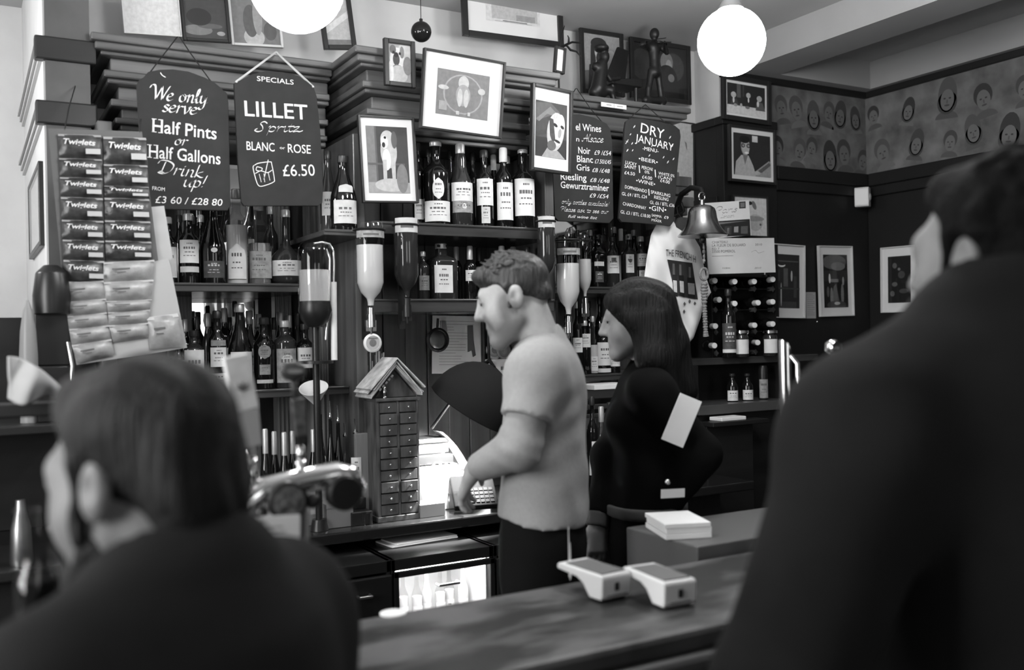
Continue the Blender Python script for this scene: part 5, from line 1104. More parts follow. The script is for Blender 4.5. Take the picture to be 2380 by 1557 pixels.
for d_, px in (('small beer bottle with a bright label in the lower compartment, nearest the white notebook', 1698), ('small beer bottle with a bright label in the lower compartment, second one', 1733)):
    on_unit(d_, px, 868, 26, 3.70, 1.297, 'beer', labels=(('w', .04, .40, 1.2),), cap=FOILD, group='beers in the lower compartment')
on_unit('dark lettered can at the end of the lower compartment', 1770, 850, 22, 3.70, 1.297, 'can', labels=(('g', .05, .6, 1.1),), glass=BLACKP)
t = thing('white_cloth', 'folded white cloth on the ledge under the small beers', 'cloth', (at(1690, 992, 3.56).x, 3.56, 1.222)); b = MB(); b.box((-.07, -.04, 0), (.09, .05, .018)); b.build('cloth', PAPER, t, bevel=.004)
b = MB(); b.box((3.09, 3.50, 1.20), (3.45, 3.598, 1.2215)); b.box((3.1, 3.56, 0), (3.4, 3.598, 1.2)); o = b.build('ledge_unit', BLACKW, bevel=.003); set_origin(o, (3.2, 3.56, 0)); tag(o, 'low dark ledge under the side shelf unit', 'ledge')
# ------------------------------------------------------------------ taps at the far end of the bar
c = at(1824, 840, 1.78); k = depth(c)/FPX; t = thing('chrome_tap_tower', 'slant-topped chrome beer tower beside the dark coat', 'beer tap', (c.x, 1.78, 1.0805)); hz = at(1824, 800, 1.78).z-1.0805
b = MB(); n = 24; vs = []
for z0, sl in ((0, 0), (hz, .012)):
    for i in range(n): a = 2*math.pi*i/n; vs.append((14*k*math.cos(a), 14*k*math.sin(a), z0-(sl*math.cos(a) if sl else 0)))
b.add(vs, [(i, (i+1) % n, n+(i+1) % n, n+i) for i in range(n)]+[tuple(range(n, 2*n)), tuple(range(n-1, -1, -1))]); b.cyl((0, 0, 0), (0, 0, .02), .04, n=24); b.build('tower', CHROME, t, smooth=40)
b = MB(); b.tube([(8*k, -.012, hz-.03), (12*k, -.03, hz-.05), (12*k, -.03, hz-.12)], .006, 8); b.build('spout', CHROME, t, smooth=60)
c = at(1937, 808, 1.70); k = depth(c)/FPX; t = thing('lager_badge', 'round glass lager badge on a chrome stalk above the coat shoulder', 'beer tap', (c.x, 1.70, 1.0805)); zc = c.z-1.0805
M = Matrix.Translation((0, 0, zc)) @ Matrix.Rotation(math.radians(90), 4, 'X')
b = MB(); b.lathe([(17*k, -.012), (19*k, -.006), (19*k, .006), (16*k, .012), (15*k, .008)], 28, M); b.build('rim', CHROME, t, smooth=40); b = MB(); b.lathe([(15.5*k, .0), (15*k, .0085)], 24, M); b.build('face', gray(.05, .2), t)
b = MB(); text_mb(b, [('LAGER', 0, zc-3*k, 6.5*k, 20*k)], y=-.0092); b.build('lettering', gray(.7), t)
b = MB(); b.tube([(0, 0, 0), (0, 0, zc-18*k)], .006, 10); b.ell((0, 0, zc-24*k), (5*k, 5*k, 8*k)); b.cyl((0, 0, 0), (0, 0, .02), .03, n=18); b.build('stalk', CHROME, t, smooth=60)
# ------------------------------------------------------------------ service unit, leaflets and card readers
t = thing('service_unit', 'grey fronted service shelf behind the bar beside the card readers', 'cabinet', (1.95, 2.07, 0)); b = MB(); b.box((1.642, 1.93, .985), (2.35, 2.24, 1.10)); b.build('upper_box', mat('grey_panel', .10, .45), t, True, bevel=.004); b = MB(); b.box((1.66, 1.95, 0), (2.33, 2.22, .985)); b.build('carcass', BLACKW, t, True)
c = at(1562, 1225, 2.10); t = thing('leaflet_stack', 'stack of white leaflets on the grey service shelf', 'leaflets', (c.x+.02, 2.10, 1.1005), rz(-.35)); b = MB(); b.box((-.065, -.09, 0), (.065, .09, .014)); b.box((-.062, -.088, .015), (.066, .09, .029)); b.box((-.067, -.09, .030), (.063, .088, .042)); b.build('sheets', PAPER, t, bevel=.001)
def reader(label, px, py, yaw):
    c = atz(px, py, 1.0805); t = thing('card_reader', label, 'card reader', c, rz(yaw))
    # local: -y is the thick front end, +y the thin grip
    pr = [(-.045, .004), (-.049, .012), (-.052, .052), (-.048, .058), (.105, .060), (.112, .056), (.112, .045), (.040, .040), (.018, .030), (-.004, .004)]
    b = MB(); M = Matrix(((0, 1, 0, 0), (1, 0, 0, 0), (0, 0, 1, 0), (0, 0, 0, 1)))
    b.prism(ccw([(y, z) for y, z in pr]), -.041, .041, M=M); b.build('shell', WHITEP, t, bevel=.005)
    b = MB(); b.box((-.033, -.040, .0585), (.033, .09, .0612)); b.build('keypad', MIDP, t, bevel=.001)
    b = MB(); b.box((-.006, -.0535, .022), (.006, -.049, .040)); b.build('port', BLACKP, t, bevel=.004)
    b = MB(); b.box((-.026, -.0515, .012), (.026, -.0485, .0145)); b.build('card_slot', MIDP, t)
    return t
reader('white card reader on the bar with a slip of paper sticking up', 1400, 1384, math.radians(4)); reader('white card reader on the bar, nearest the dark coat', 1550, 1400, math.radians(-4))
c = atz(1340, 1372, 1.0805); t = thing('receipt_slip', 'bright upright paper slips behind the first card reader', 'paper', c+Vector((.05, .10, 0)), rz(.9)); b = MB(); b.prism([(-.02, 0), (.016, 0), (.003, .07), (-.002, .085), (-.008, .05)], -.0006, .0006); b.prism([(.004, 0), (.024, 0), (.014, .115), (.010, .12)], .004, .0052); b.build('slips', PAPER, t)
c = atz(895, 1423, 1.0805); t = thing('beer_mat', 'small round pale mat on the far edge of the bar', 'beer mat', c+Vector((.01, -.02, 0))); b = MB(); b.cyl((0, 0, 0), (0, 0, .003), .028, n=24); b.build('mat', PAPER, t)
# ------------------------------------------------------------------ beer font with pale tap handle in front of the shelves
Yf = 1.76; c = at(690, 1150, Yf); k = depth(c)/FPX; t = thing('beer_font', 'chrome beer font with two handles and dark round badges on the bar', 'beer tap', (c.x, Yf, 1.0805)); z = lambda py: at(690, py, Yf).z-1.0805; x = lambda px: at(px, 1150, Yf).x-c.x
b = MB(); b.cyl((x(680), 0, 0), (x(680), 0, z(1150)), .030, n=24); b.cyl((x(680), 0, 0), (x(680), 0, .02), .05, n=24); b.build('column', STEEL, t, smooth=40)
b = MB(); b.tube([(x(552), .0, z(1185)), (x(570), .0, z(1158)), (x(610), .0, z(1132)), (x(700), .0, z(1118)), (x(780), .0, z(1112)), (x(812), .0, z(1120)), (x(826), .0, z(1150)), (x(818), 0, z(1180))], [.018, .022, .024, .024, .026, .026, .022, .016], 16); b.build('cross_tube', CHROME, t, smooth=60)
M = lambda px, py, y=-.03: Matrix.Translation((x(px), y, z(py))) @ Matrix.Rotation(math.radians(90), 4, 'X')
for px, py, r_, nm in ((655, 1155, 44, 'lens_badge'), (785, 1148, 42, 'round_badge')):
    b = MB(); b.lathe([(r_*k, -.012), (r_*1.04*k, 0), (r_*k, .010), (r_*.86*k, .014)], 30, M(px, py, -.035)); o = b.build(nm, BLACKP, t, smooth=40)
    if nm == 'lens_badge':
        b = MB(); b.lathe([(r_*.82*k, .012), (r_*.80*k, .0145)], 28, M(px, py, -.035)); b.lathe([(r_*.2*k, .0146), (r_*.18*k, .016)], 12, M(px-8, py+4, -.035)); b.build('badge_face', mat('badge_print', .10, .3, var=.8, scale=(60, 60, 60)), o)
b = MB()
for px, py, r_ in ((598, 1175, 14), (716, 1162, 18)): b.ell((x(px), -.03, z(py)), (r_*k, r_*k, r_*k))
b.build('tap_knob', BLACKP, t, smooth=180)
def handle(q, nm, mats, band):
    b = MB()
    for (p0, p1, w0, w1, mi) in q:
        a_, c_ = Vector((x(p0[0]), -.01, z(p0[1]))), Vector((x(p1[0]), -.01, z(p1[1]))); d_ = (c_-a_).normalized(); s_ = Vector((d_.z, 0, -d_.x)); pts = [a_-s_*w0*k, a_+s_*w0*k, c_+s_*w1*k, c_-s_*w1*k]
        vs = [p_+Vector((0, dy, 0)) for dy in (-.010, .010) for p_ in pts]; b.add(vs, [(0,1,2,3),(7,6,5,4),(0,4,5,1),(1,5,6,2),(2,6,7,3),(3,7,4,0)], mi)
    return b.build(nm, mats, t, bevel=.002)
h1 = handle([((549,822),(572,945),28,27,0), ((572,945),(583,1028),26,22,1), ((583,1028),(588,1050),10,10,2)], 'tap_handle', [mat('pale_handle', .60, .6, var=.12, scale=(40, 40, 40)), mat('grey_handle', .32, .6), CHROME], None); h1['label'] = 'pale tall tap handle with a leaf emblem'
b = MB(); a_ = Vector((x(563), -.0215, z(897)))
for an in (-1.2, -.6, 0, .6, 1.2): b.prism(ccw([(a_.x, a_.z-.006), (a_.x+.010*math.sin(an)-.003, a_.z+.006*math.cos(an)), (a_.x+.018*math.sin(an), a_.z+.018*math.cos(an)-.004), (a_.x+.010*math.sin(an)+.003, a_.z+.006*math.cos(an))]), -.0212, -.0205)
b.build('leaf_emblem', gray(.10), h1)
b = MB()
for px, py, r_ in ((556, 1040, 10), (582, 1040, 11), (580, 1065, 14), (585, 1130, 12)): b.ell((x(px), -.01, z(py)), (r_*k, r_*k, r_*k))
b.cyl((x(585), -.0, z(1050)), (x(590), 0, z(1140)), .010, n=14); b.build('chrome_joint', CHROME, t, smooth=180)
h2 = handle([((692,925),(698,1012),16,15,0), ((698,1012),(700,1032),13,11,1)], 'tap_handle', [mat('patterned_handle', .07, .5, var=.7, scale=(70, 70, 70)), BLACKP], None)
b = MB(); b.ell((x(701), 0, z(1055)), (13*k, 13*k, 22*k)); b.cyl((x(701), 0, z(1070)), (x(700), 0, z(1115)), .009, n=12); b.build('chrome_joint', CHROME, t, smooth=180)
b = MB(); b.ell((x(686), -.005, z(862)), (31*k, .012, 24*k), 24, 12); b.cyl((x(688), 0, z(880)), (x(692), 0, z(928)), .007, n=10); o = b.build('oval_badge', mat('dull_badge', .045, .4), t, smooth=180)
b = MB(); b.prism(ccw([(x(686)+18*k*math.cos(q), z(862)+5*k*math.sin(q)) for q in [2*math.pi*i/20 for i in range(20)]]), -.020, -.0165); b.build('badge_strip', gray(.28), o)
p = card('menu_card', 'tilted white menu card standing on the bar behind the bearded man', 'menu', [(548,1210),(690,1192),(702,1395),(530,1400)], 1.62, mat('menu_paper', .75, .85), lean=-.08)
b = MB(); r = random.Random(5)
for i in range(12): b.box((-p.w*.38, -.0016, p.h*(.36-.062*i)), (p.w*r.uniform(.0, .38), -.0012, p.h*(.36-.062*i)+.0025))
for i in range(3): b.box((-p.w*.44+.02*i, -.0016, p.h*.40-.004*i), (-p.w*.40+.02*i, -.0012, p.h*.45))
b.build('print', gray(.34), p.t)
c = atz(700, 1438, 1.0805)
t = thing('card_stand', 'small dark stand holding the menu card upright', 'stand', (p.t.location.x, 1.625, 1.0805)); b = MB(); zz = p.t.location.z-1.0805-p.h/2; b.box((-.05, -.02, 0), (.05, .035, .012)); b.box((-.05, .008, .012), (.05, .02, max(.03, zz+.06))); b.build('base', BLACKP, t, bevel=.002)
# carafe at the near corner of the bar
c = at(90, 1300, 1.52); k = depth(c)/FPX; t = thing('glass_carafe', 'tall clear glass carafe on the bar in front of the bearded man', 'carafe', (c.x, 1.52, 1.0805)); z = lambda py: at(90, py, 1.52).z-1.0805
pf = [(54*k, 0), (58*k, .01), (57*k, z(1420)), (52*k, z(1345)), (38*k, z(1305)), (36*k, z(1270)), (44*k, z(1215)), (50*k, z(1182))]
b = MB(); b.lathe(pf+[(q*.93, z_) for q, z_ in pf[:0:-1]]+[(50*k, .012)], 26); b.build('glass', CLEAR, t, smooth=60)
b = MB(); b.lathe([(q*.9, max(z_, .014)) for q, z_ in pf[:4]], 24); b.build('wine', mat('dark_wine', .008, .1), t, smooth=60)
# ------------------------------------------------------------------ things in the dark corner behind the bearded man
t = thing('corner_dresser', 'dark dresser in the corner left of the snack cards', 'dresser', (-.15, 3.25, 0)); b = MB(); b.box((-.75, 2.95, 0), (.26, 3.60, 1.02)); b.box((-.78, 2.92, 1.02), (.28, 3.62, 1.05)); b.build('body', BLACKW, t, True, bevel=.004)
b = MB(); b.box((-.75, 3.10, 1.40), (.31, 3.60, 1.425)); b.box((-.75, 3.56, 1.05), (.31, 3.60, 1.75)); b.build('upper_shelf', BLACKW, t, True, bevel=.003)
c = at(66, 760, 3.20); k = depth(c)/FPX; t = thing('pale_dome', 'small pale dome shape on the corner dresser shelf', 'ornament', (c.x, 3.22, 1.4255)); hz = max(.1, at(84, 697, 3.2).z-1.4255); b = MB(); b.lathe([(20*k, 0), (20*k, hz*.55), (17*k, hz*.75), (10*k, hz*.92), (2*k, hz)], 20); b.build('dome', mat('dome_glaze', .22, .4), t, smooth=60)
c = at(128, 700, 3.22); t = thing('coffee_machine', 'black coffee machine in the corner beside the pale dome', 'coffee machine', (c.x-.0, 3.24, 1.4255)); hz = at(128, 612, 3.2).z-1.4255; b = MB(); b.box((-.055, -.06, 0), (.045, .12, hz*.35)); b.box((-.055, .03, hz*.35), (.045, .12, hz*.8)); b.lathe([(.05, hz*.68), (.055, hz*.8), (.045, hz*.95), (.02, hz)], 18, Matrix.Translation((-.005, .03, 0))); b.build('body', BLACKP, t, smooth=40, bevel=.004); b = MB(); b.tube([(.03, -.06, hz*.5), (.04, -.07, hz*.35), (.035, -.065, hz*.2)], .006, 8); b.build('steam_pipe', CHROME, t, smooth=60)
c = at(48, 1040, 2.9); t = thing('steel_flask', 'bright steel flask in the dark corner under the pale cloth', 'flask', (c.x, 2.98, 1.0505)); b = MB(); b.lathe([(.028, 0), (.03, .01), (.026, .10), (.014, .155), (.012, .18)], 20); b.build('flask', STEEL, t, smooth=60)
c = at(95, 890, 2.35); t = thing('draped_cloth', 'pale cloth draped over a dark rail at the edge of the bar', 'cloth', c); b = MB(); NR, NC = 14, 22; vs = []
for j in range(NR+1):
    for i in range(NC+1):
        u, v = i/NC, j/NR; px = 20+140*u; yt = 828+95*u**1.7; yb = 925+14*math.sin(u*7)+8*u; py = yt+(yb-yt)*v
        vs.append(at(px, py, 2.35+.02*math.sin(u*9+v*2)-.02*math.sin(v*math.pi)))
b.add(vs, [(j*(NC+1)+i, j*(NC+1)+i+1, (j+1)*(NC+1)+i+1, (j+1)*(NC+1)+i) for j in range(NR) for i in range(NC)]); b.build('cloth', mat('pale_linen', .36, .9), t, True, smooth=180, solid=.006)
t = thing('glass_rail', 'dark rail and post carrying the pale cloth', 'rail', (at(90, 950, 2.4).x, 2.40, 0)); b = MB(); zr = at(90, 935, 2.4).z; b.box((-.30, -.03, zr-.03), (.09, .04, zr)); b.box((-.26, -.02, 0), (-.22, .03, zr-.03)); b.box((.04, -.02, 0), (.08, .03, zr-.03)); b.build('frame', BLACKW, t, bevel=.004)
# ------------------------------------------------------------------ snack cards and their packets
FILM = mat('dark_foil_packet', .045, .32, .1, var=.7, scale=(28, 28, 28), bump=.3); FILMN = mat('clear_nut_packet', .27, .3, 0, var=.22, scale=(30, 30, 30), bump=.3); SEAL = mat('silver_seal', .40, .35, .3)
YS = 3.28
def backing(label, outline, Y, m):
    p = Plate('snack_card', label, 'snack card', [outline[0], outline[1], outline[2], outline[3]], Y); b = MB(); b.prism(p.poly(outline), 0, .003); b.build('card', m, p.t); return p
backing('dark backing card carrying the upper snack packets', [(112,298),(330,306),(372,640),(146,656)], YS, gray(.09)); 
p2 = backing('pale backing card carrying the nut packets', [(142,655),(392,600),(435,808),(178,848),(140,660)], YS-.006, mat('pale_card', .36, .8))
card('card_strip', 'pale strip of backing card beside the nut packets', 'card', [(346,480),(386,480),(404,640),(352,650)], YS+.01, mat('pale_card', .36, .8), th=.003)
cords('cords holding the snack cards up to the cornice', [[at(150, 302, YS), at(160, 250, 3.5), at(175, 200, 3.70)], [at(325, 308, YS), at(330, 250, 3.5), at(332, 205, 3.70)]], .002, CORD)
def packet(label, q, Y, dark, text, group):
    P = [at(px, py, Y) for px, py in q]; c = sum(P, Vector())/4; c = Vector((c.x, Y, c.z)); t = thing('snack_packet', label, 'snack packet', c, None, group)
    def pt(u, v, y): g = (P[0]*(1-u)+P[1]*u)*(1-v)+(P[3]*(1-u)+P[2]*u)*v-c; return Vector((g.x, y, g.z))
    r = random.Random(int(q[0][0]*7+q[0][1])); b = MB(); n = 10; vs = []
    for j in range(n+1):
        for i in range(n+1):
            u, v = i/n, j/n; bu = .020*(math.sin(math.pi*u)*math.sin(math.pi*min(1, v*1.05)))**.6 if 0 < v < 1 and 0 < u < 1 else 0
            vs.append(pt(u, v, -.004-bu-r.uniform(0, .0025)*(bu > 0)))
    b.add(vs, [(j*(n+1)+i, j*(n+1)+i+1, (j+1)*(n+1)+i+1, (j+1)*(n+1)+i) for j in range(n) for i in range(n)]); b.build('film', FILM if dark else FILMN, t, smooth=50)
    b = MB(); b.add([pt(.0, .0, -.0045), pt(1, 0, -.0045), pt(1, .10, -.012), pt(0, .10, -.012)], [(0,1,2,3)]); b.build('seal', SEAL if dark else mat('pale_seal', .40, .5), t)
    b = MB(); bl = lambda u0, v0, u1, v1, y: b.add([pt(u0, v0, y), pt(u1, v0, y), pt(u1, v1, y), pt(u0, v1, y)], [(0,1,2,3)])
    if dark:
        bl(.60, .62, .95, .84, -.0262); b.build('window_print', gray(.38), t)
    else:
        bl(.15, .35, .5, .42, -.0262); bl(.2, .52, .42, .56, -.0262); b.build('print', gray(.10), t)
    if text:
        b = MB(); mp = MB(); text_mb(mp, [(text, 0, 0, 1, 3.4, dict(shear=.25, bold=.03))], y=0)
        x0 = min(v.x for v in mp.v); x1 = max(v.x for v in mp.v); z0 = min(v.z for v in mp.v); z1 = max(v.z for v in mp.v)
        b.add([pt(.10+.74*(v.x-x0)/(x1-x0), .52-.30*(v.z-z0)/(z1-z0)+.05*(v.x-x0)/(x1-x0), -.0268) for v in mp.v], mp.f); b.build('lettering', gray(.55), t)
lb_ = [312, 368, 412, 458, 511, 557, 604, 654]; rb_ = [318, 382, 432, 460, 512, 559, 603]
for i in range(7):
    y0, y1 = lb_[i], lb_[i+1]; s0 = (y0-310)*.045; s1 = (y1-310)*.045
    packet('dark snack packet, %s from the top of the column beside the bright print' % ORD[i], [(134+s0, y0), (234+s0*.6, y0+3), (236+s1*.5, y1+3), (136+s1*.7, y1)], YS-.002, True, 'Twiglets', 'dark packets on the upper snack card')
for i in range(6):
    y0, y1 = rb_[i], rb_[i+1]; s0 = (y0-310)*.05; s1 = (y1-310)*.05
    packet('dark snack packet, %s from the top of the column beside the half pints board' % ORD[i], [(239+s0*.4, y0), (338+s0, y0+3), (340+s1, y1+3), (240+s1*.4, y1)], YS-.002, True, 'Twiglets', 'dark packets on the upper snack card')
lq = [(146,658,240,652),(150,702,246,694),(156,735,248,726),(160,765,252,756),(166,802,258,788),(180,845,266,826)]
for i in range(5):
    a_, c_ = lq[i], lq[i+1]; packet('pale nut packet, %s from the top of the column above the bearded man' % ORD[i], [(a_[0], a_[1]), (a_[2], a_[3]), (c_[2], c_[3]), (c_[0], c_[1])], YS-.008, False, None, 'pale packets on the nut card')
rq = [(240,610,358,604),(240,656,356,650),(246,700,352,696),(250,726,348,720),(252,756,346,750),(262,796,346,784)]
for i in range(5):
    a_, c_ = rq[i], rq[i+1]; packet('pale nut packet, %s from the top of the inner column of the nut card' % ORD[i], [(a_[0], a_[1]), (a_[2], a_[3]), (c_[2], c_[3]), (c_[0], c_[1])], YS-.008, False, None, 'pale packets on the nut card')
packet('pale snack packet alone at the lower corner of the nut card', [(340,738), (412,728), (430,806), (348,812)], YS-.008, False, 'Nuts' if 0 else None, 'pale packets on the nut card')
# ------------------------------------------------------------------ small ornaments on the cornice
c = at(979, 74, 3.52); k = depth(c)/FPX; t = thing('glass_ball', 'dark mirrored glass ball hanging over the dog photos', 'ornament', c); b = MB(); b.ell((0, 0, 0), (24*k, 24*k, 24*k), 28, 18); b.build('ball', mat('dark_mirror_ball', .03, .05, .6), t, smooth=180); b = MB(); b.cyl((0, 0, 23*k), (0, 0, 30*k), 4*k, n=10); b.tube([(0, 0, 30*k), (0, 0, 3.228-c.z)], .0015, 6); b.build('cord', CORD, t)
t = thing('dried_twig', 'bare dark twig sticking out beside the portrait with raised arms', 'twig', at(1300, 110, 3.8)); b = MB(); b.tube([at(1300,112,3.8), at(1318,103,3.8), at(1330,98,3.8), at(1352,100,3.8)], [.006,.006,.005,.002], 6); b.tube([at(1322,101,3.8), at(1322,88,3.8), at(1319,82,3.8)], [.006,.004,.002], 6); b.tube([at(1316,104,3.8), at(1326,116,3.8), at(1340,120,3.8), at(1350,132,3.8)], [.005,.006,.004,.002], 6); b.tube([at(1300,112,3.8), at(1306,80,3.8), at(1312,60,3.8)], [.005,.004,.002], 6); b.tube([at(1300,112,3.8), at(1298,150,3.8), at(1300,238,3.8)], [.005,.005,.005], 6); b.build('stem', BRONZE, t, True, smooth=60)
# ------------------------------------------------------------------ figures: blended round forms turned into one continuous skin
class Form:
    def __init__(s, lo, hi, h):
        s.lo = np.array(lo, float); s.h = h; s.n = np.ceil((np.array(hi, float)-s.lo)/h).astype(int)+1
        s.ax = [s.lo[i]+h*np.arange(s.n[i]) for i in range(3)]
        s.v = np.full(tuple(s.n), 1.0, np.float32)
    def _blk(s, lo, hi):
        a = np.clip(np.floor((np.array(lo)-s.lo)/s.h).astype(int), 0, s.n-1); b = np.clip(np.ceil((np.array(hi)-s.lo)/s.h).astype(int)+1, 1, s.n)
        if np.any(b <= a): return None, None
        sl = tuple(slice(int(a[i]), int(b[i])) for i in range(3))
        P = np.stack(np.meshgrid(*[s.ax[i][sl[i]] for i in range(3)], indexing='ij'), -1)
        return sl, P
    def _mix(s, sl, d, k, op):
        v = s.v[sl]; d = d.astype(np.float32)
        if op == '-': d = -d; t = np.clip(.5-.5*(v-d)/k, 0, 1); s.v[sl] = v*(1-t)+d*t+k*t*(1-t)
        else: t = np.clip(.5+.5*(v-d)/k, 0, 1); s.v[sl] = v*(1-t)+d*t-k*t*(1-t)
    def cap(s, a, b, ra, rb=None, k=.02, op='+', squash=None, cuts=()):
        """tapered round limb from a to b; squash=(axis, factor) flattens it along an axis; cuts=(point, normal) trims it flat"""
        a, b = np.array(a, float), np.array(b, float); rb = ra if rb is None else rb; m_ = max(ra, rb)+k+.02
        sl, P = s._blk(np.minimum(a, b)-m_, np.maximum(a, b)+m_)
        if sl is None: return s
        q = P-a; ba = b-a; f = 1.0
        if squash:
            n = np.array(squash[0], float); n /= np.linalg.norm(n); f = squash[1]
            q = q+(q@n)[..., None]*n*(1/f-1); ba = ba+(ba@n)*n*(1/f-1)
        t = np.clip((q@ba)/max(1e-9, ba@ba), 0, 1); r = ra+(rb-ra)*t
        d = np.linalg.norm(q-t[..., None]*ba, axis=-1)-r
        if squash: d = d*np.where(d < 0, 1, max(f, .75))
        for p0, n in cuts: d = np.maximum(d, (P-np.array(p0, float))@np.array(n, float))
        s._mix(sl, d, k, op); return s
    def ell(s, c, r, M=None, k=.02, op='+', cuts=()):
        c = np.array(c, float); r = np.array(r, float); m_ = r.max()+k+.02
        sl, P = s._blk(c-m_, c+m_)
        if sl is None: return s
        q = P-c
        if M is not None: q = q@np.array(M)
        k0 = np.linalg.norm(q/r, axis=-1); k1 = np.linalg.norm(q/(r*r), axis=-1)
        d = np.where(k1 > 1e-6, k0*(k0-1)/np.maximum(k1, 1e-6), -r.min())
        for p0, n in cuts: d = np.maximum(d, (P-np.array(p0, float))@np.array(n, float))
        s._mix(sl, d, k, op); return s
    def cut(s, p0, n, k=.004):
        P = np.stack(np.meshgrid(*s.ax, indexing='ij'), -1); d = ((P-np.array(p0, float))@np.array(n, float)).astype(np.float32)
        s.v = np.maximum(s.v, d); return s
    def ripple(s, fn):
        P = np.stack(np.meshgrid(*s.ax, indexing='ij'), -1); near = np.abs(s.v) < .05; s.v[near] += fn(P[near]).astype(np.float32); return s
    def mesh(s):
        v = s.v; ins = v < 0; n = v.shape
        c = [slice(0, -1), slice(1, None)]
        cnt = np.zeros([k-1 for k in n], np.int8)
        for i in (0, 1):
            for j in (0, 1):
                for k in (0, 1): cnt += ins[c[i], c[j], c[k]]
        act = (cnt > 0) & (cnt < 8); idx = np.full(act.shape, -1, np.int64); A = np.argwhere(act); idx[act] = np.arange(len(A))
        acc = np.zeros((len(A), 3)); num = np.zeros(len(A))
        for ax in range(3):
            o = [q for q in range(3) if q != ax]
            for i in (0, 1):
                for j in (0, 1):
                    B0 = A.copy(); B0[:, o[0]] += i; B0[:, o[1]] += j; B1 = B0.copy(); B1[:, ax] += 1
                    v0 = v[tuple(B0.T)]; v1 = v[tuple(B1.T)]; m_ = (v0 < 0) != (v1 < 0)
                    t = v0[m_]/(v0[m_]-v1[m_]); p = B0[m_].astype(float); p[:, ax] += t
                    acc[m_] += p; num[m_] += 1
        V = s.lo+s.h*acc/num[:, None]
        F = []
        for ax in range(3):
            sl0 = [slice(None)]*3; sl1 = [slice(None)]*3; sl0[ax] = slice(0, -1); sl1[ax] = slice(1, None)
            a, b = ins[tuple(sl0)], ins[tuple(sl1)]; E_ = np.argwhere(a != b)
            o1, o2 = (ax+1) % 3, (ax+2) % 3
            ok = (E_[:, o1] > 0) & (E_[:, o2] > 0) & (E_[:, o1] < n[o1]-1) & (E_[:, o2] < n[o2]-1); E_ = E_[ok]
            flip = a[tuple(E_.T)]
            q = []
            for d1, d2 in ((-1, -1), (0, -1), (0, 0), (-1, 0)):
                C = E_.copy(); C[:, o1] += d1; C[:, o2] += d2; q.append(idx[tuple(C.T)])
            q = np.stack(q, 1); q[~flip] = q[~flip][:, ::-1]; F.append(q)
        F = np.concatenate(F); F = F[(F >= 0).all(1)]
        return V, F
def skin(forms, name, mats, parent=None, smooth_it=2):
    vs = []; fs = []; n = 0
    for f in forms:
        V, F = f.mesh(); 
        vs.append(V); fs.append(F+n); n += len(V)
    V = np.concatenate(vs); F = np.concatenate(fs)
    me = bpy.data.meshes.new(name)
    if parent is not None:
        I = np.array(MW[parent.name].inverted()); V = V@I[:3, :3].T+I[:3, 3]
    me.from_pydata(V.tolist(), [], F.tolist()); me.polygons.foreach_set('use_smooth', [True]*len(F)); me.update()
    me.materials.append(mats); o = bpy.data.objects.new(name, me); COL.objects.link(o)
    if parent is not None: o.parent = parent; MW[o.name] = MW[parent.name]
    else: MW[o.name] = Matrix.Identity(4)
    if smooth_it:
        q = o.modifiers.new('smooth', 'SMOOTH'); q.factor = .5; q.iterations = smooth_it
    return o
def person(label, parts_form, skin_mat, base):
    o = skin(parts_form, 'person', skin_mat); set_origin(o, base); return tag(o, label, 'person')
SKIN = mat('skin', .36, .55, var=.10, scale=(30, 30, 30)); SKIND = mat('skin_dim', .15, .55, var=.1, scale=(30, 30, 30))  # second tone: dim light on the foreground men put into the skin colour
HAIR = mat('dark_hair', .007, .62, var=.6, scale=(170, 170, 9), bump=.9, spec=.3); HAIRM = mat('brown_hair', .030, .45, var=.55, scale=(110, 110, 14), bump=.6)
UP = np.array((0, 0, 1.0)); RR = np.array(_R0); FF = np.array(_F)
def basis(theta, pitch=0.0, roll=0.0):
    """facing: theta degrees from the picture's left towards the depth of the room; pitch lowers the chin"""
    t = math.radians(theta); f = -RR*math.cos(t)+FF*math.sin(t); r = np.cross(f, UP)
    p = math.radians(pitch); f2 = f*math.cos(p)-UP*math.sin(p); u2 = np.cross(r, f2)
    q = math.radians(roll); r2 = r*math.cos(q)+u2*math.sin(q); u3 = np.cross(r2, f2)
    return np.stack((r2, f2, u3), 1)
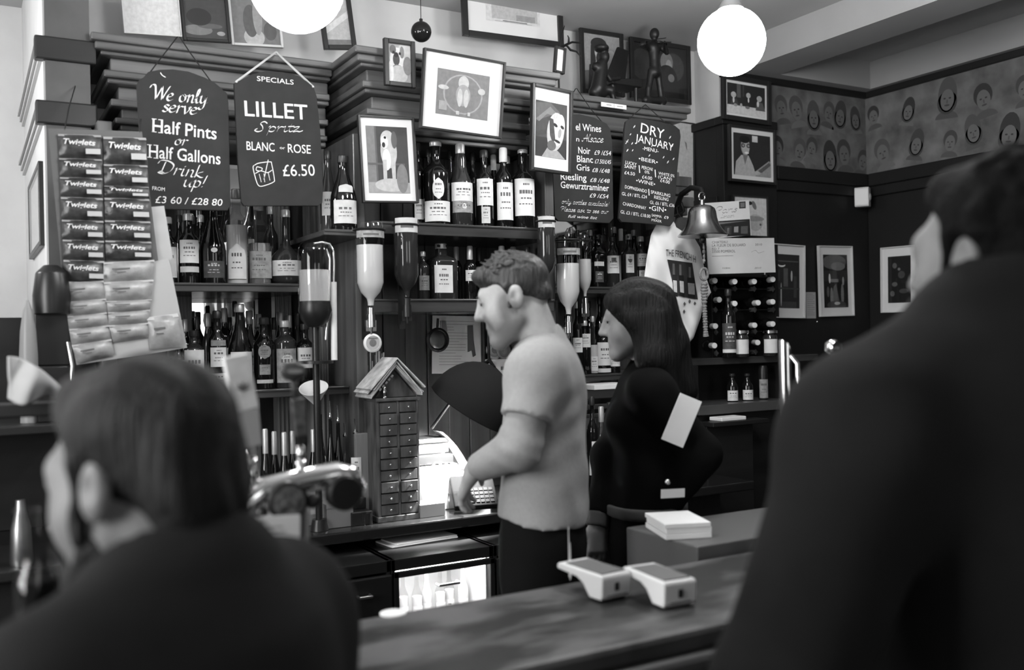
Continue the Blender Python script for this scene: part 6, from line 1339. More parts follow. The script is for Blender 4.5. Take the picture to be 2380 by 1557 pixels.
def head(F, O, M, s=1.0, fem=False, nr=.047):
    O = np.array(O, float); T = lambda *p: O+M@(np.array(p, float)*s)
    e = lambda c, r, k=.02, op='+', A=None: F.ell(T(*c), np.array(r)*s, M if A is None else M@A, k*s, op)
    c = lambda a, b, ra, rb=None, k=.02, op='+': F.cap(T(*a), T(*b), ra*s, (ra if rb is None else rb)*s, k*s, op)
    e((0, -.018, .042), (.075, .096, .086), .01)
    e((0, .030, -.030), (.060, .068, .088), .04)
    for x in (-1, 1): c((x*.052, .002, -.062), (x*.012, .076, -.104), .020, .018, .03)
    c((-.008, .080, -.102), (.008, .080, -.102), .019, k=.025)
    c((-.036, .076, .032), (.036, .076, .032), .014, k=.03)
    for x in (-1, 1): e((x*.040, .052, -.030), (.024, .024, .026), .05)
    for x in (-1, 1): e((x*.034, .106, .008), (.016, .015, .010), .022, '-')
    for x in (-1, 1): e((x*.031, .0785, .009), (.0125, .0125, .0118), .005)
    for x in (-1, 1): c((x*.020, .091, .018), (x*.046, .082, .016), .0045, k=.006)
    c((0, .096, .020), (0, .118, -.022), .0075, .0115, .016)
    for x in (-1, 1): e((x*.011, .105, -.027), (.009, .010, .008), .010)
    c((-.016, .094, -.060), (.016, .094, -.060), .0075, k=.012); c((-.014, .092, -.073), (.014, .092, -.073), .0085, k=.012)
    c((-.022, .105, -.0665), (.022, .105, -.0665), .0035, k=.008, op='-')
    a = math.radians(12); A = np.array(((1, 0, 0), (0, math.cos(a), -math.sin(a)), (0, math.sin(a), math.cos(a))))
    for x in (-1, 1):
        e((x*.078, -.014, -.004), (.010, .021, .034), .010, '+', A); e((x*.090, -.010, .002), (.010, .011, .017), .008, '-', A)
        e((x*.082, -.006, -.012), (.005, .005, .007), .005)
    c((0, -.034, -.055), (0, -.045, -.160), nr-(.006 if fem else 0), nr+.003-(.006 if fem else 0), .018)
    return T
def hand_form(F, wrist, d, n, th, s=1.0, curl=.5, spread=1.0):
    """hand from the wrist along d, palm facing n, thumb on the th side"""
    d = np.array(d, float); d /= np.linalg.norm(d); n = np.array(n, float); n -= d*(n@d); n /= np.linalg.norm(n); t = np.cross(d, n); t *= np.sign(t@np.array(th)) or 1
    W = np.array(wrist, float); P = lambda a, b, c: W+(d*a+t*b+n*c)*s
    F.cap(P(-.03, 0, 0), P(.02, 0, 0), .026*s, .028*s, .015, squash=(n, .75)); 
    for b_ in (-.026, -.009, .009, .026): F.cap(P(.015, b_*.6, 0), P(.085, b_, 0), .017*s, .013*s, .014)
    for b_, L, dr in ((.028, .068, .10), (.010, .076, .03), (-.010, .070, -.04), (-.027, .054, -.12)):
        a0 = P(.088, b_, 0); x, z = .088, 0; ang = curl*.5; pts = [a0]
        for seg, f_ in ((.46, 1.0), (.30, .9), (.24, .7)):
            x += L*seg*math.cos(ang); z += L*seg*math.sin(ang); pts.append(P(x, b_+dr*spread*(x-.088), z)); ang += curl*f_
        rs = (.0092*s, .0085*s, .0078*s, .0068*s)
        for i in range(3): F.cap(pts[i], pts[i+1], rs[i], rs[i+1], .004)
    q = [P(.018, .026, .006), P(.050, .050, .018), P(.076, .060, .026), P(.096, .062, .034)]
    for i, (ra, rb) in enumerate(((.015, .0115), (.0105, .0095), (.0092, .0075))): F.cap(q[i], q[i+1], ra*s, rb*s, .008)
    return F
A_ = lambda px, py, d: np.array(atd(px, py, d))
def folds(amp, f=38, seed=0.0):
    return lambda P: amp*(np.sin(P[:, 2]*f+4*np.sin(P[:, 0]*9+seed)+3*np.sin(P[:, 1]*11+seed))*.6+np.sin(P[:, 0]*f*.7-P[:, 2]*f*.5+seed)*.4)
def box_of(pts, m_): P = np.array(pts); return P.min(0)-m_, P.max(0)+m_

# ---------------------------------------------------------------- the barman
D = 2.74
HO = A_(1194, 694, D-.0); HM = basis(6, 17)
f = basis(8)[:, 1]; lf = -basis(8)[:, 0]
Cs = A_(1264, 862, D+.02); Hp = A_(1262, 1190, D+.02)
Ls, Rs = Cs+lf*.165, Cs-lf*.165-UP*.01
El = A_(1207, 1042, D-.21); Wr = A_(1102, 1090, D-.08)
Er = Rs-lf*.02-UP*.29; Wrr = Er+f*.05-UP*.23
fh = Form(*box_of([HO], .19), .0042); T = head(fh, HO, HM, .985); fh.cap(HO+HM@np.array((0, -.036, -.05)), Cs+UP*.05+f*.00, .049, .056, .02)
fn = Form(*box_of([Wr], .22), .0042); hd = (A_(1076, 1150, D-.02)-Wr); fn.cap(Wr-(Wr-El)*-.0, Wr+(El-Wr)*.35, .027, .034, .01); hand_form(fn, Wr, hd, -f*.8-UP*.3, FF, 1.0, .5)
fr = Form(*box_of([Wrr], .2), .005); fr.cap(Wrr, Er, .027, .036, .01); hand_form(fr, Wrr, -UP, lf, f, 1.0, .4)
fb = Form(*box_of([Ls, Rs, Hp, (Hp[0], Hp[1], .02), Er, El], .2), .011)
fb.cap(Cs-UP*.06, Hp, .15, .155, .05, squash=(f, .62)).cap(Ls, Rs, .055, .055, .06)
fb.cap(Ls, El, .047, .040, .03).cap(El, Wr, .038, .028, .02).cap(Rs, Er, .047, .040, .03).cap(Er, Wrr, .038, .028, .02)
for sg in (1, -1):
    h0 = Hp+lf*sg*.09; k0 = h0+np.array((0, 0, -.45))+f*.03; a0 = np.array((h0[0], h0[1], .09)); fb.cap(h0, k0, .085, .058, .05).cap(k0, a0, .056, .04, .03).cap(a0-UP*.05, a0-UP*.05+f*.16, .036, .030, .02)
per = person('barman in a pale tee shirt over long sleeves, head bent over the till', [fh, fn, fr, fb], SKIN, (Hp[0], Hp[1], 0))
sh = Form(*box_of([Ls+lf*.08, Rs-lf*.08, Hp-UP*.06+f*.16, Hp-f*.17, Cs+UP*.1], .12), .0075)
hem = A_(1262, 1203, D); Bk = -f
sh.cap(Cs-UP*.09-f*.0, Hp-UP*.10, .172, .205, .05, squash=(f, .66), cuts=((hem, (-UP+f*.10)),))
sh.cap(Ls+UP*.004, Rs+UP*.004, .078, .078, .06); sh.cap(Cs-f*.025-UP*.05+lf*.05, Cs-f*.025-UP*.05-lf*.05, .095, .095, .06, squash=(f, .8)); sh.cap(Cs+UP*.02-f*.0, Cs+UP*.085+f*.005, .085, .064, .05)
ve = El-Ls; sl_end = Ls+ve*.62; vn = ve/np.linalg.norm(ve)
sh.cap(Ls+lf*.005, Ls+ve*.9, .080, .070, .045, cuts=((sl_end, vn),))
vr = Er-Rs; sh.cap(Rs, Rs+vr*.9, .080, .070, .045, cuts=((Rs+vr*.6, vr/np.linalg.norm(vr)),))
nk = Cs+UP*.082; sh.cap(nk+f*.03-UP*.0, nk+f*.04+UP*.12, .055, .10, .01, op='-')
sh.ripple(folds(.0045, 26)); sh.ripple(lambda P: .0035*np.exp(-((P-(Ls+UP*-.12-f*.09))**2).sum(1)/.012)*np.sin(((P-Ls)@(UP*.8+f*.6))*95)+.0025*np.exp(-((P-(Hp-f*.1))**2).sum(1)/.03)*np.sin(((P-Hp)@(UP*.93+f*.3))*60))
TEE = mat('pale_tee_cloth', .29, .92, var=.05, scale=(90, 90, 90), bump=.06)
skin([sh], 'tee_shirt', TEE, per)
us = Form(*box_of([Ls, El, Wr, Rs, Er, Wrr], .11), .0065)
us.cap(Ls+ve*.3, El, .060, .054, .02).cap(El, Wr+(El-Wr)*.06, .055, .040, .03, cuts=((Wr+(El-Wr)*.10, (Wr-El)/np.linalg.norm(Wr-El)),))
us.cap(Rs+vr*.3, Er, .060, .054, .02).cap(Er, Wrr, .053, .038, .03, cuts=((Wrr+(Er-Wrr)*.1, (Wrr-Er)/np.linalg.norm(Wrr-Er)),)); us.ripple(folds(.0030, 62, 1.0)); us.ripple(lambda P: .0025*np.exp(-((P-El)**2).sum(1)/.006)*np.sin(((P-El)@(UP*.9-f*.4))*150))
skin([us], 'long_sleeves', mat('long_sleeve_cloth', .27, .92, var=.05, scale=(90, 90, 90)), per)
tr = Form(*box_of([Hp+lf*.2, Hp-lf*.2, (Hp[0], Hp[1], .03)], .18), .011)
tr.cap(Hp-UP*.0, Hp-UP*.14, .172, .178, .05, squash=(f, .68))
for sg in (1, -1):
    h0 = Hp+lf*sg*.085-UP*.08; k0 = h0+np.array((0, 0, -.40))+f*.03; a0 = np.array((h0[0], h0[1], .09)); tr.cap(h0, k0, .100, .076, .06).cap(k0, a0, .074, .058, .03, cuts=((a0-UP*.03, -UP),))
TROU = mat('black_trousers', .005, .9, spec=.15); skin([tr], 'trousers', TROU, per)
sk = Form(*box_of([(Hp[0], Hp[1], .06)], .3), .009)
for sg in (1, -1): a0 = np.array((Hp[0], Hp[1], .05))+lf*sg*.085; sk.cap(a0-f*.05, a0+f*.17, .046, .042, .02, cuts=(((0, 0, .004), -UP),)); 
skin([sk], 'shoes', BLACKP, per)
def hair_cap(O, M, s, res=.0042):
    O = np.array(O); F = Form(*box_of([O], .2), res); T = lambda *p: O+M@(np.array(p, float)*s); return F, T
F_, T_ = hair_cap(HO, HM, .985, .0032)
F_.ell(T_(0, -.020, .046), np.array((.079, .1005, .086))*.985, HM, .01, cuts=((T_(0, .074, .058), HM@np.array((0, .9, -.44))), (T_(0, -.02, -.030), HM@np.array((0, -.12, -1.0)))))
F_.cap(T_(-.034, .062, .088), T_(.034, .062, .088), .026, .026, .03); F_.cap(T_(-.02, .082, .092), T_(.02, .082, .092), .015, .015, .015)
for x in (-1, 1):
    F_.cap(T_(x*.074, .010, .03), T_(x*.074, .012, -.022), .012, .006, .015); F_.ell(T_(x*.088, -.012, -.006), (.022, .024, .038), HM, .008, '-'); F_.ell(T_(x*.085, .052, .012), (.05, .042, .042), HM, .012, '-')
F_.cap(T_(-.03, -.092, -.012), T_(.03, -.092, -.012), .018, .018, .03)
rs_ = np.random.RandomState(3)
for i in range(240):
    a = rs_.uniform(-2.8, 2.8); e_ = rs_.uniform(.30, 1.5); jx, jz = rs_.uniform(-.012, .012, 2); p = np.array((.077*math.sin(a)*math.cos(e_), .097*math.cos(a)*math.cos(e_)-.02, .046+.084*math.sin(e_))); q = p+np.array((.004*math.sin(a)+jx, .022, .006+jz)); F_.cap(T_(*p), T_(*q), .0050, .0025, .004)
skin([F_], 'hair', HAIRM, per, 1)
# stubble: a soft darker growth along jaw, chin and lip, kept as a vertex attribute of the skin
def seg_d(P, a, b):
    ba = b-a; t = np.clip(((P-a)@ba)/(ba@ba), 0, 1); return np.linalg.norm(P-a-t[:, None]*ba, axis=1)
me = per.data; P = np.empty(len(me.vertices)*3); me.vertices.foreach_get('co', P); P = P.reshape(-1, 3)+np.array(per.location)
T = lambda *p: HO+HM@(np.array(p, float)*.985)
dd = np.full(len(P), 9.0)
for x in (-1, 1):
    for a_, c_ in (((x*.066, .012, -.015), (x*.058, .010, -.065)), ((x*.058, .010, -.065), (x*.016, .084, -.108)), ((x*.020, .088, -.10), (x*.026, .098, -.058)), ((x*.026, .098, -.052), (0, .106, -.046))): dd = np.minimum(dd, seg_d(P, T(*a_), T(*c_)))
dd = np.minimum(dd, seg_d(P, T(-.014, .095, -.105), T(.014, .095, -.105)))
mk = np.clip((.044-dd)/.018, 0, 1)*(np.linalg.norm(P-T(0, .104, -.067), axis=1) > .017)
at_ = me.attributes.new('stubble', 'FLOAT', 'POINT'); at_.data.foreach_set('value', mk.astype(np.float32))
SK2 = SKIN.copy(); SK2.name = 'skin_with_stubble'; nt = SK2.node_tree; bs = nt.nodes['Principled BSDF']; ln = bs.inputs['Base Color'].links[0].from_socket
an = nt.nodes.new('ShaderNodeAttribute'); an.attribute_name = 'stubble'; mx = nt.nodes.new('ShaderNodeMix'); mx.data_type = 'RGBA'; mm_ = nt.nodes.new('ShaderNodeMath'); mm_.operation = 'MULTIPLY'; mm_.inputs[1].default_value = .75
nt.links.new(an.outputs['Fac'], mm_.inputs[0]); nt.links.new(mm_.outputs[0], mx.inputs[0]); nt.links.new(ln, mx.inputs[6]); mx.inputs[7].default_value = (.12, .12, .12, 1); nt.links.new(mx.outputs[2], bs.inputs['Base Color'])
me.materials[0] = SK2
F_, T_ = hair_cap(HO, HM, .985)
for x in (-1, 1): F_.cap(T_(x*.018, .098, .034), T_(x*.050, .080, .036), .0045, .003, .004)
skin([F_], 'eyebrows', HAIRM, per, 0)

def lashes(O, M, s, parent):
    F_, T_ = hair_cap(O, M, s, .003)
    for x in (-1, 1): F_.cap(T_(x*.021, .0935, .0135), T_(x*.044, .086, .0115), .0028, .0022, .003); F_.ell(T_(x*.032, .0925, .0095), np.array((.0045, .003, .0048))*s, M, .003)
    skin([F_], 'eyes', gray(.012, .3), parent, 0)
lashes(HO, HM, .985, per)
# ---------------------------------------------------------------- the woman with long dark hair
D = 3.14
HO = A_(1474, 745, D); HM = basis(4, 9); f = basis(6)[:, 1]; lf = -basis(6)[:, 0]
Cs = A_(1508, 905, D+.02); Hp = A_(1500, 1165, D+.02); Ls, Rs = Cs+lf*.15, Cs-lf*.15
El = A_(1632, 1055, D-.14); Wl = A_(1572, 1150, D-.10); Er = A_(1415, 1060, D+.06); Wr = A_(1388, 1222, D-.02)
fh = Form(*box_of([HO], .18), .004); head(fh, HO, HM, .95, True); fh.cap(HO+HM@np.array((0, -.03, -.06)), Cs+UP*.04, .046, .05, .03)
fn = Form(*box_of([Wr], .22), .004); hd = A_(1387, 1300, D-.02)-Wr; fn.cap(Wr, Wr+(Er-Wr)*.3, .022, .028, .01); hand_form(fn, Wr, hd, FF*.8-RR*.3, f, .92, .45)
fl = Form(*box_of([Wl], .2), .0045); fl.cap(Wl, Wl+(El-Wl)*.3, .022, .028, .01); hand_form(fl, Wl, -UP+f*.35+FF*.3, FF, f, .9, .35)
fb = Form(*box_of([Ls, Rs, Hp, (Hp[0], Hp[1], .02), Er, El], .2), .011)
fb.cap(Cs-UP*.05, Hp, .125, .145, .05, squash=(f, .62)).cap(Ls, Rs, .045, .045, .06).cap(Ls, El, .040, .034, .03).cap(El, Wl, .033, .023, .02).cap(Rs, Er, .040, .034, .03).cap(Er, Wr, .033, .023, .02)
for sg in (1, -1):
    h0 = Hp+lf*sg*.085; k0 = h0-UP*.42+f*.02; a0 = np.array((h0[0], h0[1], .09)); fb.cap(h0, k0, .085, .055, .05).cap(k0, a0, .052, .036, .03).cap(a0-UP*.05, a0-UP*.05+f*.14, .032, .028, .02)
wo = person('woman with long dark hair in a black jumper, a white notebook under her arm', [fh, fn, fl, fb], mat('skin_fair', .30, .55, var=.1, scale=(30, 30, 30)), (Hp[0], Hp[1], 0))
sh = Form(*box_of([Ls, Rs, Hp-UP*.1, El, Wl, Er, Wr, Cs+UP*.1], .16), .0085)
sh.cap(Cs-UP*.07, Hp-UP*.04, .158, .185, .05, squash=(f, .70), cuts=((Hp-UP*.012, -UP),)); sh.cap(Ls, Rs, .066, .066, .06); sh.cap(Cs, Cs+UP*.07, .08, .058, .05); sh.cap(Cs+f*.07-UP*.10+lf*.06, Cs+f*.07-UP*.10-lf*.06, .07, .07, .05)
sh.cap(Ls, El, .066, .060, .04).cap(El, Wl, .058, .042, .03).cap(Rs, Er, .066, .056, .04).cap(Er, Wr+(Er-Wr)*.12, .054, .040, .03, cuts=((Wr+(Er-Wr)*.16, (Wr-Er)/np.linalg.norm(Wr-Er)),)); sh.ripple(folds(.004, 26, 2.0))
BKN = mat('black_jumper', .0045, .95, spec=.12); skin([sh], 'jumper', BKN, wo)
cf = Form(*box_of([Wr], .14), .006); dn = (Wr-Er)/np.linalg.norm(Wr-Er); cf.cap(Wr-dn*.05, Wr+dn*.01, .038, .036, .01, cuts=((Wr+dn*.004, dn), (Wr-dn*.045, -dn))); skin([cf], 'cuff', gray(.06, .9), wo)
tr = Form(*box_of([Hp+lf*.2, Hp-lf*.2, (Hp[0], Hp[1], .03)], .18), .011); tr.cap(Hp+UP*.02, Hp-UP*.12, .150, .172, .05, squash=(f, .74))
for sg in (1, -1):
    h0 = Hp+lf*sg*.082-UP*.08; k0 = h0-UP*.38+f*.02; a0 = np.array((h0[0], h0[1], .09)); tr.cap(h0, k0, .095, .068, .06).cap(k0, a0, .066, .050, .03, cuts=((a0-UP*.03, -UP),))
skin([tr], 'trousers', TROU, wo)
ap = Form(*box_of([Hp], .3), .007); z_ = Hp[2]-.012; ap.cap(Hp-UP*.014, Hp-UP*.020, .191, .191, .01, squash=(f, .72), cuts=((Hp-UP*.034, -UP), (Hp+UP*.004, UP))); skin([ap], 'waistband', gray(.075, .9), wo)
sk = Form(*box_of([(Hp[0], Hp[1], .06)], .3), .009)
for sg in (1, -1): a0 = np.array((Hp[0], Hp[1], .05))+lf*sg*.082; sk.cap(a0-f*.05, a0+f*.15, .042, .038, .02, cuts=(((0, 0, .004), -UP),))
skin([sk], 'shoes', BLACKP, wo)
F_ = Form(*box_of([HO, HO-f*.2-UP*.45], .17), .006); T_ = lambda *p: HO+HM@(np.array(p, float)*.95)
F_.ell(T_(0, -.020, .050), np.array((.088, .108, .094)), HM, .01, cuts=((T_(0, .070, .05), HM@np.array((0, .88, -.48))),))
F_.cap(T_(-.05, .052, .075), T_(.05, .052, .075), .030, .030, .03)
for x in (-1, 1):
    F_.cap(T_(x*.066, .045, .05), T_(x*.076, .012, .0), .022, .022, .03); F_.cap(T_(x*.07, .0, .0), T_(x*.072, -.018, -.13), .026, .034, .03); F_.cap(T_(x*.072, -.018, -.13), A_(1515+x*-8, 900, D-.02+(-.05*x)), .036, .036, .03)
for i, (q0, q1, q2, r0, r1, r2) in enumerate((((0, -.09, .05), A_(1555, 800, D), A_(1590, 905, D), .06, .060, .045), ((.04, -.08, .0), A_(1545, 830, D+.04), A_(1570, 930, D+.03), .05, .052, .04), ((-.05, -.07, .0), A_(1530, 830, D-.06), A_(1555, 925, D-.06), .05, .052, .035), ((0, -.05, -.05), A_(1525, 860, D), A_(1545, 935, D), .05, .05, .04))):
    F_.cap(T_(*q0), q1, r0, r1, .03).cap(q1, q2, r1, r2, .03)
F_.ripple(lambda P: .0022*np.sin((P-HO)@HM[:, 0]*190+np.sin(P[:, 2]*25)*2)); skin([F_], 'hair', HAIR, wo, 1); lashes(HO, HM, .95, wo)
c_ = atd(1584, 977, D-.235); a_ = math.radians(-22.5); nx = CR*math.cos(a_)+CU*math.sin(a_); nz = -CR*math.sin(a_)+CU*math.cos(a_); k_ = (D-.235)/FPX
t = thing('notebook', 'blank white notebook tucked under the arm of the woman in black', 'notebook', c_, frame_rot(nx, CF, nz)); b = MB(); b.box((-27*k_, -.004, -58*k_), (27*k_, .006, 58*k_)); b.build('cover', PAPER, t, bevel=.001)
q = A_(1552, 1120, D-.26); b = MB(); b.ell((0, 0, 0), (.010, .008, .010)); o = b.build('badge_pin', CHROME, smooth=180); o.parent = wo; o.matrix_parent_inverse = Matrix.Identity(4); o.location = Vector(q)-wo.location; 
p = Plate('order_slip', 'white slip tucked in the waistband of the woman in black', 'paper', [(1542,1136),(1592,1138),(1590,1152),(1531,1160)], Y=float(A_(1560, 1148, D-.27)[1])); b = MB(); b.box((-p.w/2, -.001, -p.h/2), (p.w/2, .001, p.h/2)); b.build('slip', PAPER, p.t)

# ---------------------------------------------------------------- bearded man at the bar
D = 1.14
HO = A_(318, 1118, D); HM = basis(22, 12); f = basis(24)[:, 1]; lf = -basis(24)[:, 0]; s_ = 1.02
fh = Form(*box_of([HO], .2), .0042); head(fh, HO, HM, s_); Nk = HO-f*.060-UP*.135
fh.cap(HO+HM@np.array((0, -.035, -.06)), Nk, .058, .066, .03)
Cs = Nk-UP*.055-f*.01; Ls, Rs = Cs+lf*.175-UP*.02, Cs-lf*.175-UP*.02; Hp = np.array((Cs[0], Cs[1], .95))-f*.14; El, Er = Ls+lf*.03-UP*.28-f*.04, Rs-lf*.02-UP*.27-f*.04; Wl, Wr = El+f*.16+UP*.10, Er+f*.12+UP*.14
fb = Form(*box_of([Ls, Rs, (Hp[0], Hp[1], .02), El, Er, Wl, Wr], .2), .012)
fb.cap(Cs-UP*.06, Hp, .15, .155, .05, squash=(f, .65)).cap(Ls, Rs, .06, .06, .06).cap(Ls, El, .048, .04, .03).cap(El, Wl, .038, .028, .02).cap(Rs, Er, .048, .04, .03).cap(Er, Wr, .038, .028, .02)
for sg in (1, -1): h0 = Hp+lf*sg*.09; k0 = h0-UP*.44+f*.02; a0 = np.array((h0[0], h0[1], .09)); fb.cap(h0, k0, .085, .058, .05).cap(k0, a0, .056, .04, .03).cap(a0-UP*.05, a0-UP*.05+f*.16, .036, .030, .02)
f1 = Form(*box_of([Wl], .2), .005); hand_form(f1, Wl, f, -UP, -lf, 1, .5); f2 = Form(*box_of([Wr], .2), .005); hand_form(f2, Wr, f, -UP, lf, 1, .5)
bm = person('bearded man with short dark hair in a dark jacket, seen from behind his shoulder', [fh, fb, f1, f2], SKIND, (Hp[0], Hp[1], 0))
JK = mat('dark_jacket', .015, .95, var=.25, scale=(5, 5, 5), spec=.15); sh = Form(*box_of([Ls, Rs, Hp-UP*.1, El, Er, Wl, Wr, Cs+UP*.14], .17), .009)
sh.cap(Cs-UP*.10, Hp-UP*.12, .185, .19, .05, squash=(f, .72), cuts=((Hp-UP*.10, -UP),)); sh.cap(Ls, Rs, .088, .088, .07); sh.cap(Cs-f*.02+UP*.02, Cs+UP*.09-f*.015, .12, .085, .06); sh.cap(Cs+UP*.055, Rs+UP*.012, .085, .088, .06); sh.cap(Cs+UP*.055, Ls+UP*.012, .085, .088, .06); sh.cap(Cs-f*.03-UP*.05-lf*.06, Cs-f*.03-UP*.05+lf*.06, .105, .105, .06)
for a_, e_, w_ in ((Ls, El, Wl), (Rs, Er, Wr)): sh.cap(a_, e_, .085, .066, .04).cap(e_, w_, .064, .046, .03, cuts=((w_-f*.01, f),))
nk = Cs+UP*.095; sh.cap(nk+f*.035-UP*.02, nk+f*.06+UP*.15, .066, .12, .01, op='-'); sh.ripple(folds(.004, 24, 4.0)); skin([sh], 'jacket', JK, bm)
tr = Form(*box_of([Hp+lf*.2, Hp-lf*.2, (Hp[0], Hp[1], .03)], .18), .013); tr.cap(Hp, Hp-UP*.14, .17, .175, .05, squash=(f, .7))
for sg in (1, -1): h0 = Hp+lf*sg*.085-UP*.08; k0 = h0-UP*.38+f*.02; a0 = np.array((h0[0], h0[1], .09)); tr.cap(h0, k0, .10, .075, .06).cap(k0, a0, .072, .056, .03, cuts=((a0-UP*.03, -UP),))
skin([tr], 'trousers', TROU, bm)
F_, T_ = hair_cap(HO, HM, s_)
F_.ell(T_(0, -.030, .052), np.array((.090, .112, .092))*s_, HM, .01, cuts=((T_(0, .040, .065), HM@np.array((0, .93, -.36))), (T_(0, -.03, -.085), HM@np.array((0, .25, -.97)))))
F_.cap(T_(-.03, .036, .108), T_(.03, .036, .108), .022, .022, .03); F_.ell(T_(0, -.088, -.020), np.array((.072, .048, .075))*s_, HM, .03)
for x in (-1, 1): F_.cap(T_(x*.076, .018, .03), T_(x*.074, .020, -.050), .014, .010, .015); F_.ell(T_(x*.092, -.012, -.006), (.024, .025, .040), HM, .008, '-'); F_.ell(T_(x*.090, .064, .022), (.05, .045, .074), HM, .012, '-')
F_.ripple(lambda P: .0020*np.sin((P-HO)@HM[:, 0]*150+np.sin(P[:, 2]*30)*2)); skin([F_], 'hair', HAIR, bm, 1)
F_, T_ = hair_cap(HO, HM, s_, .005)
F_.cap(T_(-.056, .016, -.066), T_(-.012, .078, -.108), .024, .026, .03).cap(T_(.056, .016, -.066), T_(.012, .078, -.108), .024, .026, .03).cap(T_(0, .072, -.10), T_(0, .058, -.185), .042, .024, .04).cap(T_(-.030, .092, -.052), T_(.030, .092, -.052), .011, .011, .02)
F_.ripple(lambda P: .0025*np.sin((P-HO)@HM[:, 0]*210+np.sin(P[:, 2]*40)*2)); skin([F_], 'beard', HAIR, bm, 1); lashes(HO, HM, s_, bm)

# ---------------------------------------------------------------- man in the dark coat, from behind
D = 1.34
HO = A_(2300, 606, D); HM = basis(58, 3); f = basis(70)[:, 1]; lf = -basis(70)[:, 0]; s_ = 1.06
fh = Form(*box_of([HO], .2), .0042); s_ = 1.0; head(fh, HO, HM, s_); Nk = HO-f*.045-UP*.085-lf*.01; fh.cap(HO+HM@np.array((0, -.035, -.06)), Nk-UP*.06, .058, .066, .03)
Cs = Nk-UP*.065; Ls, Rs = Cs+lf*.258-UP*.085, Cs-lf*.23-UP*.075; Hp = np.array((Cs[0], Cs[1], .95)); El, Er = Ls+lf*.15-UP*.29-f*.02, Rs-lf*.05-UP*.29; Wl, Wr = El+f*.07-UP*.22, Er+f*.07-UP*.22
fb = Form(*box_of([Ls, Rs, (Hp[0], Hp[1], .02), El, Er, Wl, Wr], .2), .012)
fb.cap(Cs-UP*.06, Hp, .16, .16, .05, squash=(f, .65)).cap(Ls, Rs, .06, .06, .06).cap(Ls, El, .05, .042, .03).cap(El, Wl, .04, .028, .02).cap(Rs, Er, .05, .042, .03).cap(Er, Wr, .04, .028, .02)
for sg in (1, -1): h0 = Hp+lf*sg*.09; k0 = h0-UP*.44+f*.02; a0 = np.array((h0[0], h0[1], .09)); fb.cap(h0, k0, .085, .058, .05).cap(k0, a0, .056, .04, .03).cap(a0-UP*.05, a0-UP*.05+f*.16, .036, .030, .02)
f1 = Form(*box_of([Wl], .2), .005); hand_form(f1, Wl, f*.2-UP, -lf, f, 1, .5); f2 = Form(*box_of([Wr], .2), .005); hand_form(f2, Wr, f*.2-UP, lf, f, 1, .5)
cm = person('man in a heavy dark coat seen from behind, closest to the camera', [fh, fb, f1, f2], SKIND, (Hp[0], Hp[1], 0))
COAT = mat('dark_wool_coat', .011, .95, spec=.15, var=.35, scale=(4, 4, 4), bump=.1); sh = Form(*box_of([Ls, Rs, Hp-UP*.35, El, Er, Wl, Wr, Cs+UP*.16], .2), .010)
sh.cap(Cs-UP*.10, Hp-UP*.34, .235, .26, .05, squash=(f, .72), cuts=((Hp-UP*.33, -UP),)); sh.cap(Ls, Rs, .100, .100, .08); sh.cap(Cs-f*.02-UP*.03, Cs+UP*.09, .15, .105, .05); sh.cap(Cs-UP*.01, Ls+UP*.005, .11, .10, .06); sh.cap(Cs-UP*.01, Rs+UP*.005, .11, .10, .06); sh.cap(Cs+UP*.055+lf*.075, Cs+UP*.055-lf*.075, .085, .085, .025); sh.cap(Cs-f*.035-UP*.06-lf*.08, Cs-f*.035-UP*.06+lf*.08, .12, .12, .06)
for a_, e_, w_ in ((Ls, El, Wl), (Rs, Er, Wr)): sh.cap(a_, e_, .098, .082, .04).cap(e_, w_, .082, .060, .03, cuts=((w_, (w_-e_)/np.linalg.norm(w_-e_)),))
nk = Cs+UP*.125; sh.cap(nk-UP*.03, nk+UP*.15, .070, .10, .01, op='-'); sh.ripple(folds(.006, 18, 1.0)); skin([sh], 'coat', COAT, cm)
cl = Form(*box_of([Nk], .22), .007); cl.cap(Cs+UP*.05, Cs+UP*.125, .105, .082, .02, cuts=((Cs+UP*.135, UP),)); cl.cap(Cs+UP*.02, Cs+UP*.2, .066, .07, .01, op='-'); skin([cl], 'collar', mat('coat_collar', .007, .95), cm)
tr = Form(*box_of([Hp+lf*.2, Hp-lf*.2, (Hp[0], Hp[1], .03)], .18), .013)
for sg in (1, -1): h0 = Hp+lf*sg*.085-UP*.08; k0 = h0-UP*.38+f*.02; a0 = np.array((h0[0], h0[1], .09)); tr.cap(h0, k0, .10, .075, .06).cap(k0, a0, .072, .056, .03, cuts=((a0-UP*.03, -UP),))
skin([tr], 'trousers', TROU, cm)
F_, T_ = hair_cap(HO, HM, s_, .005)
F_.ell(T_(0, -.030, .050), np.array((.092, .114, .096))*s_, HM, .01, cuts=((T_(0, .044, .065), HM@np.array((0, .93, -.36))), (T_(0, -.03, -.09), HM@np.array((0, .25, -.97))))); F_.cap(T_(-.03, .036, .104), T_(.03, .036, .104), .024, .024, .03); F_.ell(T_(0, -.088, -.020), np.array((.078, .050, .085))*s_, HM, .03)
for x in (-1, 1): F_.cap(T_(x*.076, .018, .03), T_(x*.074, .020, -.050), .014, .010, .015); F_.ell(T_(x*.092, -.012, -.006), (.024, .025, .040), HM, .008, '-'); F_.ell(T_(x*.090, .064, .022), (.05, .045, .074), HM, .012, '-')
for i in range(110):
    a = rs_.uniform(-3.1, 3.1); e_ = rs_.uniform(-.3, 1.4); p = np.array((.088*math.sin(a)*math.cos(e_), -.108*abs(math.cos(a))*math.cos(e_)-.03, .050+.092*math.sin(e_))); F_.ell(T_(*p), (.011, .011, .010), None, .012)
skin([F_], 'hair', mat('black_hair', .0035, .8, var=.5, scale=(90, 90, 90), bump=.6, spec=.12), cm, 1)
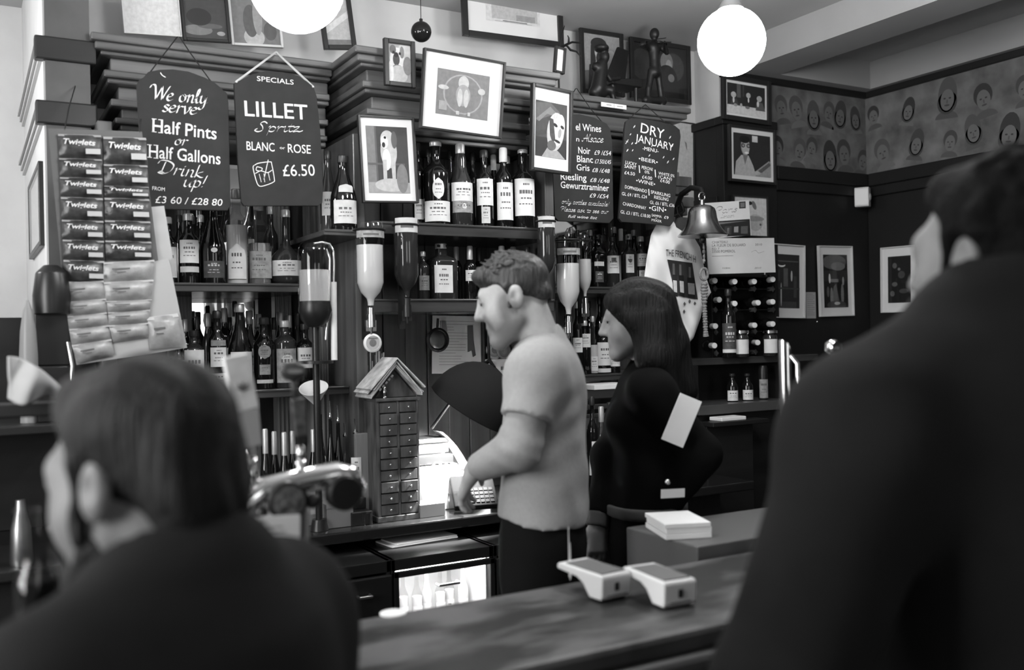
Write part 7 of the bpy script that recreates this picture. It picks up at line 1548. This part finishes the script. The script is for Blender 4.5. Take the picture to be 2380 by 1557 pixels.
# ---------------------------------------------------------------- bronze figures on the far cornice
Y0 = 3.74; S_ = lambda px, py, dy=0: np.array(at(px, py, Y0+dy)); kk = depth(at(1520, 150, Y0))/FPX
zc = 2.7625
F_ = Form(*box_of([S_(1450, 55), S_(1590, 250)], .06), .0042)
F_.ell(S_(1521, 79), np.array((11, 12, 14))*kk, None, .004); F_.cap(S_(1521, 95), S_(1519, 102), 6*kk, 7*kk, .01); F_.cap(S_(1508, 108), S_(1532, 108), 9*kk, 9*kk, .01); F_.cap(S_(1520, 112), S_(1521, 150), 14*kk, 11*kk, .015).cap(S_(1521, 150), S_(1521, 168), 11*kk, 14*kk, .01)
F_.cap(S_(1514, 165), S_(1508, 205), 9*kk, 7*kk, .008).cap(S_(1508, 205), S_(1506, 232), 7*kk, 6*kk, .006).cap(S_(1529, 165), S_(1534, 205), 9*kk, 7*kk, .008).cap(S_(1534, 205), S_(1537, 233), 7*kk, 6*kk, .006)
F_.cap(S_(1535, 108), S_(1550, 122, -.03), 7*kk, 6*kk, .006).cap(S_(1550, 122, -.03), S_(1546, 98, -.06), 5*kk, 4*kk, .005); F_.cap(S_(1505, 108), S_(1492, 104, -.03), 7*kk, 6*kk, .006).cap(S_(1492, 104, -.03), S_(1510, 98, -.07), 5*kk, 4*kk, .005)
F_.cap(S_(1500, 233), S_(1542, 235), 9*kk, 9*kk, .005, cuts=((np.array((0, 0, zc)), -UP),)); F_.cap(S_(1506, 205), np.array((S_(1506, 230)[0], Y0, zc+.008)), 6*kk, 8*kk, .006).cap(S_(1536, 205), np.array((S_(1538, 230)[0], Y0, zc+.008)), 6*kk, 8*kk, .006); F_.cut((0, 0, zc), -UP)
o = skin([F_], 'bronze_statue', BRONZE); set_origin(o, (S_(1521, 233)[0], Y0, zc)); tag(o, 'dark bronze violinist standing on the far cornice', 'statue')
b = MB(); b.cyl(S_(1533, 98, -.06), S_(1560, 98, -.08), 1.5*kk, 1.5*kk, 8); b.ell(S_(1534, 99, -.065), (10*kk, 6*kk, 4*kk)); b.cyl(S_(1500, 95, -.09), S_(1548, 88, -.09), .8*kk, n=6); q = b.build('violin_and_bow', BRONZE, o, True, smooth=60)
F_ = Form(*box_of([S_(1350, 60), S_(1460, 250)], .06), .0042)
F_.ell(S_(1404, 132), np.array((12, 13, 15))*kk, None, .004); F_.ell(S_(1398, 112), np.array((17, 17, 10))*kk, None, .006); F_.cap(S_(1398, 150), S_(1390, 205), 13*kk, 17*kk, .015); F_.cap(S_(1384, 155), S_(1402, 158), 10*kk, 10*kk, .01)
F_.cap(S_(1400, 158), S_(1418, 185), 7*kk, 6*kk, .008).cap(S_(1418, 185), S_(1440, 182), 5*kk, 4*kk, .006); F_.cap(S_(1390, 205), S_(1420, 210, -.02), 11*kk, 9*kk, .01).cap(S_(1420, 210, -.02), np.array((S_(1422, 230)[0], Y0-.02, zc)), 7*kk, 6*kk, .01); F_.cap(S_(1380, 214), S_(1400, 216), 12*kk, 12*kk, .01); F_.cap(S_(1385, 216), np.array((S_(1385, 230)[0], Y0, zc)), 8*kk, 9*kk, .01); F_.cut((0, 0, zc), -UP)
o = skin([F_], 'bronze_statue', BRONZE); set_origin(o, (S_(1395, 230)[0], Y0, zc)); tag(o, 'dark bronze pianist in a cap seated at the bronze piano', 'statue')
X_ = lambda px: S_(px, 200)[0]; x0 = X_(1432); t = thing('bronze_piano', 'dark bronze grand piano with raised lid between the two bronze musicians', 'statue', (X_(1465), Y0+.06, zc)); zz = lambda py: float(S_(1465, py)[2])
b = MB(); b.prism(ccw([(X_(1430), zz(196)), (X_(1500), zz(196)), (X_(1500), zz(176)), (X_(1430), zz(184))]), Y0+.02, Y0+.15); b.build('case', BRONZE, t, True, bevel=.004)
b = MB(); b.prism(ccw([(X_(1434), zz(186)), (X_(1442), zz(180)), (X_(1476), zz(90)), (X_(1500), zz(96)), (X_(1500), zz(100)), (X_(1490), zz(178))]), Y0+.13, Y0+.145); b.build('lid', BRONZE, t, True, bevel=.002)
for px in (1438, 1492): b = MB(); b.cyl((X_(px), Y0+.05, zc+.0005), (X_(px), Y0+.05, zz(194)), .008, .012, 10); b.build('leg', BRONZE, t, True)
F_ = Form(*box_of([S_(1045, 50), S_(1115, 135)], .06), .0038); Y0b = Y0; Y0 = 3.46
F_.ell(S_(1075, 112), np.array((16, 15, 15))*kk, None, .01); F_.ell(S_(1068, 94), np.array((12, 12, 12))*kk, None, .012); F_.ell(S_(1060, 86), np.array((5, 5, 6))*kk, None, .006); F_.ell(S_(1074, 84), np.array((5, 5, 6))*kk, None, .006); F_.ell(S_(1060, 100), np.array((6, 7, 5))*kk, None, .006)
P_ = [(1088, 108), (1098, 98), (1106, 84), (1110, 66), (1112, 52)]
for i in range(4): F_.cap(S_(*P_[i]), S_(*P_[i+1]), (7-i)*kk, (6-i)*kk, .006)
F_.cap(S_(1066, 118), np.array((S_(1066, 125)[0], Y0, zc)), 9*kk, 11*kk, .008).cap(S_(1084, 118), np.array((S_(1084, 125)[0], Y0, zc)), 9*kk, 11*kk, .008); F_.cut((0, 0, zc), -UP)
o = skin([F_], 'carved_animal', BRONZE); set_origin(o, (S_(1075, 125)[0], Y0, zc)); tag(o, 'small dark carved animal with a raised tail on top of the middle cornice', 'figurine')
